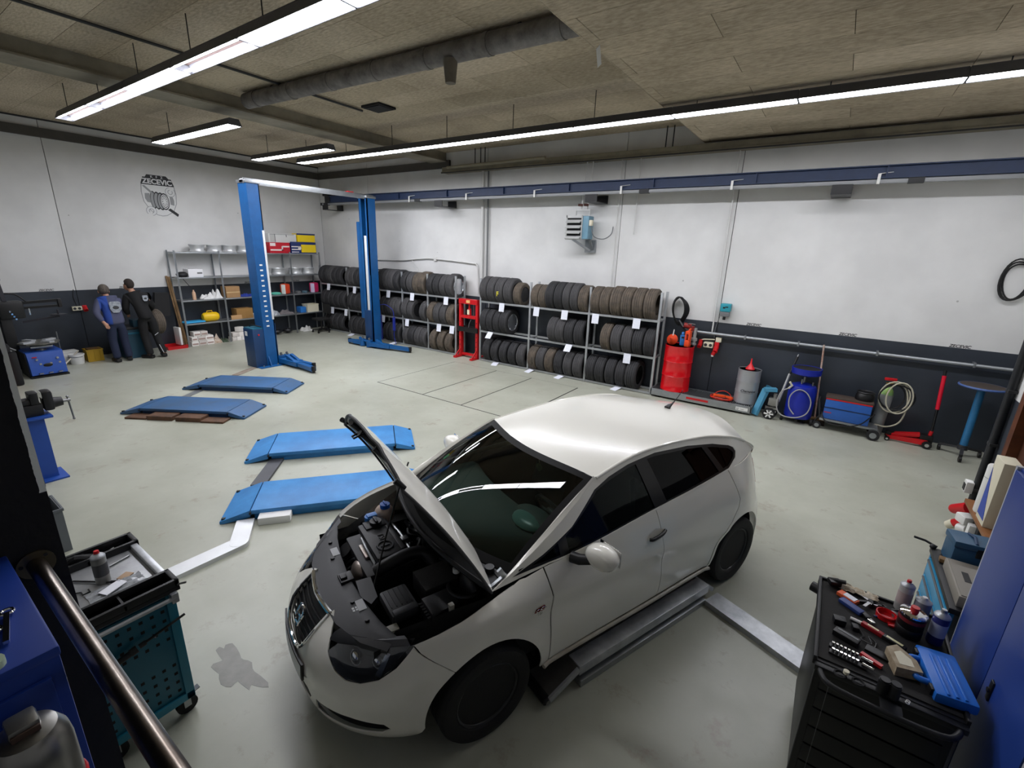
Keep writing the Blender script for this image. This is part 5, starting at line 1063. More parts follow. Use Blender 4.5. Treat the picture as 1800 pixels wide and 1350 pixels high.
# fan heater
t = thing('fan_heater', 'louvred blue-grey fan heater hanging on the wall below the crane rail', 'heater', (-4.62, 9.12, 0))
part('casing', mat('heater_blue', '6f97ab', .5, var=.2), t, lambda b: b.bb(-.24, .24, -.10, .14, 2.99, 3.44, .015)); part('front_frame', mat('heater_frame', 'b9bab8', .5), t, lambda b: b.bb(-.26, .10, -.13, -.10, 2.97, 3.0).bb(-.26, .10, -.13, -.10, 3.40, 3.45).bb(-.26, -.235, -.13, -.10, 2.97, 3.45).bb(.09, .11, -.13, -.1, 2.97, 3.45))
part('dark_core', 'black_matt', t, lambda b: b.bb(-.235, .09, -.112, -.1, 3.0, 3.40))
for k in range(4): part('louvre', 'heater_frame', t, lambda b: b.bar((-.24, -.15, 3.02+.105*k), (.09, -.15, 3.02+.105*k), .12, .02, up=(0, -.5, 1)))
part('junction_box', 'cream', t, lambda b: b.bb(.24, .30, -.08, .0, 3.25, 3.36, .008)); part('bracket', 'galv', t, lambda b: b.bar((-.1, -.1, 2.98), (.14, .25, 2.76), .05, .04).bar((.2, .1, 2.98), (.2, .28, 2.76), .05, .02).bb(.02, .26, .26, .32, 2.72, 2.98))
part('pipe_loop', 'pipe_white', t, lambda b: b.tube([(-.13, .05, 3.44), (-.13, .05, 3.56), (.18, .05, 3.56), (.18, .05, 3.44)], .018, 8).tube([(-.03, .08, 3.56), (-.03, .2, 4.5)], .014, 8).tube([(.10, .08, 3.56), (.10, .2, 4.5)], .014, 8))
part('valve', mat('valve_brown', '5d3a33', .5), t, lambda b: b.cyl((-.07, .0, 3.66), (.0, .06, 3.66), .025, n=10).cyl((.06, .0, 3.66), (.13, .06, 3.66), .025, n=10)); part('cable', 'grey_plastic', t, lambda b: b.tube([(.28, -.04, 3.25), (.33, .0, 3.05), (.48, .15, 3.0), (.60, .25, 3.1), (.62, .28, 3.25)], .01, 6, smooth=6))
# ------------------------------------------------------------------ red shop press between the racks
t = thing('hydraulic_press', 'red H-frame shop press standing between the two tyre racks', 'press', (-7.49, 9.0, 0))
for s in (-1, 1):
    p = part('upright', 'red', t, lambda b: b.bb(s*.27-.035, s*.27+.035, -.05, .05, .05, 1.50, .004)); 
    part('foot', 'red', t, lambda b: b.bb(s*.27-.04, s*.27+.04, -.27, .27, 0, .05, .004).bar((s*.27, -.22, .05), (s*.27, -.05, .20), .02, .03))
    for k in range(7): part('pin_hole', 'black_matt', p, lambda b: b.cyl((s*.27-.0, -.0515, .2+.12*k), (s*.27, -.048, .2+.12*k), .014, n=8))
part('top_beam', 'red', t, lambda b: b.bb(-.30, .30, -.07, .07, 1.38, 1.50, .006)); part('mid_beam', 'red', t, lambda b: b.bb(-.25, .25, -.06, .06, 1.02, 1.09, .006)); part('base_bar', 'red', t, lambda b: b.bb(-.27, .27, -.03, .03, .05, .11, .004))
part('bottle_jack', 'red', t, lambda b: b.cyl((0, 0, 1.09), (0, 0, 1.26), .05, n=16).cyl((0, 0, 1.26), (0, 0, 1.38), .022, n=12)); part('jack_label', mat('label_cream', 'e6d9b8', .6), t, lambda b: b.bb(-.03, .04, -.056, -.05, 1.12, 1.24)); part('beam_label', mat('label_yellow', 'e3b070', .6), t, lambda b: b.bb(-.05, .07, -.074, -.069, 1.41, 1.48))
part('bed', 'black', t, lambda b: b.bb(-.33, .33, -.10, -.06, .68, .80, .006).bb(-.33, .33, .06, .10, .68, .80, .006)); part('return_spring', 'steel', t, lambda b: [b.cyl((s*.14, 0, 1.09), (s*.14, 0, 1.38), .012, n=8) for s in (-1, 1)]); part('hose', 'grey_plastic', t, lambda b: b.tube([(.1, -.06, 1.0), (.06, -.08, .9), (.04, -.08, .80)], .006, 6, smooth=4))
# ------------------------------------------------------------------ spill platform with drums
t = thing('spill_pallet', 'low galvanised spill pallet with grating carrying the drums', 'pallet', (-1.75, 9.13, 0))
part('frame', 'galv', t, lambda b: b.bb(-.92, .92, -.26, -.24, .04, .17, .003).bb(-.92, .92, .24, .26, .04, .17).bb(-.92, -.90, -.26, .26, .04, .17).bb(.90, .92, -.26, .26, .04, .17)); part('tray', 'dark_grey', t, lambda b: b.bb(-.90, .90, -.24, .24, .04, .06))
for k in range(60): part('grate_bar', 'galv', t, lambda b: b.bb(-.89+.03*k, -.883+.03*k, -.24, .24, .13, .168))
for x in (-.75, .75):
    for y in (-.18, .18): part('foot', 'black', t, lambda b: b.cyl((x, y, 0), (x, y, .05), .025, n=10))
part('warning_strip', 'red', t, lambda b: b.bb(-.22, .18, -.264, -.26, .09, .13)); part('plate_label', 'white_plastic', t, lambda b: b.bb(.66, .86, -.263, -.26, .07, .13)); part('label_mark', 'black', t, lambda b: b.bb(.68, .685, -.2645, -.263, .08, .12).bb(.70, .705, -.2645, -.263, .08, .12).bb(.68, .705, -.2645, -.263, .08, .085).bb(.74, .8, -.2645, -.263, .095, .1))
def drum(name, label, x, y, z, r, h, m):
    t = thing(name, label, 'drum', (x, y, z)); pr = [(r*.97, 0), (r*1.01, .0), (r*1.01, .015), (r, .02)]
    for f in (.335, .655): pr += [(r, h*f-.015), (r*1.025, h*f), (r, h*f+.015)]
    pr += [(r, h-.02), (r*1.01, h-.015), (r*1.01, h), (r*.97, h), (r*.96, h-.012)]
    part('shell', m, t, lambda b: b.lathe(pr, 40)); part('lid', m if name != 'oil_drum_red' else 'cream', t, lambda b: b.cyl((0, 0, h-.03), (0, 0, h-.012), r*.965, n=40)); part('bung', 'steel', t, lambda b: b.cyl((r*.6, 0, h-.012), (r*.6, 0, h+.004), .03, n=12))
    return t
drum('oil_drum_red', 'glossy red steel drum on the spill pallet', -2.28, 9.13, .17, .27, .89, 'red_gloss').name = 'oil_drum'
gdm = drum('oil_drum', 'smaller grey steel drum with dark italic lettering', -1.0, 9.17, .17, .19, .62, mat('drum_grey', 'a3a5a8', .3, .4))
for txt, z, sz in (('Champion', .24, .062),):
    me = text_mesh(txt, sz, .0005, shear=.35, bold=.001)
    for v in me.vertices:
        a = -PI/2+.25+v.co.x/.19; rr_ = .1915+v.co.z; v.co = (rr_*math.cos(a), rr_*math.sin(a), z+v.co.y)
    me.materials.clear(); me.materials.append(MATS['black']); o = bpy.data.objects.new('lettering', me); C.objects.link(o); o.parent = gdm
b = MB(); b.tube([(.1925*math.cos(a), .1925*math.sin(a), .205) for a in np.linspace(-PI/2-.35, -PI/2+.75, 12)], .003, 5); b.build('underline', 'black', gdm)
zt = 1.06
t = thing('funnel', 'orange-red plastic funnel lying tipped on the red drum', 'funnel', (-2.42, 9.05, zt)); M = Matrix.Translation((0, 0, .10)) @ Matrix.Rotation(R(75), 4, 'X')
part('cone', 'orange', t, lambda b: b.lathe([(.10, 0), (.105, .005), (.095, .02), (.02, .09), (.015, .18), (.012, .18), (.016, .09), (.088, .018)], 24, M)); part('spout_tip', 'white_plastic', t, lambda b: b.cyl((0, -.0, .12), (.02, -.03, .30), .016, .008, n=10))
t = thing('oil_jug', 'blue oil jug standing on the red drum', 'jug', (-2.25, 9.12, zt), .3); part('body', mat('jug_blue', '2f78c0', .4), t, lambda b: b.box((0, 0, .10), (.09, .13, .20), bev=.02)); part('neck', 'jug_blue', t, lambda b: b.cyl((0, .0, .20), (0, .02, .25), .025, n=12)); part('window_mark', 'black', t, lambda b: b.box((0, -.067, .16), (.05, .004, .03)))
t = thing('oil_jug', 'tall orange fluid jug with handle on the red drum', 'jug', (-2.13, 9.05, zt), -.1); part('body', mat('jug_orange', 'e2491b', .4), t, lambda b: b.bb(-.045, .045, -.06, .06, 0, .13, .015).bb(-.045, -.02, -.06, .06, .13, .25, .008).bb(.02, .045, -.06, .06, .13, .25, .008).bb(-.045, .045, -.06, .06, .24, .30, .01)); part('spout', 'jug_orange', t, lambda b: b.cyl((0, 0, .29), (.03, .0, .35), .025, .015, n=12))
t = thing('transfer_pump', 'grey drum pump with dark red head on the red drum', 'pump', (-2.06, 9.24, zt)); part('column', mat('pump_grey', 'a8a9a8', .4, .4), t, lambda b: b.cyl((0, 0, 0), (0, 0, .34), .032, n=14).cyl((0, 0, .10), (0, 0, .15), .055, n=14).cyl((0, 0, .02), (0, 0, .05), .05, n=14)); part('head', mat('pump_red', '8a1f1a', .4), t, lambda b: b.cyl((-.09, 0, .36), (-.22, -.03, .38), .05, n=14).box((-.08, 0, .33), (.12, .08, .09), bev=.02)); part('crank', 'steel', t, lambda b: b.tube([(-.2, -.02, .38), (-.1, -.08, .43), (0, -.08, .42)], .009, 6))
t = thing('funnel', 'red funnel standing upside down on the grey drum', 'funnel', (-1.0, 9.14, .79)); part('cone', mat('funnel_red', 'e0222a', .4), t, lambda b: b.lathe([(.075, 0), (.078, .012), (.03, .085), (.016, .11), (.010, .20), (.006, .20), (.012, .11), (.026, .08), (.07, .01)], 24))
b = MB()
for k in range(4): b.tube([(-1.38+(.16+.012*k)*math.cos(a+k), 9.05+(.11+.01*k)*math.sin(a+k), .176+.008*k+.012*math.sin(3*a+k)) for a in np.linspace(0, 2*PI, 25)[:-1]], .008, 6, closed=True)
b.tube([(-1.52, 9.0, .2), (-1.46, 8.98, .3), (-1.34, 9.0, .34), (-1.24, 9.04, .28), (-1.2, 9.0, .2)], .007, 6, smooth=6)
t = thing('jump_leads', 'heap of red jump leads on the spill pallet grating', 'cable'); b.build('cable_coil', mat('lead_red', 'd0301c', .4), t)
part('clamp', mat('lead_orange', 'e8521f', .4), t, lambda b: b.box((-1.42, 9.0, .235), (.20, .05, .05), .2, bev=.015).box((-1.26, 9.03, .225), (.16, .05, .045), -.3, bev=.015)); 
# ------------------------------------------------------------------ wall fittings
t = thing('soap_dispenser', 'teal and grey dispenser box on the white wall over the sockets', 'dispenser', (-1.61, 9.37, 1.66)); part('cover', mat('disp_teal', '2a93a3', .4), t, lambda b: b.bb(-.09, .09, -.06, .075, .09, .24, .02)); part('base', 'grey_plastic', t, lambda b: b.bb(-.08, .08, -.055, .075, .0, .09, .015)); part('lock', 'black', t, lambda b: b.bb(-.04, .0, -.063, -.058, .15, .18).bb(.0, .05, -.063, -.058, .17, .19)); part('nozzle', 'black', t, lambda b: b.cyl((0, -.02, -.06), (0, -.02, .0), .025, n=12)); part('cable', 'grey_plastic', t, lambda b: b.tube([(-.08, .03, .02), (-.11, .05, -.12), (-.14, .05, -.3), (-.12, .05, -.48)], .006, 6, smooth=4))
t = thing('wall_socket_block', 'cluster of red industrial sockets with a grey double outlet on the dark wall', 'socket', (-1.82, 9.38, 1.08)); part('outlet', 'cream', t, lambda b: b.bb(-.08, .09, -.04, .07, -.04, .06, .01)); part('outlet_hole', 'dark_grey', t, lambda b: b.cyl((-.04, -.042, .01), (-.04, -.035, .01), .03, n=16).cyl((.05, -.042, .01), (.05, -.035, .01), .03, n=16)); part('red_socket', 'red', t, lambda b: b.cyl((-.15, -.06, -.04), (-.15, .03, .03), .042, n=14).bb(-.18, -.12, .0, .07, .0, .09, .01)); part('red_socket', 'red', t, lambda b: b.cyl((.15, -.07, -.10), (.15, .03, -.01), .045, n=14).bb(.11, .19, .0, .07, -.06, .08, .01)); part('red_plug', 'red', t, lambda b: b.cyl((.14, -.07, -.10), (.12, -.08, -.16), .035, n=12)); part('plug_tail', 'white_plastic', t, lambda b: b.cyl((.12, -.08, -.16), (.12, -.08, -.19), .025, n=12)); part('junction', 'cream', t, lambda b: b.bb(.12, .22, .0, .07, .08, .17, .01)); part('bridge', 'cream', t, lambda b: b.tube([(-.15, .04, .08), (-.1, .04, .10), (.1, .04, .12)], .012, 6))
b = MB()
for k in range(5): b.tube([(-2.47+.03*math.sin(k), 9.30+.02*k, 1.95), (-2.36+.012*k, 9.30+.015*k, 1.85), (-2.33+.015*k, 9.3+.02*k, 1.65), (-2.42, 9.30+.02*k, 1.48-.02*k), (-2.52-.01*k, 9.30+.02*k, 1.6), (-2.54-.01*k, 9.3+.02*k, 1.82)], .012, 6, closed=True, smooth=5)
b.tube([(-2.40, 9.3, 1.5), (-2.3, 9.25, 1.4), (-2.2, 9.2, 1.35), (-2.12, 9.2, 1.36)], .03, 8, smooth=4)
tag(b.build('cable_bundle', 'black'), 'bundle of thick black cables hung at the tyre rack end', 'cable')
b = MB()
for k in range(3): b.tube([(2.05+(.13+.02*k)*math.cos(a), 9.40-.012*k, 2.55+(.24+.02*k)*math.sin(a)+.02*math.cos(2*a+k)) for a in np.linspace(0, 2*PI, 29)[:-1]], .011, 6, closed=True)
t = thing('cable_coil', 'black coiled cable hanging high on the white wall', 'cable'); b.build('coil', 'black', t); part('hook', 'steel', t, lambda b: b.tube([(2.05, 9.45, 2.84), (2.05, 9.38, 2.82), (2.05, 9.36, 2.86)], .008, 6))
# ------------------------------------------------------------------ pallet jack
t = thing('pallet_jack', 'light blue pallet truck parked upright against the wall', 'pallet jack', (-.58, 9.02, 0)); mat('pj_blue', '4f97b8', .45, var=.2)
part('fork', 'pj_blue', t, lambda b: b.bar((-.20, -.08, .03), (-.10, .02, .50), .12, .05).bar((-.12, -.02, .50), (.06, .06, .51), .10, .06)); part('fork', 'pj_blue', t, lambda b: b.bar((-.20, .22, .03), (-.08, .30, .50), .10, .05))
part('hydraulic_body', mat('pj_grey', '8b8a83', .5, .3), t, lambda b: b.bb(-.03, .13, -.02, .14, .22, .36, .02).cyl((.06, .05, .32), (.06, .05, .44), .03, n=14)); part('tiller', mat('pj_silver', 'b8b9b8', .35, .5), t, lambda b: b.cyl((.12, .06, .30), (.20, .20, .80), .022, n=12)); part('tiller_grip', 'black', t, lambda b: b.cyl((.20, .20, .80), (.26, .30, 1.10), .02, n=12)); part('handle_loop', 'steel', t, lambda b: b.cyl((.26, .30, 1.10), (.27, .31, 1.14), .016, n=10))
for s in (0, 1): 
    w_ = part('wheel', 'rubber', t, lambda b: b.lathe([(.075, -.025), (.10, -.025), (.10, .025), (.075, .025)], 28, Matrix.Translation((.02+.02*s, -.09+.2*s, .10)) @ Matrix.Rotation(PI/2, 4, 'X'), True)); part('hub', 'white_plastic', w_, lambda b: [b.bar((.02+.02*s, -.115+.2*s, .10), (.02+.02*s+.075*math.cos(a), -.115+.2*s, .10+.075*math.sin(a)), .02, .02, up=(0, 1, 0)) for a in np.linspace(0, 2*PI, 7)[:-1]])
part('axle_frame', 'pj_grey', t, lambda b: b.bar((.02, .0, .10), (.06, .04, .24), .06, .04).bb(-.06, .12, .0, .03, .16, .20))
# ------------------------------------------------------------------ oil drainer
t = thing('oil_drainer', 'dark blue waste-oil drainer with round catch pan and coiled hose', 'oil drainer', (-.14, 9.12, 0)); mat('drain_blue', '16279a', .35, var=.12)
part('tank', 'drain_blue', t, lambda b: b.lathe([(.12, .08), (.20, .10), (.21, .14), (.21, .60), (.19, .66), (.10, .70), (.03, .71)], 32)); part('catch_pan', 'drain_blue', t, lambda b: b.lathe([(.03, .82), (.14, .84), (.22, .87), (.225, .97), (.215, .97), (.205, .89), (.03, .86)], 32)); part('pan_grid', 'black_matt', t, lambda b: b.cyl((0, 0, .955), (0, 0, .962), .21, n=28)); part('stem', 'steel', t, lambda b: b.cyl((0, 0, .70), (0, 0, .84), .02, n=10)); part('valve', 'steel', t, lambda b: b.cyl((.13, -.03, .66), (.13, -.03, .74), .014, n=8).cyl((-.03, -.08, .70), (-.03, -.08, .78), .016, n=8))
part('suction_hose', mat('hose_grey', '9b9a98', .5), t, lambda b: b.tube([(-.2+.0, -.14, .60), (-.30, -.18, .52), (-.33, -.2, .3), (-.25, -.22, .14), (-.05, -.23, .12), (.12, -.23, .22), (.16, -.22, .42), (.08, -.22, .58), (-.05, -.22, .62), (-.15, -.22, .5), (-.14, -.22, .3), (-.05, -.22, .18)], .01, 8, smooth=6)); part('nozzle', 'cream', t, lambda b: b.tube([(-.2, -.14, .60), (-.16, -.16, .66), (-.2, -.18, .72)], .018, 8))
part('base_frame', 'black', t, lambda b: b.bb(-.24, .24, -.02, .02, .06, .09).bb(-.02, .02, -.2, .2, .06, .09))
for x, y in ((-.22, -.08), (.22, -.08), (0, .18)): part('castor', 'rubber', t, lambda b: b.cyl((x-.018, y, .055), (x+.018, y, .055), .055, n=18))
# broom
t = thing('broom', 'wooden-handled broom leaning on the wall between drainer and welder', 'broom', (.12, 9.2, 0)); part('handle', mat('broom_wood', '9a5a3a', .5, var=.4, scale=20, col2='b9b2a8'), t, lambda b: b.cyl((.0, -.05, .12), (-.10, .13, 1.36), .014, n=10)); part('head', 'wood', t, lambda b: b.box((0, -.05, .11), (.30, .06, .05), .1, bev=.01)); part('bristles', mat('bristle', '2b241d', .9), t, lambda b: b.box((0, -.05, .045), (.30, .07, .09), .1, bev=.005))
# ------------------------------------------------------------------ welder
t = thing('welding_machine', 'blue box welder on a wheeled trolley with gas bottle behind', 'welder', (.53, 9.08, 0), -.04); mat('weld_blue', '2a5fb0', .45, var=.2)
part('case', 'weld_blue', t, lambda b: b.bb(-.31, .31, -.13, .13, .20, .55, .01)); part('lid', mat('weld_brown', '4c4038', .6, var=.3), t, lambda b: b.bb(-.32, .32, -.135, .14, .55, .58, .006)); part('red_trim', 'red', t, lambda b: b.bb(-.31, .31, -.134, -.13, .53, .55)); part('seam', 'crane_blue', t, lambda b: b.bb(-.31, .31, -.135, -.13, .385, .40)); part('red_stripe', mat('weld_red', 'a03a5a', .5), t, lambda b: b.bb(-.30, -.20, -.134, -.13, .30, .32)); part('trolley_deck', 'galv', t, lambda b: b.bb(-.34, .44, -.15, .17, .16, .195, .004)); part('push_handle', 'dark_grey', t, lambda b: b.tube([(-.34, -.12, .18), (-.40, -.12, .5), (-.40, .12, .5), (-.34, .12, .18)], .012, 8)); part('steer_bar', 'dark_grey', t, lambda b: b.tube([(-.36, 0, .18), (-.42, -.02, .06)], .012, 6))
for x, y, r in ((-.36, -.12, .06), (-.36, .12, .06), (.40, -.17, .085), (.40, .19, .085)): part('wheel', 'rubber', t, lambda b: b.cyl((x, y-.02, r), (x, y+.02, r), r, n=20)); part('wheel_hub', 'galv', t, lambda b: b.cyl((x, y-.022, r), (x, y+.022, r), r*.55, n=16))
part('ground_cable', 'black', t, lambda b: b.tube([(-.33, -.10, .30), (-.25, -.17, .16), (0, -.19, .14), (.2, -.18, .22), (.3, -.15, .34), (.36, -.12, .42)], .009, 6, smooth=6))
t = thing('gas_bottle', 'slim grey gas bottle with pale green shoulder and torch hose coiled on top', 'gas cylinder', (.99, 9.27, 0)); M = Matrix.Translation((-.02, 0, .0)) @ Matrix.Rotation(R(2), 4, 'Y')
part('body', mat('gas_grey', '8b8d8c', .45, var=.2), t, lambda b: b.lathe([(.085, 0), (.09, .01), (.09, .68), (.085, .70)], 24, M)); part('shoulder', mat('gas_green', 'a9c25a', .45, var=.3, col2='5f9a6a'), t, lambda b: b.lathe([(.085, .70), (.075, .76), (.045, .81), (.03, .84)], 24, M)); part('valve', mat('brass', 'b08d4a', .35, .9), t, lambda b: b.cyl((.01, 0, .84), (.01, 0, .90), .02, n=10).cyl((-.04, -.01, .88), (.05, .0, .88), .014, n=8)); part('torch', 'red', t, lambda b: b.box((.0, -.06, .96), (.16, .05, .045), .2, bev=.015))
for k in range(4): part('hose_coil', mat('hose_cream', 'b9b49f', .5) if k % 2 else 'black', t, lambda b: b.tube([(.06+(.16+.03*(k % 3))*math.cos(a)+.03*k, -.13-.015*k, .70+(.2+.05*(k % 2))*math.sin(a)) for a in np.linspace(0, 2*PI, 25)[:-1]], .011, 7, closed=True))
part('hanging_hose', 'hose_cream', t, lambda b: b.tube([(.05, -.12, .92), (.20, -.12, .86), (.27, -.12, .6), (.24, -.12, .32), (.10, -.12, .2), (-.06, -.1, .2)], .012, 8, smooth=6))
t = thing('welding_mask', 'black welding helmet resting on the welder case', 'helmet', (.72, 9.13, .575)); part('shell', 'black', t, lambda b: b.lathe([(.12, 0), (.13, .02), (.125, .09), (.10, .13), (.0, .15)], 24)); part('headband', 'black_plastic', t, lambda b: b.torus((0, 0, .135), .11, .012, 24, 6)) 
# ------------------------------------------------------------------ trolley jack
t = thing('trolley_jack', 'low red and black trolley jack with upright red handle', 'floor jack', (1.43, 9.17, 0), -.08)
part('frame_rail', 'red', t, lambda b: b.prism([(-.32, .03), (-.30, .08), (.05, .12), (.18, .12), (.18, .04)], -.10, -.085, Matrix.Rotation(PI/2, 4, 'X'))); part('frame_rail', 'red', t, lambda b: b.prism([(-.32, .03), (-.30, .08), (.05, .12), (.18, .12), (.18, .04)], .085, .10, Matrix.Rotation(PI/2, 4, 'X'))); part('lift_arm', 'red', t, lambda b: b.bar((-.26, 0, .09), (.08, 0, .17), .10, .05)); part('saddle', 'black', t, lambda b: b.cyl((-.28, 0, .08), (-.28, 0, .13), .055, n=16)); part('pump_block', 'black', t, lambda b: b.bb(.08, .24, -.07, .07, .05, .19, .02)); part('handle_socket', 'red', t, lambda b: b.cyl((.19, 0, .14), (.20, 0, .26), .025, n=12)); part('handle', 'black', t, lambda b: b.cyl((.20, 0, .24), (.19, .05, .62), .018, n=12)); part('handle_grip', mat('grip_red', 'd41430', .4), t, lambda b: b.cyl((.19, .05, .60), (.16, .10, 1.12), .026, n=14)); part('handle_end', 'black', t, lambda b: b.cyl((.16, .10, 1.12), (.155, .11, 1.20), .02, n=12))
for x, y, r in ((.18, -.13, .06), (.18, .13, .06), (-.30, -.12, .035), (-.30, .12, .035)): part('wheel', 'black', t, lambda b: b.cyl((x, y-.022, r), (x, y+.022, r), r, n=18)); part('wheel_hub', 'chrome', t, lambda b: b.cyl((x, y-.024, r), (x, y+.024, r), r*.45, n=12))
# ------------------------------------------------------------------ round roller table
t = thing('round_stand', 'round dark-topped tray stand on a slanted blue column with castors', 'stand', (1.98, 8.98, 0)); part('tray', mat('tray_brown', '4a4038', .6, var=.3), t, lambda b: b.lathe([(0, 1.06), (.24, 1.07), (.25, 1.10), (.24, 1.10), (.0, 1.085)], 32)); part('tray_rim', mat('rim_bluegrey', '47619a', .45), t, lambda b: b.torus((0, 0, 1.085), .25, .016, 32, 8)); part('column', mat('col_blue', '2a6f9e', .45, var=.2), t, lambda b: b.cyl((0, 0, .17), (.0, 0, 1.07), .045, n=14)); part('hub', 'dark_grey', t, lambda b: b.cyl((0, 0, .12), (0, 0, .19), .06, n=14))
for k in range(3):
    a = [-1.75, 2.55, .55][k]; L_ = .27; part('leg', 'dark_grey', t, lambda b: b.bar((0, 0, .15), (L_*math.cos(a), L_*math.sin(a), .10), .04, .03)); part('castor', 'black', t, lambda b: b.cyl((L_*math.cos(a)-.015, L_*math.sin(a), .045), (L_*math.cos(a)+.015, L_*math.sin(a), .045), .045, n=16).cyl((L_*math.cos(a), L_*math.sin(a), .05), (L_*math.cos(a), L_*math.sin(a), .10), .012, n=8))
# ------------------------------------------------------------------ lettering on the walls
mat('letter_black', '17181a', .6)
for i, x in enumerate((-1.11, .31, 1.70, -12.9+9.3)):
    if i == 3: continue
    tag(text_obj('wall_lettering', 'ZECEVIC', .062, 'letter_black', face_M((x, YB-.002, 1.555), '-y'), shear=.2, bold=.001), ['small black ZECEVIC lettering on the wall edge between the sockets and drainer', 'small black ZECEVIC lettering on the wall edge above the welder', 'small black ZECEVIC lettering on the wall edge above the round stand'][i], 'lettering', 'name lettering along the dark band')
for y, lb in ((2.60, 'small black ZECEVIC lettering on the wall edge above the tyre changer'), (3.99, 'small black ZECEVIC lettering on the wall edge behind the mechanics'), (6.9, 'small black ZECEVIC lettering behind the shelving, lift post side'), (8.36, 'small black ZECEVIC lettering behind the shelving, corner side')):
    tag(text_obj('wall_lettering', 'ZECEVIC', .062, 'letter_black', face_M((XL+.002, y, 1.555), '+x'), shear=.2, bold=.001), lb, 'lettering', 'name lettering along the dark band')
# ------------------------------------------------------------------ workshop emblem painted on the left wall
em = thing('wall_emblem', 'black and grey KFZ ZECEVIC workshop emblem with wheel and wrenches on the white wall', 'emblem', (XL+.001, 5.03, 3.68)); mat('em_black', '222325', .6); mat('em_grey', '8f9192', .6); mat('em_light', 'd7d8d8', .6)
ME = Matrix(((0, 0, 1, 0), (1, 0, 0, 0), (0, 1, 0, 0), (0, 0, 0, 1)))
def emp(name, m, poly, d=.002, z0=0.): return part(name, m, em, lambda b: b.prism(poly, z0, z0+d, ME))
out = [(-.29, .44), (-.24, .44), (-.2, .50), (.2, .50), (.25, .44), (.30, .44), (.345, .30), (.37, .1), (.35, -.12), (.26, -.32), (.1, -.42), (0, -.44), (-.1, -.42), (-.24, -.32), (-.35, -.12), (-.37, .1), (-.345, .30)]
emp('shield_line', 'em_grey', out, .001); emp('shield_field', mat('em_field', 'd9dad9', .7), [(x*.955, y*.96-.004) for x, y in out], .0016)
emp('shield_head', 'em_black', [(-.29, .44), (-.24, .44), (-.2, .50), (.2, .50), (.25, .44), (.30, .44), (.345, .285), (.34, .27), (-.34, .27), (-.345, .285)], .003)
MT = lambda x, y, z: ME @ Matrix.Translation((x, y, z))
text_obj('emblem_letters', 'K   F   Z', .075, 'em_light', MT(0, .455, .0045), em, bold=.001); text_obj('emblem_letters', 'ZECEVIC', .158, 'em_light', MT(0, .345, .0045), em, bold=.005)
for k, (x, rx) in enumerate(((-.14, .12), (-.06, .14), (.02, .155))):
    part('tyre_ring', 'em_black', em, lambda b: b.add(*(lambda P_: (P_[0], P_[1]))(([(rx*.55*math.cos(a)+x, .205*math.sin(a)-.07-.01*k, .003+.0006*k) for a in np.linspace(0, 2*PI, 33)[:-1]], [tuple(range(32))])), ME)); part('tyre_rib', 'em_grey', em, lambda b: b.add([(rx*.42*math.cos(a)+x-.005, .175*math.sin(a)-.07-.01*k, .0034+.0006*k) for a in np.linspace(0, 2*PI, 33)[:-1]], [tuple(range(32))], ME))
for r_, m_, z_ in ((1., 'em_black', .0056), (.85, 'em_light', .006), (.74, 'em_black', .0064), (.66, 'em_light', .0068)): part('wheel_face', m_, em, lambda b: b.add([(.10*r_*math.cos(a)+.09, .195*r_*math.sin(a)-.09, z_) for a in np.linspace(0, 2*PI, 33)[:-1]], [tuple(range(32))], ME))
for k in range(10): a = 2*PI*k/10; part('spoke_gap', 'em_grey', em, lambda b: b.add([(.09+.02*math.cos(a), -.09+.04*math.sin(a), .0072), (.09+.058*math.cos(a-.2), -.09+.112*math.sin(a-.2), .0072), (.09+.058*math.cos(a+.2), -.09+.112*math.sin(a+.2), .0072)], [(0, 1, 2)], ME))
def wrench(cx, cy, r, op, m='em_light'):
    a = [op+.5+i*(2*PI-1.0)/20 for i in range(21)]
    emp('wrench_head', 'em_grey', [(cx+r*1.1*math.cos(t), cy+r*1.1*math.sin(t)) for t in a]+[(cx+r*.42*math.cos(t), cy+r*.42*math.sin(t)) for t in a[::-1]], .001, .003); emp('wrench_head', m, [(cx+r*math.cos(t), cy+r*math.sin(t)) for t in a]+[(cx+r*.55*math.cos(t), cy+r*.55*math.sin(t)) for t in a[::-1]], .001, .0045)
wrench(.24, .14, .10, 1.2); wrench(-.22, -.33, .10, -1.9)
emp('shaft', 'em_grey', [(-.33, .24), (-.28, .25), (-.1, .07), (-.14, .04)], .001, .0025); emp('shaft', 'em_black', [(.13, -.28), (.19, -.24), (.36, -.37), (.33, -.43)], .001, .0035); emp('spring', 'em_grey', [(-.30, .07), (-.2, .08), (-.2, -.14), (-.27, -.13), (-.31, -.05)], .001, .002); emp('shock', 'em_grey', [(.21, .05), (.28, .03), (.30, -.05), (.29, -.17), (.21, -.15)], .001, .002)
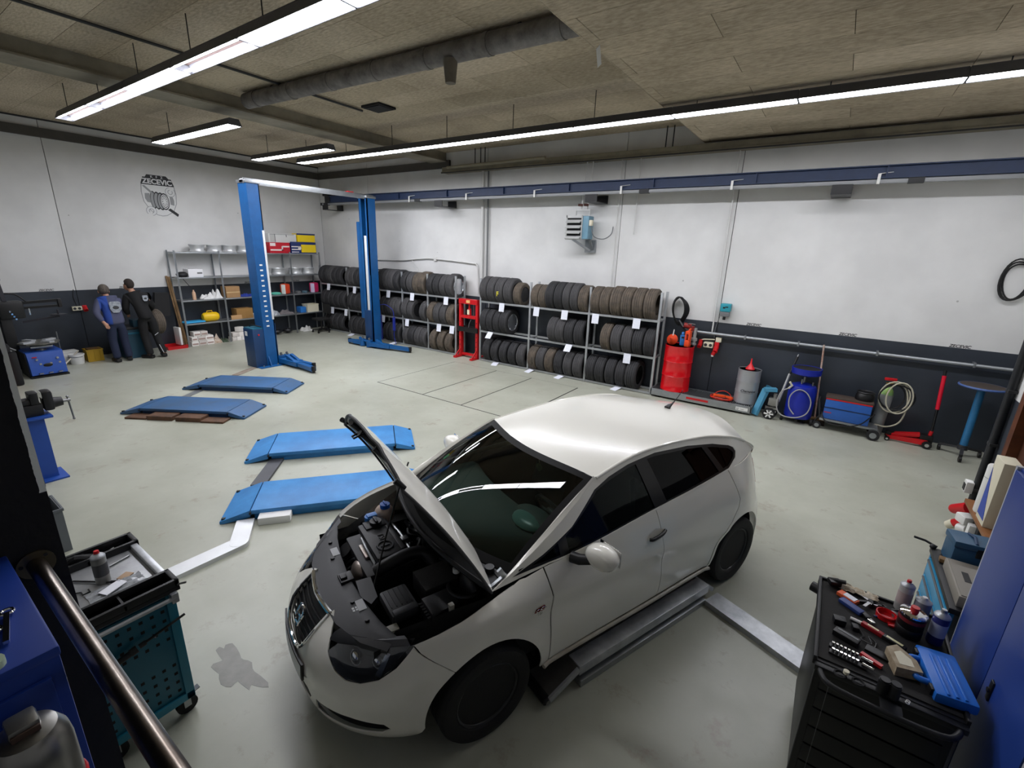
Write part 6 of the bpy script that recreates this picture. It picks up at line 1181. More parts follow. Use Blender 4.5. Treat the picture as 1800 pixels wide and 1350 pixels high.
# ------------------------------------------------------------------ right foreground: locker, drawer chest, black trolley
t = thing('steel_locker', 'tall blue steel locker with pale edge beside the black trolley', 'locker', (.9, 2.62, 0)); mat('locker_blue', '23418f', .42, var=.1, scale=2); mat('locker_edge', 'b3b6bd', .5)
part('body', 'locker_blue', t, lambda b: b.bb(.012, .5, -.50, .50, .05, 1.80, .004)); part('frame_edge', 'locker_edge', t, lambda b: b.bb(-.002, .03, .495, .515, .05, 1.805).bb(-.002, .03, -.515, -.495, .05, 1.805)); part('plinth', 'black', t, lambda b: b.bb(.03, .48, -.48, .48, 0, .05))
for y0, y1 in ((-.49, -.008), (-.002, .492)):
    d = part('door', 'locker_blue', t, lambda b: b.bb(-.006, .012, y0, y1, .07, 1.79, .003))
    if y0 < -.1: part('handle', 'black', d, lambda b: b.bb(-.014, -.006, -.115, -.085, .90, 1.0, .003).cyl((-.02, -.10, .95), (-.006, -.10, .95), .012, n=12))
t = thing('drawer_chest', 'light blue workshop drawer chest behind the steel locker', 'tool chest', (.86, 3.49, 0)); mat('chest_cyan', '2f9fd0', .4, var=.12); mat('chest_grey', '5f6468', .5)
part('body', 'chest_grey', t, lambda b: b.bb(.015, .56, -.335, .335, .08, .88, .006)); part('top_edge', 'black_plastic', t, lambda b: b.bb(-.01, .58, -.345, .345, .88, .915, .008)); [part('corner_post', mat('chest_post', '2a7aa8', .45), t, lambda b: b.bb(.0, .02, q-.015, q+.015, .08, .88)) for q in (-.325, .325)]
for k in range(6):
    d = part('drawer', 'chest_cyan', t, lambda b: b.bb(-.008, .015, -.305, .305, .10+.128*k, .215+.128*k, .006)); part('pull', 'chest_grey', d, lambda b: b.bb(-.018, -.006, -.28, .28, .20+.128*k, .212+.128*k, .003))
part('lock', 'chrome', t, lambda b: b.cyl((-.012, -.325, .86), (.0, -.325, .86), .014, n=12)); part('crank_handle', 'dark_grey', t, lambda b: b.tube([(.02, .33, .93), (-.04, .36, .94), (-.10, .35, .95)], .008, 6).sph((0, .33, .925), .018))
for x in (.06, .5):
    for y in (-.28, .28): part('castor', 'black', t, lambda b: b.cyl((x-.015, y, .04), (x+.015, y, .04), .04, n=14))
t = thing('grey_case', 'open grey-beige metal case lying on the drawer chest', 'case', (1.08, 3.40, .915)); mat('case_beige', '8f8a80', .55); part('tray', 'case_beige', t, lambda b: b.bb(-.20, .0, -.22, .20, 0, .07, .006).bb(-.19, -.01, -.21, .19, .07, .075)); part('lid', 'chest_grey', t, lambda b: b.bb(.005, .24, -.22, .20, 0, .05, .006)); part('latch', 'steel', t, lambda b: b.box((.12, -.02, .055), (.05, .02, .012), .5, bev=.004)); part('label', 'black', t, lambda b: b.bb(-.15, -.12, -.05, .06, .0755, .077))
t = thing('tool_box', 'dark blue plastic toolbox at the back of the drawer chest', 'toolbox', (1.10, 3.735, .915), .12); mat('tb_blue', '2c5878', .5, var=.1); part('body', 'tb_blue', t, lambda b: b.box((0, 0, .07), (.40, .16, .14), bev=.015)); part('lid', 'tb_blue', t, lambda b: b.box((0, 0, .16), (.41, .17, .045), bev=.012)); part('latch', 'black', t, lambda b: b.box((-.08, -.083, .13), (.03, .012, .06), bev=.003)); part('strap', mat('strap_navy', '1b3a5c', .6), t, lambda b: b.tube([(-.1, -.07, .18), (-.09, .0, .195), (-.1, .07, .18)], .01, 6))
tag(MB().box((.955, 3.66, .93), (.17, .05, .025), -.1, bev=.004).build('wooden_tray', 'wood'), 'narrow wooden tray at the chest corner', 'tray'); tag(MB().box((1.06, 3.635, .918), (.12, .03, .004), .2).build('paper_scrap', 'white_paper'), 'crumpled white paper beside the toolbox', 'paper')
# window sill bottles, wall sockets, pipe at the wall corner
t = thing('paper_roll', 'white wrapped roll standing on the window sill', 'roll', (1.54, 5.72, .50)); part('roll', 'white_plastic', t, lambda b: b.lathe([(.07, 0), (.075, .01), (.075, .47), (.07, .48), (.03, .48)], 24)); part('grey_line', 'grey_plastic', t, lambda b: b.torus((0, 0, .36), .0755, .002, 24, 5)); part('core', 'cardboard', t, lambda b: b.cyl((0, 0, .47), (0, 0, .482), .03, n=14))
t = thing('white_carton', 'cream carton with blue print on the window sill beside the roll', 'box', (1.53, 5.50, .50)); part('carton_body', 'cream', t, lambda b: b.bb(-.06, .06, -.12, .12, 0, .62, .006)); part('blue_print', 'royal_blue', t, lambda b: b.prism([(-.1, .05), (.1, .05), (.1, .5)], -.0625, -.0605, Matrix(((0, 0, 1, 0), (1, 0, 0, 0), (0, 1, 0, 0), (0, 0, 0, 1)))))
pp = thing('corner_pipe', 'thick black upright pipe on the wall corner by the window', 'pipe', (1.56, 6.18, 0)); part('pipe', mat('pipe_dark', '1c1f23', .5), pp, lambda b: b.cyl((0, 0, 0), (0, 0, 4.6), .035, n=14)); 
for z in (.55, 1.05, 1.6): part('pipe_clip', 'dark_grey', pp, lambda b: b.bb(-.03, .04, -.05, .05, z-.015, z+.015, .004))
t = thing('wall_switch', 'white outlet box on the black corner pipe', 'socket', (1.50, 6.19, .50)); part('box', 'white_plastic', t, lambda b: b.bb(-.03, .03, -.05, .05, 0, .12, .008)); part('flap', 'dark_grey', t, lambda b: b.bb(-.036, -.03, -.035, .035, .02, .09, .003))
t = thing('wall_socket_block', 'red and white industrial plugs bunched on the wall under the window', 'socket', (1.52, 5.98, .28)); part('base', 'dark_grey', t, lambda b: b.bb(.02, .08, -.30, .20, -.14, .14, .01)); part('red_plug', 'red', t, lambda b: b.cyl((.02, .12, .08), (-.06, .22, .0), .065, .05, n=16).sph((-.06, .22, 0), .05)); part('red_plug', 'red', t, lambda b: b.cyl((.02, .05, -.04), (-.05, .12, -.12), .06, .045, n=16)); part('white_plug', 'white_plastic', t, lambda b: b.box((-.02, -.05, .03), (.12, .13, .09), .4, bev=.02).cyl((.0, -.12, -.05), (-.05, -.05, -.08), .045, n=14).box((0, -.2, -.02), (.06, .08, .14), bev=.012)); part('grey_plug', 'cream', t, lambda b: b.cyl((-.05, .12, -.12), (-.09, .15, -.17), .05, .04, n=14)); part('cable', 'black', t, lambda b: b.tube([(-.02, -.1, -.08), (-.04, -.08, -.2), (0, -.1, -.26)], .012, 6, smooth=4))
# black tool trolley
t = thing('tool_trolley', 'black tool trolley with cluttered top standing by the locker', 'tool trolley', (.535, 2.68, 0)); mat('troll_black', '0e0f11', .45, var=.2); mat('mat_rubber', '1d1c1a', .85, var=.2, bump=.1, bscale=150)
part('body', 'troll_black', t, lambda b: b.bb(-.27, .255, -.34, .33, .12, .86, .008)); part('top_tray', 'black_plastic', t, lambda b: b.bb(-.29, .275, -.36, .35, .86, .89, .006)); part('rubber_mat', 'mat_rubber', t, lambda b: b.bb(-.27, .255, -.34, .33, .888, .897))
part('rim', 'black_plastic', t, lambda b: b.bb(-.29, -.275, -.36, .35, .888, .91, .004).bb(.26, .275, -.36, .35, .888, .91, .004).bb(-.29, .275, .335, .35, .888, .91, .004))
part('edge_trim', mat('edge_grey', '6b6c6e', .4, .5), t, lambda b: b.bb(-.273, -.269, -.343, -.337, .12, .86))
part('push_bar', 'black_plastic', t, lambda b: b.tube([(-.255, -.36, .868), (-.25, -.41, .865), (-.20, -.455, .86), (0, -.465, .858), (.18, -.455, .86), (.235, -.41, .865), (.24, -.36, .868)], .013, 10, smooth=5)); part('handle_web', 'black_plastic', t, lambda b: b.bb(-.03, .05, -.46, -.36, .855, .87, .006).bb(-.28, .27, -.39, -.355, .855, .885, .006)); part('bottle_slot', 'black_matt', t, lambda b: b.torus((-.18, -.385, .887), .022, .005, 16, 6).torus((-.11, -.385, .887), .022, .005, 16, 6))
for k in range(6): d = part('drawer', 'troll_black', t, lambda b: b.bb(-.24, .225, -.352, -.34, .14+.118*k, .248+.118*k, .004)); 
part('side_line', 'edge_grey', t, lambda b: b.bb(-.205, -.202, -.354, -.351, .2, .80))
for x in (-.22, .21):
    for y in (-.28, .28): part('castor', 'black', t, lambda b: b.cyl((x-.02, y, .055), (x+.02, y, .055), .055, n=18).bb(x-.03, x+.03, y-.03, y+.03, .09, .125))
part('side_knob', 'black', t, lambda b: b.cyl((-.27, .30, .84), (-.315, .32, .84), .03, n=14))
ZT = .898
def S(o, label, cat): return tag(o, label, cat, 'tools and cans on the black trolley')
def can(name, label, x, y, r, h, body, cap, capr=.3, band=None, z=ZT, grp=True, dome='alu'):
    t = thing(name, label, 'can', (x, y, z), 0, 'tools and cans on the black trolley' if grp else None)
    part('shell', body, t, lambda b: b.lathe([(r*.95, 0), (r, .004), (r, h*.80), (r*.97, h*.81)], 28)); part('dome', dome, t, lambda b: b.lathe([(r*1.02, h*.80), (r*1.02, h*.82), (r*.85, h*.86), (r*.5, h*.90), (r*.42, h*.92), (r*.42, h*.93)], 28)); part('nozzle', cap, t, lambda b: b.cyl((0, 0, h*.92), (0, 0, h), r*capr, r*capr*.8, n=14))
    if band: part('printed_band', band, t, lambda b: b.lathe([(r*1.008, h*.25), (r*1.008, h*.62)], 28))
    return t
can('spray_can', 'white and silver spray can with red nozzle at the back of the black trolley', .63, 2.995, .033, .19, mat('can_silver', 'c5c3c0', .35, .4), 'red', .35, mat('can_print', 'b9a9a6', .5)); can('spray_can', 'blue spray can with silver cap at the locker side of the trolley', .745, 2.80, .033, .20, mat('can_navy', '252a6e', .35), 'galv', .4, mat('can_white_print', 'b9bdd0', .4)); can('spray_can', 'short silver spray can between the red-capped and blue cans', .705, 2.975, .036, .13, mat('can_grey2', '9ea2ad', .35, .3), 'white_plastic', .4)
t = thing('brake_fluid_can', 'squat black can with silver lid and red cap on the trolley', 'can', (.64, 2.79, ZT), 0, 'tools and cans on the black trolley'); part('shell', 'black', t, lambda b: b.lathe([(.052, 0), (.055, .004), (.055, .045), (.052, .05), (.055, .055), (.055, .125)], 30)); part('lid', 'chrome', t, lambda b: b.lathe([(.057, .125), (.057, .133), (.045, .138), (.0, .142)], 30)); part('cap', 'red', t, lambda b: b.cyl((0, 0, .14), (0, 0, .165), .018, n=14)); part('red_print', mat('dark_red', '7a1a22', .5), t, lambda b: b.lathe([(.0556, .09), (.0556, .11)], 30))
t = thing('tool_case', 'closed bright blue plastic tool case on the trolley', 'case', (.745, 2.52, ZT), R(8), 'tools and cans on the black trolley'); mat('case_blue', '1f6fd0', .4); part('shell', 'case_blue', t, lambda b: b.box((0, 0, .025), (.15, .30, .05), bev=.012)); part('lid_rib', 'case_blue', t, lambda b: [b.box((x, -.02, .052), (.012, .24, .008), bev=.003) for x in (-.03, .0, .03)]); part('grip', 'case_blue', t, lambda b: b.tube([(-.075, .07, .028), (-.115, .06, .028), (-.12, .0, .028), (-.115, -.06, .028), (-.075, -.07, .028)], .014, 10, smooth=5)); part('latch', 'black', t, lambda b: b.box((-.078, .11, .028), (.015, .04, .035), bev=.004).box((-.078, -.11, .028), (.015, .04, .035), bev=.004))
rag_o = rag('work_rag', 'oily beige rag draped along the trolley rim', .0, .0, .0, .0, .0, mat('rag_oily', '8f7a5c', .9, var=.6, scale=30, col2='cfc7b4'), 21) if False else None
b = MB(); rows = []
rr = random.Random(9)
for i in range(15):
    u = i/14; row = []
    for j in range(7):
        v = j/6-.5; row.append((.33+.20*u+.01*rr.uniform(-1, 1), 3.0+.06*v-.015*u, .915+.018*rr.random()-.02*abs(v)))
    rows.append(row)
S(b.grid(rows).build('work_rag', mat('rag_oily', '8f7a5c', .9, var=.6, scale=30, col2='cfc7b4'), ang=80), 'oily beige rag lying along the trolley back rim', 'rag')
S(MB().box((.318, 2.985, .925), (.06, .05, .03), .4, bev=.006).cyl((.29, 2.99, .93), (.37, 2.98, .95), .012, n=8).build('ratchet', 'black'), 'black ratchet tool at the trolley corner beside the rag', 'tool')
o = S(MB().box((.385, 2.90, ZT+.012), (.10, .045, .022), -.55, bev=.004).build('parts_packet', mat('packet_orange', 'd85a2a', .5)), 'small orange and white packet on the trolley mat', 'packet'); MB().box((.395, 2.895, ZT+.0245), (.06, .035, .003), -.55).build('packet_label', 'white_paper', o)
o = S(MB().box((.40, 2.83, ZT+.012), (.12, .045, .024), -.6, bev=.01).build('knife_case', mat('navy_case', '2a3f7e', .45)), 'navy blue folding case beside the orange packet', 'case')
t = thing('key_fob', 'black car key with silver tip on the trolley mat', 'key', (.462, 2.80, ZT), -1.0, 'tools and cans on the black trolley'); part('fob', 'black', t, lambda b: b.box((0, 0, .01), (.055, .03, .018), bev=.007)); part('tip', 'chrome', t, lambda b: b.box((.045, 0, .01), (.035, .025, .012), bev=.005))
for i, (x, y, a, L_) in enumerate(((.45, 2.92, .5, .09), (.48, 2.945, -.7, .08), (.515, 2.925, .2, .07), (.47, 2.885, 1.1, .06))): S(MB().bar((x-L_/2*math.cos(a), y-L_/2*math.sin(a), ZT+.008+.004*i), (x+L_/2*math.cos(a), y+L_/2*math.sin(a), ZT+.008+.004*i), .014, .008).cyl((x+L_/2*math.cos(a), y+L_/2*math.sin(a), ZT+.002), (x+L_/2*math.cos(a), y+L_/2*math.sin(a), ZT+.02), .012, n=10).build('small_pliers', 'steel' if i % 2 else 'black_plastic'), ['small dark pliers at the far end of the heap by the red cap', 'small bright pliers lying across the heap by the red cap', 'small dark pliers at the can side of the heap by the red cap', 'short bright pliers at the mat side of the heap by the red cap'][i], 'tool')
t = thing('red_cup', 'red serrated plastic cap lying on the trolley mat', 'cap', (.555, 2.855, ZT), 0, 'tools and cans on the black trolley'); part('cup', 'red', t, lambda b: b.lathe([(0.028, 0), (.045, .002), (.047, .03), (.042, .032), (.038, .008), (.0, .006)], 18)); part('tab', 'red', t, lambda b: b.box((.02, -.05, .008), (.03, .04, .012), bev=.004))
S(MB().cyl((.50, 2.83, ZT+.006), (.54, 2.84, ZT+.008), .005, n=8).build('glow_plug', 'chrome'), 'thin bright metal pin beside the red cap', 'tool'); S(MB().box((.60, 2.90, ZT+.012), (.05, .04, .022), .5, bev=.004).cyl((.58, 2.92, ZT+.02), (.62, 2.93, ZT+.03), .006, n=8).build('metal_bracket', 'steel'), 'small bent metal bracket behind the squat black can', 'car part')
o = S(MB().cyl((.395, 2.725, ZT+.009), (.47, 2.712, ZT+.009), .009, n=12).build('marker_pen', 'white_plastic'), 'white marker pen on the trolley mat', 'pen'); MB().cyl((.47, 2.712, ZT+.009), (.495, 2.708, ZT+.009), .0095, n=12).build('pen_cap', 'black', o)
t = thing('inspection_lamp', 'red and black inspection lamp lying across the trolley mat', 'lamp', (.53, 2.675, ZT), -.45, 'tools and cans on the black trolley'); part('handle', mat('lamp_red', '9a1620', .4), t, lambda b: b.box((-.045, 0, .012), (.10, .026, .024), bev=.006)); part('head', 'black', t, lambda b: b.box((.05, 0, .012), (.10, .028, .022), bev=.005)); part('lens', mat('lens_pale', 'd8d4a8', .3), t, lambda b: b.box((.05, 0, .0235), (.07, .014, .002)).box((-.045, 0, .0245), (.05, .01, .002)))
for i, (x, y, s) in enumerate(((.345, 2.655, (.055, .045, .035)), (.415, 2.655, (.03, .04, .025)))): S(MB().box((x, y, ZT+s[2]/2), s, .2, bev=.006).build('charger_plug', 'black_plastic'), ['black charger plug at the car side of the trolley mat', 'small black adapter beside the charger plug'][i], 'charger')
S(MB().tube([(.43, 2.66, ZT+.006), (.45, 2.62, ZT+.008), (.44, 2.59, ZT+.006), (.48, 2.57, ZT+.01), (.47, 2.62, ZT+.012), (.50, 2.60, ZT+.006), (.49, 2.55, ZT+.006)], .004, 6, smooth=6).build('charger_cable', 'black'), 'tangled thin black charger cable on the mat', 'cable')
o = S(MB().box((.375, 2.545, ZT+.016), (.11, .05, .03), -.35, bev=.006).build('scan_tool', 'black'), 'glossy black scanner box on the trolley mat', 'device'); MB().box((.38, 2.55, ZT+.032), (.09, .012, .002), -.35).build('screen_edge', 'grey_plastic', o)
S(MB().box((.505, 2.53, ZT+.006), (.10, .05, .012), -.25, bev=.004).build('smartphone', 'black'), 'black phone lying beside the red knife', 'phone')
for i, y in enumerate((2.44, 2.395)):
    t = thing('socket_rail', ['row of chrome sockets on a rail beside the scanner', 'row of chrome sockets on a rail at the trolley near edge'][i], 'socket set', (.38, y, ZT), -.12, 'tools and cans on the black trolley'); part('rail', 'black', t, lambda b: b.box((0, 0, .006), (.15, .03, .012), bev=.003))
    for k in range(7): part('socket', 'chrome', t, lambda b: b.cyl((-.06+.016*k, 0, .012), (-.06+.016*k, 0, .03), .0065, n=10))
    part('extension', 'chrome', t, lambda b: b.cyl((.055, .006, .016), (.10, .0, .016), .008, n=10))
o = S(MB().bar((.435, 2.475, ZT+.01), (.515, 2.435, ZT+.01), .02, .016).build('utility_knife', 'red'), 'red utility knife on the trolley mat', 'knife')
t = thing('sanding_block', 'beige worn wedge-shaped block beside the blue case', 'block', (.59, 2.50, ZT), .5, 'tools and cans on the black trolley'); part('block', mat('beige_worn', 'b3a58c', .7, var=.3, scale=25, col2='8a7a60'), t, lambda b: b.prism([(-.06, -.05), (.04, -.07), (.06, .0), (.03, .09), (-.03, .07)], 0, .05)); part('printed_top', 'cream', t, lambda b: b.prism([(-.035, -.03), (.02, -.045), (.035, .0), (.02, .05), (-.015, .04)], .05, .0515))
me = text_obj('slot_mark', '8', .04, 'white_plastic', Matrix.Translation((.60, 2.296, .893)) @ Matrix.Rotation(R(-20), 4, 'Z')); me.parent = [o for o in C.objects if o.name == 'tool_trolley'][0]; me.location = (.60-.535, 2.296-2.68, .893)
S(MB().cyl((.375, 2.30, .9), (.375, 2.30, .915), .012, n=14).cyl((.375, 2.30, .885), (.375, 2.30, .90), .003, n=6).build('push_pin_tool', 'cream'), 'round cream-headed pin tool in the trolley handle slot', 'tool')
for i, x in enumerate((.51, .55)): S(MB().cyl((x, 2.30, .885), (x, 2.30, .95), .022, n=16).cyl((x, 2.30, .95), (x, 2.30, .958), .019, n=16).build('impact_socket', 'black' if i == 0 else 'dark_grey'), ['black impact socket in the trolley handle tray', 'dark grey impact socket in the trolley handle tray'][i], 'socket')
# ------------------------------------------------------------------ left foreground: landing, stub wall, hand rail
struct(MB().bb(-1.43, 1.6, YF, .05, 0, 1.2).build('landing_floor', mat('concrete', '6d6b67', .8, var=.2)))
def stub_mat():
    m = mat('stub_paint', '08090b', .8); nt, b = nodes_of(m); g = nt.nodes.new('ShaderNodeNewGeometry'); sx = nt.nodes.new('ShaderNodeSeparateXYZ'); nt.links.new(g.outputs['Position'], sx.inputs[0])
    n = nt.nodes.new('ShaderNodeTexNoise'); n.inputs['Scale'].default_value = 22; n.inputs['Detail'].default_value = 5; nt.links.new(g.outputs['Position'], n.inputs['Vector'])
    ma = nt.nodes.new('ShaderNodeMath'); ma.operation = 'MULTIPLY_ADD'; ma.inputs[1].default_value = .012; nt.links.new(n.outputs['Fac'], ma.inputs[0]); nt.links.new(sx.outputs['Y'], ma.inputs[2])
    gt = nt.nodes.new('ShaderNodeMath'); gt.operation = 'GREATER_THAN'; gt.inputs[1].default_value = .1755; nt.links.new(ma.outputs[0], gt.inputs[0])
    zz = nt.nodes.new('ShaderNodeMath'); zz.operation = 'GREATER_THAN'; zz.inputs[1].default_value = 2.17; nt.links.new(sx.outputs['Z'], zz.inputs[0])
    mm = nt.nodes.new('ShaderNodeMath'); mm.operation = 'MULTIPLY'; nt.links.new(gt.outputs[0], mm.inputs[0]); nt.links.new(zz.outputs[0], mm.inputs[1])
    mx = nt.nodes.new('ShaderNodeMix'); mx.data_type = 'RGBA'; nt.links.new(mm.outputs[0], mx.inputs['Factor']); mx.inputs['A'].default_value = (*lin('0b0c10'), 1); mx.inputs['B'].default_value = (*lin('f0f4f0'), 1); nt.links.new(mx.outputs['Result'], b.inputs['Base Color'])
    bp = nt.nodes.new('ShaderNodeBump'); bp.inputs['Strength'].default_value = .4; bp.inputs['Distance'].default_value = .01; nt.links.new(n.outputs['Fac'], bp.inputs['Height']); nt.links.new(bp.outputs[0], b.inputs['Normal']); return m
struct(MB().bb(-1.55, -1.43, YF, .180, 0, ZC).build('wall_stub', stub_mat()))
t = thing('hand_rail', 'worn steel tube hand rail with round flange on the black wall', 'railing', (-1.43, .13, 2.0)); mat('rail_steel', '8f8880', .28, 1., var=.35, scale=7, col2='6a5f56')
part('tube', 'rail_steel', t, lambda b: b.cyl((.0, 0, 0), (3.03, 0, 0), .0175, n=24)); part('flange', mat('flange_brass', '7c735f', .35, .9, var=.3), t, lambda b: b.cyl((.0, 0, 0), (.006, 0, 0), .034, n=28)); part('flange_screw', 'dark_grey', t, lambda b: [b.cyl((.008, .026*math.cos(a), .026*math.sin(a)), (.009, .026*math.cos(a), .026*math.sin(a)), .004, n=8) for a in (.8, 2.9, 5.)])
for x in (1.65, 2.9): part('rail_post', 'rail_steel', t, lambda b: b.cyl((x, -.09, -.80), (x, -.09, -.05), .02, n=14).cyl((x, -.09, -.05), (x, 0, -.01), .015, n=10))
# blue cabinet on the landing with small tools
t = thing('tool_cabinet', 'royal blue steel cabinet standing against the black wall beside the rail', 'cabinet', (-1.22, -.28, 1.2)); mat('cab_blue', '1c3f9c', .4, var=.1)
part('body', 'cab_blue', t, lambda b: b.bb(-.20, .205, -.36, .368, .0, .83, .004)); part('top', 'cab_blue', t, lambda b: b.bb(-.205, .208, -.365, .37, .83, .85, .004)); part('door', 'cab_blue', t, lambda b: b.bb(.205, .215, -.34, .35, .03, .80, .003)); part('door_handle', 'black', t, lambda b: b.bb(.215, .235, -.28, -.25, .4, .55, .005))
for i, (x, y, a) in enumerate(((-1.13, .045, 2.75), (-1.09, .02, 2.6))): tag(MB().bar((x-.05*math.cos(a), y-.05*math.sin(a)*.4, 2.056), (x+.05*math.cos(a), y+.05*math.sin(a)*.4, 2.056), .008, .006).torus((x+.055*math.cos(a), y+.022*math.sin(a), 2.056), .009, .003, 12, 6).build('spanner', 'chrome'), ['bright spanner on the blue cabinet by the rail', 'second bright spanner on the blue cabinet'][i], 'spanner', 'small tools on the blue cabinet')
tag(MB().cyl((-1.04, .012, 2.05), (-1.04, .012, 2.062), .018, n=14).build('cable_tie_roll', mat('pale_green', 'b9cbb0', .5)), 'pale green roll at the blue cabinet edge', 'roll')
# silver canister on its stand
t = thing('pressure_canister', 'silver dome-topped pressure canister beside the blue cabinet', 'canister', (-.93, .02, 1.85)); mat('can_metal', 'a9a8a4', .32, .9, var=.25, scale=12)
part('dome', 'can_metal', t, lambda b: b.lathe([(.048, 0), (.051, .01), (.051, .09), (.048, .115), (.038, .135), (.017, .142), (.0, .143)], 32)); part('lid', 'can_metal', t, lambda b: b.box((-.005, 0, .149), (.042, .038, .02), bev=.007)); part('lid_slot', mat('rust_dark', '4a3830', .7), t, lambda b: b.box((.018, 0, .146), (.005, .034, .011), bev=.002)); part('red_ring', 'red', t, lambda b: b.torus((0, 0, .004), .05, .005, 28, 6)); part('grip', 'grey_plastic', t, lambda b: b.tube([(.03, -.055, .07), (.06, -.07, .06), (.05, -.06, .02)], .012, 8))
tag(MB().bb(-.99, -.89, -.065, .035, 1.2, 1.80, .004).bb(-1.0, -.87, -.09, .06, 1.785, 1.80, .003).build('canister_stand', 'black_matt'), 'black stand carrying the silver canister', 'stand')
# teal trolley
t = thing('tool_trolley', 'teal workshop trolley with perforated side panel behind the hand rail', 'tool trolley', (-3.04, .50, 0)); mat('troll_teal', '136a85', .42, var=.1)
part('body', 'troll_teal', t, lambda b: b.bb(-.32, .31, -.21, .205, .12, .86, .006)); part('side_panel', 'troll_teal', t, lambda b: b.bb(.31, .325, -.21, .205, .13, .84, .003)); part('panel_frame', mat('teal_light', '1b7f9c', .42), t, lambda b: b.bb(.322, .34, .165, .21, .12, .86, .004).bb(.322, .34, -.215, -.175, .12, .86, .004).bb(.322, .34, -.215, .21, .12, .17, .004))
hb_ = MB()
for i in range(7):
    for j in range(10):
        if 4 <= j <= 5: continue
        hb_.bb(.3245, .3262, -.165+.05*i, -.148+.05*i, .20+.062*j, .218+.062*j)
o = hb_.build('perforations', 'black_matt', t); o['kind'] = 'stuff'
part('worktop', mat('top_sheet', 'a9abad', .35, .3, var=.25, scale=14), t, lambda b: b.bb(-.34, .34, -.22, .22, .86, .90, .004)); part('edge_rail', 'alu', t, lambda b: b.bb(-.22, .22, .19, .225, .90, .93, .006))
for x0, x1 in ((-.36, -.22), (.22, .36)): part('end_tray', 'black_plastic', t, lambda b: b.bb(x0, x1, -.24, .235, .875, .90, .004).bb(x0, x0+.02, -.24, .235, .90, .945, .005).bb(x1-.02, x1, -.24, .235, .90, .945, .005).bb(x0, x1, .21, .235, .90, .945, .005).bb(x0, x1, -.24, -.215, .90, .945, .005).bb(x0, x1, -.01, .0, .90, .93))
part('push_bar', 'alu', t, lambda b: b.cyl((.375, -.20, .85), (.375, .20, .85), .012, n=12).bb(.33, .385, .18, .215, .82, .88, .006).bb(.33, .385, -.215, -.18, .82, .88, .006))
for x in (-.27, .29):
    for y in (-.17, .17): c = part('castor', 'rubber', t, lambda b: b.cyl((x-.016, y, .055), (x+.016, y, .055), .055, n=20)); part('castor_fork', 'galv', c, lambda b: b.bb(x-.026, x+.026, y-.03, y+.03, .105, .125, .004).bb(x-.026, x-.02, y-.018, y+.018, .05, .11).bb(x+.02, x+.026, y-.018, y+.018, .05, .11)); part('brake_lever', 'steel', c, lambda b: b.bar((x, y+.03, .115), (x, y+.075, .125), .035, .006))
t = thing('torque_wrench', 'black torque wrench hooked across the perforated teal panel', 'wrench', (-2.68, .53, .66)); part('shaft', 'black', t, lambda b: b.cyl((0, -.02, .0), (0, .20, .05), .007, n=10)); part('grip', 'black_plastic', t, lambda b: b.cyl((0, -.20, -.045), (0, -.06, -.012), .016, n=14)); part('collar', 'dark_grey', t, lambda b: b.cyl((0, -.06, -.012), (0, -.03, -.005), .02, n=14).cyl((0, -.02, .0), (0, .01, .006), .013, n=12)); part('hook', 'steel', t, lambda b: b.cyl((-.022, .05, .012), (.012, .05, .012), .004, n=8))
can('spray_can', 'grey spray can with red nozzle on the teal trolley', -3.04, .50, .033, .20, mat('can_dirty', '9b9b97', .4, .3, var=.3), 'red', .42, mat('can_black_print', '46474a', .5), .90, False)
S2 = lambda o, l, c: tag(o, l, c, 'small things on the teal trolley')
rows = []; rr = random.Random(4)
for i in range(12): rows.append([(-2.98+.012*i+.01*rr.random(), .40+.024*j+.006*rr.random(), .902+.012*rr.random()) for j in range(11)])
S2(MB().grid(rows).build('plastic_bag', mat('bag_clear', 'b4b8bc', .15, var=.5, scale=30), ang=20), 'crinkled clear plastic bag on the teal trolley top', 'bag'); o = S2(MB().box((-2.92, .51, .9165), (.06, .11, .004), .4).build('parts_label', 'white_paper'), 'white label card lying on the plastic bag', 'card')
S2(MB().cyl((-3.16, .40, .908), (-2.99, .52, .908), .005, n=8).cyl((-2.99, .52, .91), (-2.95, .55, .91), .009, n=10).build('screwdriver', 'black'), 'thin black screwdriver on the teal trolley top', 'screwdriver'); S2(MB().tube([(-3.05, .36, .906), (-3.02, .40, .906), (-2.99, .40, .906), (-2.99, .43, .906), (-3.02, .43, .906)], .004, 6).build('wire_hook', 'dark_grey'), 'bent dark wire hook on the teal trolley top', 'hook'); S2(MB().cyl((-3.16, .56, .906), (-3.19, .66, .906), .005, n=8).build('steel_pin', 'steel'), 'short steel pin by the tray on the teal trolley', 'pin'); S2(MB().box((-3.0, .585, .903), (.05, .06, .005), .5, bev=.001).build('sandpaper', mat('sandp', 'b59a80', .9)), 'small scrap of brown sandpaper on the teal trolley', 'paper')
b = MB()
for k in range(4): b.tube([(-3.37+.015*k, .36+.02*k, .915), (-3.33+.01*k, .45, .94+.006*k), (-3.32+.012*k, .53, .92)], [.018, .022, .014], 8, smooth=4)
S2(b.build('work_glove', mat('glove_black', '1e1e1f', .85)), 'crumpled black work glove in the trolley tray', 'glove')
for k in range(5): S2(MB().cyl((-3.33+.012*k, .60+.022*k, .906), (-3.32+.012*k, .63+.018*k, .92), .008, n=8).build('small_socket', 'chrome'), f"small bright socket, {['first','second','third','fourth','fifth'][k]} from the glove, in the teal trolley tray", 'socket')
S2(MB().cyl((-2.70, .70, .91), (-2.66, .76, .915), .006, n=8).build('bit_holder', 'steel'), 'thin bit holder poking over the trolley tray corner', 'tool')
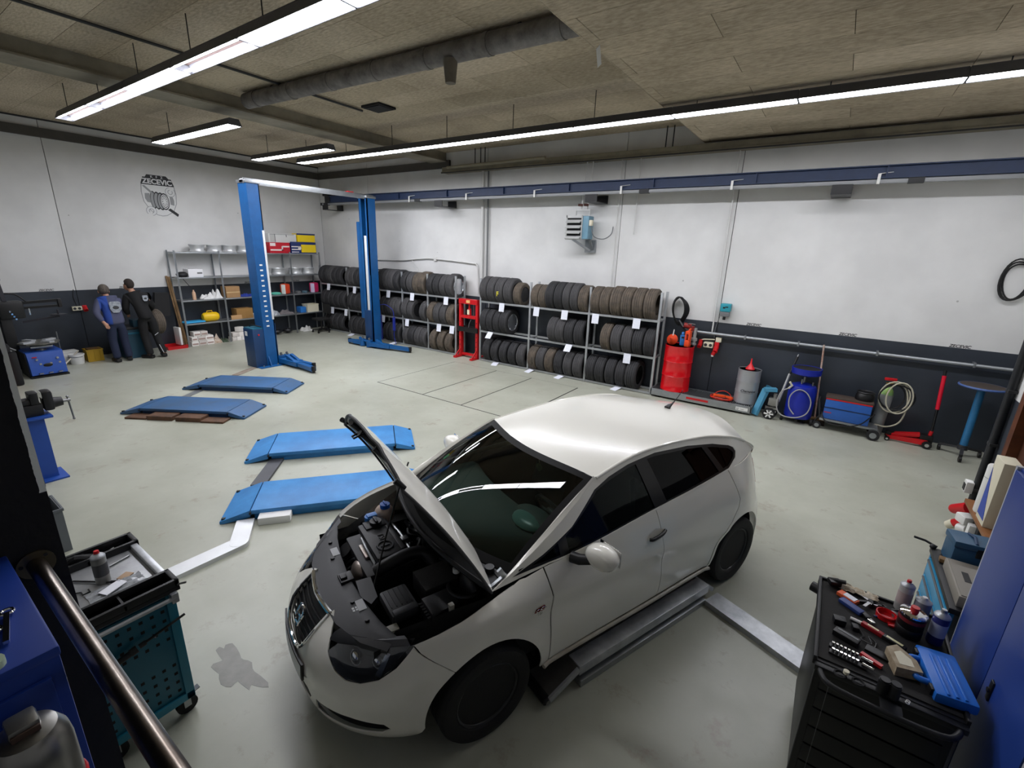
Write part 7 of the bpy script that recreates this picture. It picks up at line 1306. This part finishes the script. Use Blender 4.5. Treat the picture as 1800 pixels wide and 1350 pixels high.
# bin behind the stub wall
crate(-5.6, -5.25, .40, .72, 0, .42, 'chest_grey', 'grey plastic bin standing behind the black stub wall', 'bin', name='waste_bin')
# ------------------------------------------------------------------ vise on blue pedestal
t = thing('bench_vise', 'black bench vise on a blue steel pedestal', 'vise', (-7.2, .93, 0)); mat('ped_blue', '1d4aa0', .45, var=.15); mat('vise_iron', '2a2a2b', .45, .5, var=.3)
part('pedestal', 'ped_blue', t, lambda b: b.bb(-.10, .10, -.10, -.08, .02, .74).bb(.06, .10, -.10, .10, .02, .74).bb(-.10, -.06, -.1, .1, .02, .74)); part('base_plate', 'ped_blue', t, lambda b: b.bb(-.17, .2, -.17, .17, 0, .02, .003)); part('top_plate', 'ped_blue', t, lambda b: b.bb(-.15, .16, -.16, .17, .74, .765, .004))
part('body', 'vise_iron', t, lambda b: b.bb(-.09, .09, -.26, .12, .765, .90, .02).bb(-.07, .07, -.30, .05, .90, .96, .015)); part('jaw', 'vise_iron', t, lambda b: b.bb(-.09, .09, .03, .10, .90, 1.03, .012)); part('jaw', 'vise_iron', t, lambda b: b.bb(-.09, .09, .13, .22, .80, 1.03, .03)); part('front_slide', 'vise_iron', t, lambda b: b.cyl((0, .15, .87), (0, .30, .87), .075, .05, n=20)); part('screw', 'steel', t, lambda b: b.cyl((0, .30, .87), (0, .37, .87), .02, n=14)); part('handle_bar', 'steel', t, lambda b: b.cyl((.0, .35, .91), (.02, .36, .64), .009, n=10).sph((.02, .36, .64), .014).sph((0, .35, .91), .014)); part('jaw_plate', 'chrome', t, lambda b: b.bb(-.085, .085, .10, .106, .96, 1.032).bb(-.085, .085, .124, .13, .96, 1.032))
tag(MB().box((-7.02, .78, .06), (.30, .16, .12), .1, bev=.02).box((-7.0, .78, .14), (.12, .1, .06), .3, bev=.02).build('cast_part', 'vise_iron'), 'dark cast metal part on the floor by the vise pedestal', 'car part')

# wet patch on the floor by the teal trolley
rr = random.Random(12); pts_ = []
for k in range(40):
    a = 2*PI*k/40; r = .11*(1+.25*math.sin(3*a+1)+.18*math.sin(7*a)+.12*rr.random()); pts_.append((-2.82+2.1*r*math.cos(a+.3), .98+.75*r*math.sin(a+.3)))
mw = mat('wet_floor', '85847a', .34, var=.35, scale=9, spec=.45, bump=.05, bscale=20)
tag(MB().prism(pts_, 0, .0012).build('puddle', mw), 'shiny wet patch on the floor beside the teal trolley', 'puddle')
# ------------------------------------------------------------------ tyre changer and things at the left wall
t = thing('tyre_changer', 'blue and black tyre changing machine with round turntable and arms', 'tyre changer', (-12.85, 2.08, 0)); mat('tc_blue', '2350a8', .42, var=.12)
part('base', 'tc_blue', t, lambda b: b.bb(-.42, .22, -.27, .27, .03, .50, .015)); part('front_panel', 'tc_blue', t, lambda b: b.prism([(.22, .05), (.30, .06), (.27, .30), (.22, .48)], -.26, .26, Matrix(((1, 0, 0, 0), (0, 0, 1, 0), (0, 1, 0, 0), (0, 0, 0, 1))))); part('side_cover', 'black_matt', t, lambda b: b.bb(-.42, .21, -.285, -.27, .03, .48).bb(-.44, .30, -.28, .28, 0, .035))
for k in range(3): part('pedal', 'steel', t, lambda b: b.box((.31, -.13+.14*k, .09), (.09, .06, .02), bev=.005))
part('label', 'red', t, lambda b: b.bb(.266, .27, -.2, -.13, .40, .42)); part('badge', 'black', t, lambda b: b.sph((.285, .0, .24), (.008, .07, .035), 16, 8))
part('knob', 'galv', t, lambda b: [b.cyl((.25, y, z), (.285, y, z), .02, n=10) for y, z in ((-.14, .36), (.16, .36), (-.1, .27), (.05, .27), (.18, .27))])
part('turntable', mat('tt_steel', '8c8a82', .35, .6, var=.3), t, lambda b: b.cyl((-.02, 0, .64), (-.02, 0, .665), .31, n=8).cyl((-.02, 0, .50), (-.02, 0, .64), .09, n=16)); part('clamp_jaw', 'alu', t, lambda b: [b.bar((-.02+.10*math.cos(a), .10*math.sin(a), .68), (-.02+.30*math.cos(a), .30*math.sin(a), .68), .09, .03) for a in (.5, 2.1, 3.7, 5.2)]); part('cylinder', 'galv', t, lambda b: b.cyl((.10, -.16, .58), (.10, .16, .58), .035, n=14))
tw = part('column', 'black', t, lambda b: b.bb(-.50, -.30, -.40, -.24, .10, 1.45, .01)); part('tilt_head', 'black', tw, lambda b: b.box((-.36, -.22, 1.28), (.24, .36, .34), bev=.04)); part('vertical_bar', mat('tc_grey', '3d3c42', .4, .5), tw, lambda b: b.bar((-.36, -.27, 1.40), (-.36, -.30, 1.86), .06, .06)); part('bar_cap', 'black', tw, lambda b: b.box((-.36, -.30, 1.87), (.10, .10, .05), bev=.012)); part('swing_arm', 'black', tw, lambda b: b.bar((-.34, -.14, 1.40), (-.22, .50, 1.44), .06, .05).bar((-.34, -.14, 1.30), (-.22, .50, 1.33), .05, .045).box((-.22, .48, 1.38), (.09, .06, .17), bev=.012)); part('press_disc', 'tc_grey', tw, lambda b: b.cyl((-.2, .42, 1.145), (-.2, .42, 1.16), .13, n=20).cyl((-.2, .42, 1.16), (-.2, .42, 1.25), .015, n=8)); part('lower_arm', 'tc_grey', tw, lambda b: b.bar((-.33, -.1, 1.03), (-.2, .44, 1.12), .045, .035)); part('silver_marks', 'chrome', tw, lambda b: [b.box((-.23, -.25+.02*k, 1.26-.05*k), (.01, .025, .03)) for k in range(4)] + [b.box((-.24, .02, 1.24), (.012, .02, .13))]); part('hose', 'black', tw, lambda b: b.tube([(-.36, -.28, 1.6), (-.34, -.12, 1.58), (-.3, -.02, 1.48), (-.3, .02, 1.4)], .014, 8, smooth=5)); part('lever', 'steel', t, lambda b: b.cyl((-.1, .30, .30), (-.1, .30, .82), .012, n=8))
t = thing('bead_blaster', 'red steel cabinet with black cover hoses beside the tyre changer', 'cabinet', (-12.2, 1.42, 0)); part('cabinet', 'red', t, lambda b: b.bb(-.16, .12, -.12, .09, 0, .66, .01)); part('cover', 'black_matt', t, lambda b: b.box((-.03, .0, .72), (.36, .30, .16), bev=.06).box((-.06, .16, .32), (.26, .12, .64), bev=.04)); part('hose', 'grey_plastic', t, lambda b: b.tube([(.05, -.12, .74), (.12, .0, .78), (.06, .14, .72), (.02, .22, .66)], .014, 8, smooth=5).tube([(.08, -.12, .70), (.14, .02, .74), (.08, .16, .66)], .012, 8, smooth=5))
t = thing('control_box', 'small blue control box on a dark post behind the tyre changer', 'control box', (-12.6, 1.46, 0)); part('post', 'black', t, lambda b: b.bb(-.05, .05, -.05, .05, 0, .95)); part('box', 'tc_blue', t, lambda b: b.bb(-.08, .08, -.10, .10, .86, 1.16, .01)); part('sticker', mat('violet', '6a54b8', .5), t, lambda b: b.bb(.08, .083, -.06, .06, 1.06, 1.13)); part('drum', mat('drum_brown', '4e4036', .6), t, lambda b: b.cyl((0, -.18, 1.30), (0, .12, 1.30), .13, n=20).bb(-.06, .06, -.06, .06, 1.16, 1.25))
def bucket(x, y, r, h, label, m='white_plastic'):
    t = thing('bucket', label, 'bucket', (x, y, 0), .6, 'white buckets by the tyre changer'); part('pail', m, t, lambda b: b.lathe([(r*.84, 0), (r*.86, .004), (r, h-.03), (r*1.05, h-.028), (r*1.05, h), (r*.98, h), (r*.82, .01), (0, .01)], 28)); part('bail', 'grey_plastic', t, lambda b: b.tube([(r*1.03*math.cos(a), r*1.03*math.sin(a), h*.75-.05*math.sin(a*1.0) if math.sin(a) > 0 else h*.75) for a in np.linspace(PI, 2*PI, 11)], .006, 6)); return t
bucket(-13.45, 2.70, .13, .22, 'white bucket with handle beside the yellow crate'); bucket(-13.62, 2.27, .12, .24, 'white bucket next to the blue tyre changer base'); 
tag(MB().box((-13.72, 2.60, .13), (.22, .34, .26), .1, bev=.03).box((-13.72, 2.60, .25), (.25, .37, .03), .1, bev=.01).build('plastic_tub', 'white_plastic'), 'white rectangular tub behind the bucket', 'tub'); tag(MB().cyl((-13.15, 2.36, .015), (-13.60, 2.78, .255), .014, n=8).build('stir_stick', mat('stick', 'c9c2b2', .7)), 'pale stick leaning on the white bucket', 'stick'); tag(MB().cyl((-13.62, 2.27, .02), (-13.56, 2.34, .42), .012, n=8).build('brush_handle', 'dark_grey'), 'dark brush handle sticking out of the bucket', 'brush')
t = crate(-13.72, -13.44, 2.88, 3.16, 0, .27, mat('crate_yellow', 'b8931c', .5, var=.15), 'dirty yellow plastic crate at the dark wall', 'crate'); part('contents', mat('rust_brown', '7a5a30', .9, var=.4), t, lambda b: b.box((-.0, 0, .25), (.22, .22, .08), bev=.03)); 
for k in range(3): part('crate_rib', 'crate_yellow', t, lambda b: b.bb(.14, .15, -.12+.1*k, -.10+.1*k, .02, .25))
t = thing('wall_socket_block', 'grey double outlet with red socket on the dark wall above the buckets', 'socket', (XL+.04, 3.06, 1.13)); part('outlet', 'cream', t, lambda b: b.bb(-.04, .03, -.12, .05, -.045, .045, .008)); part('outlet_hole', 'dark_grey', t, lambda b: b.cyl((.028, -.08, 0), (.033, -.08, 0), .028, n=14).cyl((.028, .0, 0), (.033, .0, 0), .028, n=14)); part('red_socket', 'red', t, lambda b: b.cyl((-.01, .10, .02), (.06, .10, -.05), .045, n=14).bb(-.04, .02, .06, .14, -.04, .06, .008)); part('cable', 'dark_grey', t, lambda b: b.tube([(-.03, -.02, .045), (-.03, -.05, .25), (-.03, -.02, .42)], .008, 6)) 
# wheel balancer
t = thing('wheel_balancer', 'dark teal wheel balancer with raised black hood', 'wheel balancer', (-13.5, 3.85, 0)); part('cabinet', mat('bal_teal', '123f52', .45, var=.15), t, lambda b: b.prism([(-.25, -.36), (.30, -.33), (.30, .12), (-.25, .14)], 0, .66)); part('top_trim', 'teal', t, lambda b: b.bb(-.26, .31, -.36, .14, .56, .60, .008)); part('weight_tray', 'black_plastic', t, lambda b: b.box((.02, -.11, .69), (.56, .50, .06), bev=.02)); part('shaft', 'steel', t, lambda b: b.cyl((.15, .10, .78), (.15, .48, .78), .02, n=12)); part('shaft_housing', 'bal_teal', t, lambda b: b.bb(.02, .28, -.1, .13, .66, .88, .02)); part('hood', 'black_matt', t, lambda b: b.add([(-.42, .62, 1.42), (-.42, .92, 1.40), (-.42, .84, .84), (-.42, .50, .84), (-.30, .62, 1.42), (-.30, .92, 1.40), (-.22, .84, .84), (-.22, .50, .84)], [(0, 1, 2, 3), (7, 6, 5, 4), (0, 4, 5, 1), (1, 5, 6, 2), (2, 6, 7, 3), (3, 7, 4, 0)])); part('hood_arm', 'black', t, lambda b: b.bar((-.3, .2, .66), (-.34, .6, .9), .05, .05))
me, rr_ = TM['brownM']; w_ = bpy.data.objects.new('car_tyre', me); C.objects.link(w_); w_.location = (-13.20, 4.30, .80); w_.rotation_euler = (0, 0, R(90)+.15); tag(w_, 'dusty tyre mounted on the wheel balancer shaft behind the mechanic in black', 'tyre'); w_.location = (-13.35, 4.22, .78)
# ------------------------------------------------------------------ two mechanics, seen from behind
def skin(name, V, E, m, parent, root, sub=2, ang=None):
    me = bpy.data.meshes.new(name); ks = list(V); ix_ = {k: i for i, k in enumerate(ks)}
    me.from_pydata([V[k][0] for k in ks], [(ix_[a], ix_[b]) for a, b in E], []); o = bpy.data.objects.new(name, me); C.objects.link(o); o.parent = parent
    sk = o.modifiers.new('skin', 'SKIN'); sk.use_smooth_shade = True; sk.branch_smoothing = .3
    for k in ks:
        r = V[k][1]; d = me.skin_vertices[0].data[ix_[k]]; d.radius = r if isinstance(r, tuple) else (r, r); d.use_root = (k == root)
    sb = o.modifiers.new('sub', 'SUBSURF'); sb.levels = sb.render_levels = sub
    me.materials.append(MATS[m] if isinstance(m, str) else m); return o
mat('skin_tone', 'b88a70', .6); mat('hair_dark', '2a211c', .8, bump=.4, bscale=150); mat('hair_grey', '3d3631', .8, var=.3, scale=40, col2='6b625a', bump=.4, bscale=150)
def person(label, loc, rz, J, jacket, trousers, hair, H=1.75):
    t = thing('person', label, 'person', loc, rz)
    # J: joints in local metres (x right, y forward, z up)
    g = lambda k: Vector(J[k]); mid = lambda a, b, f=.5: tuple(g(a)*(1-f)+g(b)*f)
    V = {'pel': (J['pel'], .11), 'waist': (J['waist'], .105), 'chest': (J['chest'], .09), 'neckb': (J['neckb'], .065), 'neck': (J['neck'], .055), 'hd': (tuple(g('head')-Vector((0, 0, .055))), .075), 'hd2': (J['head'], .09), 'top': (tuple(g('head')+Vector((0, 0, .075))), .065)}
    E = [('pel', 'waist'), ('waist', 'chest'), ('chest', 'neckb'), ('neckb', 'neck'), ('neck', 'hd'), ('hd', 'hd2'), ('hd2', 'top')]
    for s in 'LR':
        V.update({s+'sh': (J[s+'sh'], .03), s+'el': (J[s+'el'], .035), s+'wr': (J[s+'wr'], .03), s+'hp': (J[s+'hp'], .085), s+'kn': (J[s+'kn'], .055), s+'an': (J[s+'an'], .04), s+'to': (J[s+'to'], .035)})
        E += [('chest', s+'sh'), (s+'sh', s+'el'), (s+'el', s+'wr'), ('pel', s+'hp'), (s+'hp', s+'kn'), (s+'kn', s+'an'), (s+'an', s+'to')]
        wv = g(s+'wr'); dv = (wv-g(s+'el')).normalized(); side = Vector((0, 1, 0)).cross(dv) if abs(dv.y) < .9 else Vector((1, 0, 0)); side.normalize(); fwd_ = dv.cross(side)
        pm = wv+dv*.055; V[s+'pm'] = (tuple(pm), (.036, .022)); E.append((s+'wr', s+'pm'))
        for k, (o_, l_) in enumerate(((-.027, .06), (-.009, .072), (.009, .068), (.026, .052))):
            a = pm+dv*.035+side*o_; b = a+dv*l_*.55; c = b+(dv*.8+fwd_*.5).normalized()*l_*.45
            V.update({f'{s}f{k}a': (tuple(a), .0095), f'{s}f{k}b': (tuple(b), .0085), f'{s}f{k}c': (tuple(c), .0075)}); E += [(s+'pm', f'{s}f{k}a'), (f'{s}f{k}a', f'{s}f{k}b'), (f'{s}f{k}b', f'{s}f{k}c')]
        a = pm-dv*.02+side*(.04 if s == 'R' else -.04)+fwd_*.01; b = a+dv*.045+fwd_*.015
        V.update({s+'ta': (tuple(a), .011), s+'tb': (tuple(b), .009)}); E += [(s+'pm', s+'ta'), (s+'ta', s+'tb')]
    skin('body', V, E, 'skin_tone', t, 'pel')
    # trousers
    Vt = {'pel0': (tuple(g('waist')), (.13, .10)), 'pel': (tuple(g('pel')+Vector((0, 0, .05))), (.165, .125)), 'b': (tuple(g('pel')-Vector((0, .01, .03))), (.165, .13))}; Et = [('pel0', 'pel'), ('pel', 'b')]
    for s in 'LR':
        Vt.update({s+'h': (J[s+'hp'], (.105, .105)), s+'m': (mid(s+'hp', s+'kn'), .098), s+'k': (J[s+'kn'], .082), s+'c': (mid(s+'kn', s+'an', .5), .08), s+'a': (tuple(g(s+'an')-Vector((0, 0, .01))), .075)}); Et += [('b', s+'h'), (s+'h', s+'m'), (s+'m', s+'k'), (s+'k', s+'c'), (s+'c', s+'a')]
    tr = skin('trousers', Vt, Et, trousers, t, 'b')
    # jacket
    Vj = {'hem0': (tuple(g('pel')-Vector((0, 0, .07))), (.195, .14)), 'hem': (tuple(g('pel')+Vector((0, 0, .03))), (.195, .145)), 'w': (J['waist'], (.19, .14)), 'c': (J['chest'], (.20, .145)), 'u': (tuple(g('chest')*.45+g('neckb')*.55), (.15, .11)), 'n': (J['neckb'], .08)}; Ej = [('hem0', 'hem'), ('hem', 'w'), ('w', 'c'), ('c', 'u'), ('u', 'n')]
    for s in 'LR':
        Vj.update({s+'s': (J[s+'sh'], .094), s+'m': (mid(s+'sh', s+'el'), .078), s+'e': (J[s+'el'], .07), s+'f': (mid(s+'el', s+'wr'), .062), s+'w2': (mid(s+'el', s+'wr', .93), .05)}); Ej += [('u', s+'s'), (s+'s', s+'m'), (s+'m', s+'e'), (s+'e', s+'f'), (s+'f', s+'w2')]
    jk = skin('jacket', Vj, Ej, jacket, t, 'c')
    # shoes, hair, ears
    for s in 'LR':
        a, c = g(s+'an'), g(s+'to'); d = (c-a); d.z = 0; d.normalize(); ang = math.atan2(d.y, d.x)
        part('shoe', 'black', t, lambda b: b.box((0, 0, 0), (.28, .10, .085), bev=.035, M=Matrix.Translation((a.x+d.x*.07, a.y+d.y*.07, max(.045, a.z-.04))) @ Matrix.Rotation(ang, 4, 'Z')))
    hc = g('head'); hb = MB(); f = J.get('look', (0, 1, 0)); fv = Vector(f); fv.z = 0; fv.normalize()
    pts = []; n, m_ = 24, 12
    for i in range(m_+1):
        th = PI*i/m_; row = []
        for j in range(n):
            ph = 2*PI*j/n; d = Vector((math.sin(th)*math.cos(ph), math.sin(th)*math.sin(ph), math.cos(th)))
            fr = d.dot(fv); r = Vector((.097, .112, .122)); q = Vector((d.x*r.x, d.y*r.y, d.z*r.z))
            if (fr > .45 and d.z < .45) or (fr > -.1 and d.z < -.1) or d.z < -.75: q *= .72
            row.append(tuple(hc+Vector((0, -.012, .022))+q))
        row.append(row[0]); pts.append(row)
    hb.grid(pts); hb.build('hair', hair, t, ang=80)
    sidev = Vector((fv.y, -fv.x, 0))
    part('ear', 'skin_tone', t, lambda b: [b.sph(tuple(hc+sidev*q*.088-Vector((0, 0, .02))), (.014, .022, .033), 10, 8) for q in (-1, 1)])
    part('face', 'skin_tone', t, lambda b: b.sph(tuple(hc+fv*.045-Vector((0, 0, .035))), (.066, .066, .09), 16, 12).sph(tuple(hc+fv*.115-Vector((0, 0, .03))), (.014, .018, .022), 10, 8))
    part('eye', 'black', t, lambda b: [b.sph(tuple(hc+fv*.098+sidev*q*.032+Vector((0, 0, .0))), .010, 8, 6) for q in (-1, 1)])
    part('mouth', mat('lip', '8c5a50', .6), t, lambda b: b.sph(tuple(hc+fv*.105-Vector((0, 0, .075))), (.022, .012, .006), 8, 6))
    return t, jk
def jacket_mat():
    m = mat('jacket_grey', '4a4d63', .85); nt, b = nodes_of(m); tc = nt.nodes.new('ShaderNodeTexCoord'); sx = nt.nodes.new('ShaderNodeSeparateXYZ'); nt.links.new(tc.outputs['Object'], sx.inputs[0])
    lo = nt.nodes.new('ShaderNodeMath'); lo.operation = 'LESS_THAN'; lo.inputs[1].default_value = -.07; nt.links.new(sx.outputs['X'], lo.inputs[0]); hi = nt.nodes.new('ShaderNodeMath'); hi.operation = 'GREATER_THAN'; hi.inputs[1].default_value = -.215; nt.links.new(sx.outputs['X'], hi.inputs[0])
    mm = nt.nodes.new('ShaderNodeMath'); mm.operation = 'MULTIPLY'; nt.links.new(lo.outputs[0], mm.inputs[0]); nt.links.new(hi.outputs[0], mm.inputs[1])
    mx = nt.nodes.new('ShaderNodeMix'); mx.data_type = 'RGBA'; nt.links.new(mm.outputs[0], mx.inputs['Factor']); mx.inputs['A'].default_value = (*lin('4d5068'), 1); mx.inputs['B'].default_value = (*lin('2a4a9a'), 1); nt.links.new(mx.outputs['Result'], b.inputs['Base Color'])
    return m
mat('trouser_navy', '1e2740', .85, var=.15); mat('work_black', '121214', .85, var=.15)
JL = dict(pel=(0, 0, .90), waist=(-.01, .0, 1.07), chest=(-.02, .05, 1.28), neckb=(-.03, .10, 1.43), neck=(-.03, .14, 1.48), head=(-.04, .18, 1.575), look=(.15, 1, -.4),
          Lsh=(-.19, .07, 1.37), Lel=(-.30, -.02, 1.12), Lwr=(-.22, -.10, .92), Rsh=(.15, .08, 1.36), Rel=(.17, .14, 1.12), Rwr=(.14, .30, 1.0),
          Lhp=(-.09, 0, .86), Lkn=(-.10, .03, .48), Lan=(-.09, -.02, .08), Lto=(-.11, .14, .03), Rhp=(.09, 0, .86), Rkn=(.11, .04, .48), Ran=(.13, .0, .08), Rto=(.16, .15, .03))
tL, jkL = person('mechanic in grey and blue jacket with navy trousers, seen from behind', (-13.02, 3.38, 0), R(90), JL, jacket_mat(), 'trouser_navy', 'hair_grey')
JR = dict(pel=(-.02, 0, .97), waist=(-.06, .02, 1.14), chest=(-.11, .06, 1.37), neckb=(-.15, .10, 1.53), neck=(-.165, .13, 1.58), head=(-.18, .16, 1.685), look=(-.6, 1, -.4),
          Lsh=(-.29, .06, 1.45), Lel=(-.34, .10, 1.18), Lwr=(-.26, .30, 1.02), Rsh=(.06, .08, 1.46), Rel=(.17, .10, 1.20), Rwr=(.20, .34, 1.08),
          Lhp=(-.11, 0, .93), Lkn=(-.10, .05, .50), Lan=(-.07, -.02, .08), Lto=(-.16, .11, .03), Rhp=(.07, 0, .93), Rkn=(.13, .06, .52), Ran=(.17, -.10, .10), Rto=(.19, .05, .04))
tR, jkR = person('taller mechanic in black work clothes leaning over the balancer', (-12.95, 3.96, 0), R(90), JR, 'work_black', 'work_black', 'hair_dark')
# light emblems printed on the jackets, reflective strips
def back_print(parent, x, z, w_, h_, y, tilt=0):
    em = part('back_emblem', mat('print_silver', 'a9aeb2', .6, var=.4, scale=30, col2='5f6672'), parent, lambda b: b.prism([(-w_*.5, h_*.4), (-w_*.35, h_*.5), (w_*.35, h_*.5), (w_*.5, h_*.4), (w_*.5, -h_*.2), (w_*.2, -h_*.5), (-w_*.3, -h_*.5), (-w_*.5, -h_*.2)], 0, .004, Matrix.Translation((x, y, z)) @ Matrix.Rotation(tilt, 4, 'X') @ Matrix(((1, 0, 0, 0), (0, 0, -1, 0), (0, 1, 0, 0), (0, 0, 0, 1)))))
    part('emblem_wheel', 'dark_grey', parent, lambda b: b.add([(w_*.28*math.cos(a), h_*.16*math.sin(a)-h_*.05, .006) for a in np.linspace(0, 2*PI, 17)[:-1]], [tuple(range(16))], Matrix.Translation((x, y, z)) @ Matrix.Rotation(tilt, 4, 'X') @ Matrix(((1, 0, 0, 0), (0, 0, -1, 0), (0, 1, 0, 0), (0, 0, 0, 1)))))
back_print(tL, .03, 1.24, .20, .24, -.125, R(-10)); back_print(tR, .0, 1.40, .10, .13, -.105, R(-10))
part('reflective_strip', mat('reflective', 'b9bcc0', .5), tR, lambda b: b.bar((.06, -.075, .54), (.14, -.06, .59), .012, .004, up=(0, 1, 0)).bar((.10, -.115, .32), (.15, -.155, .12), .012, .004, up=(0, 1, 0)))
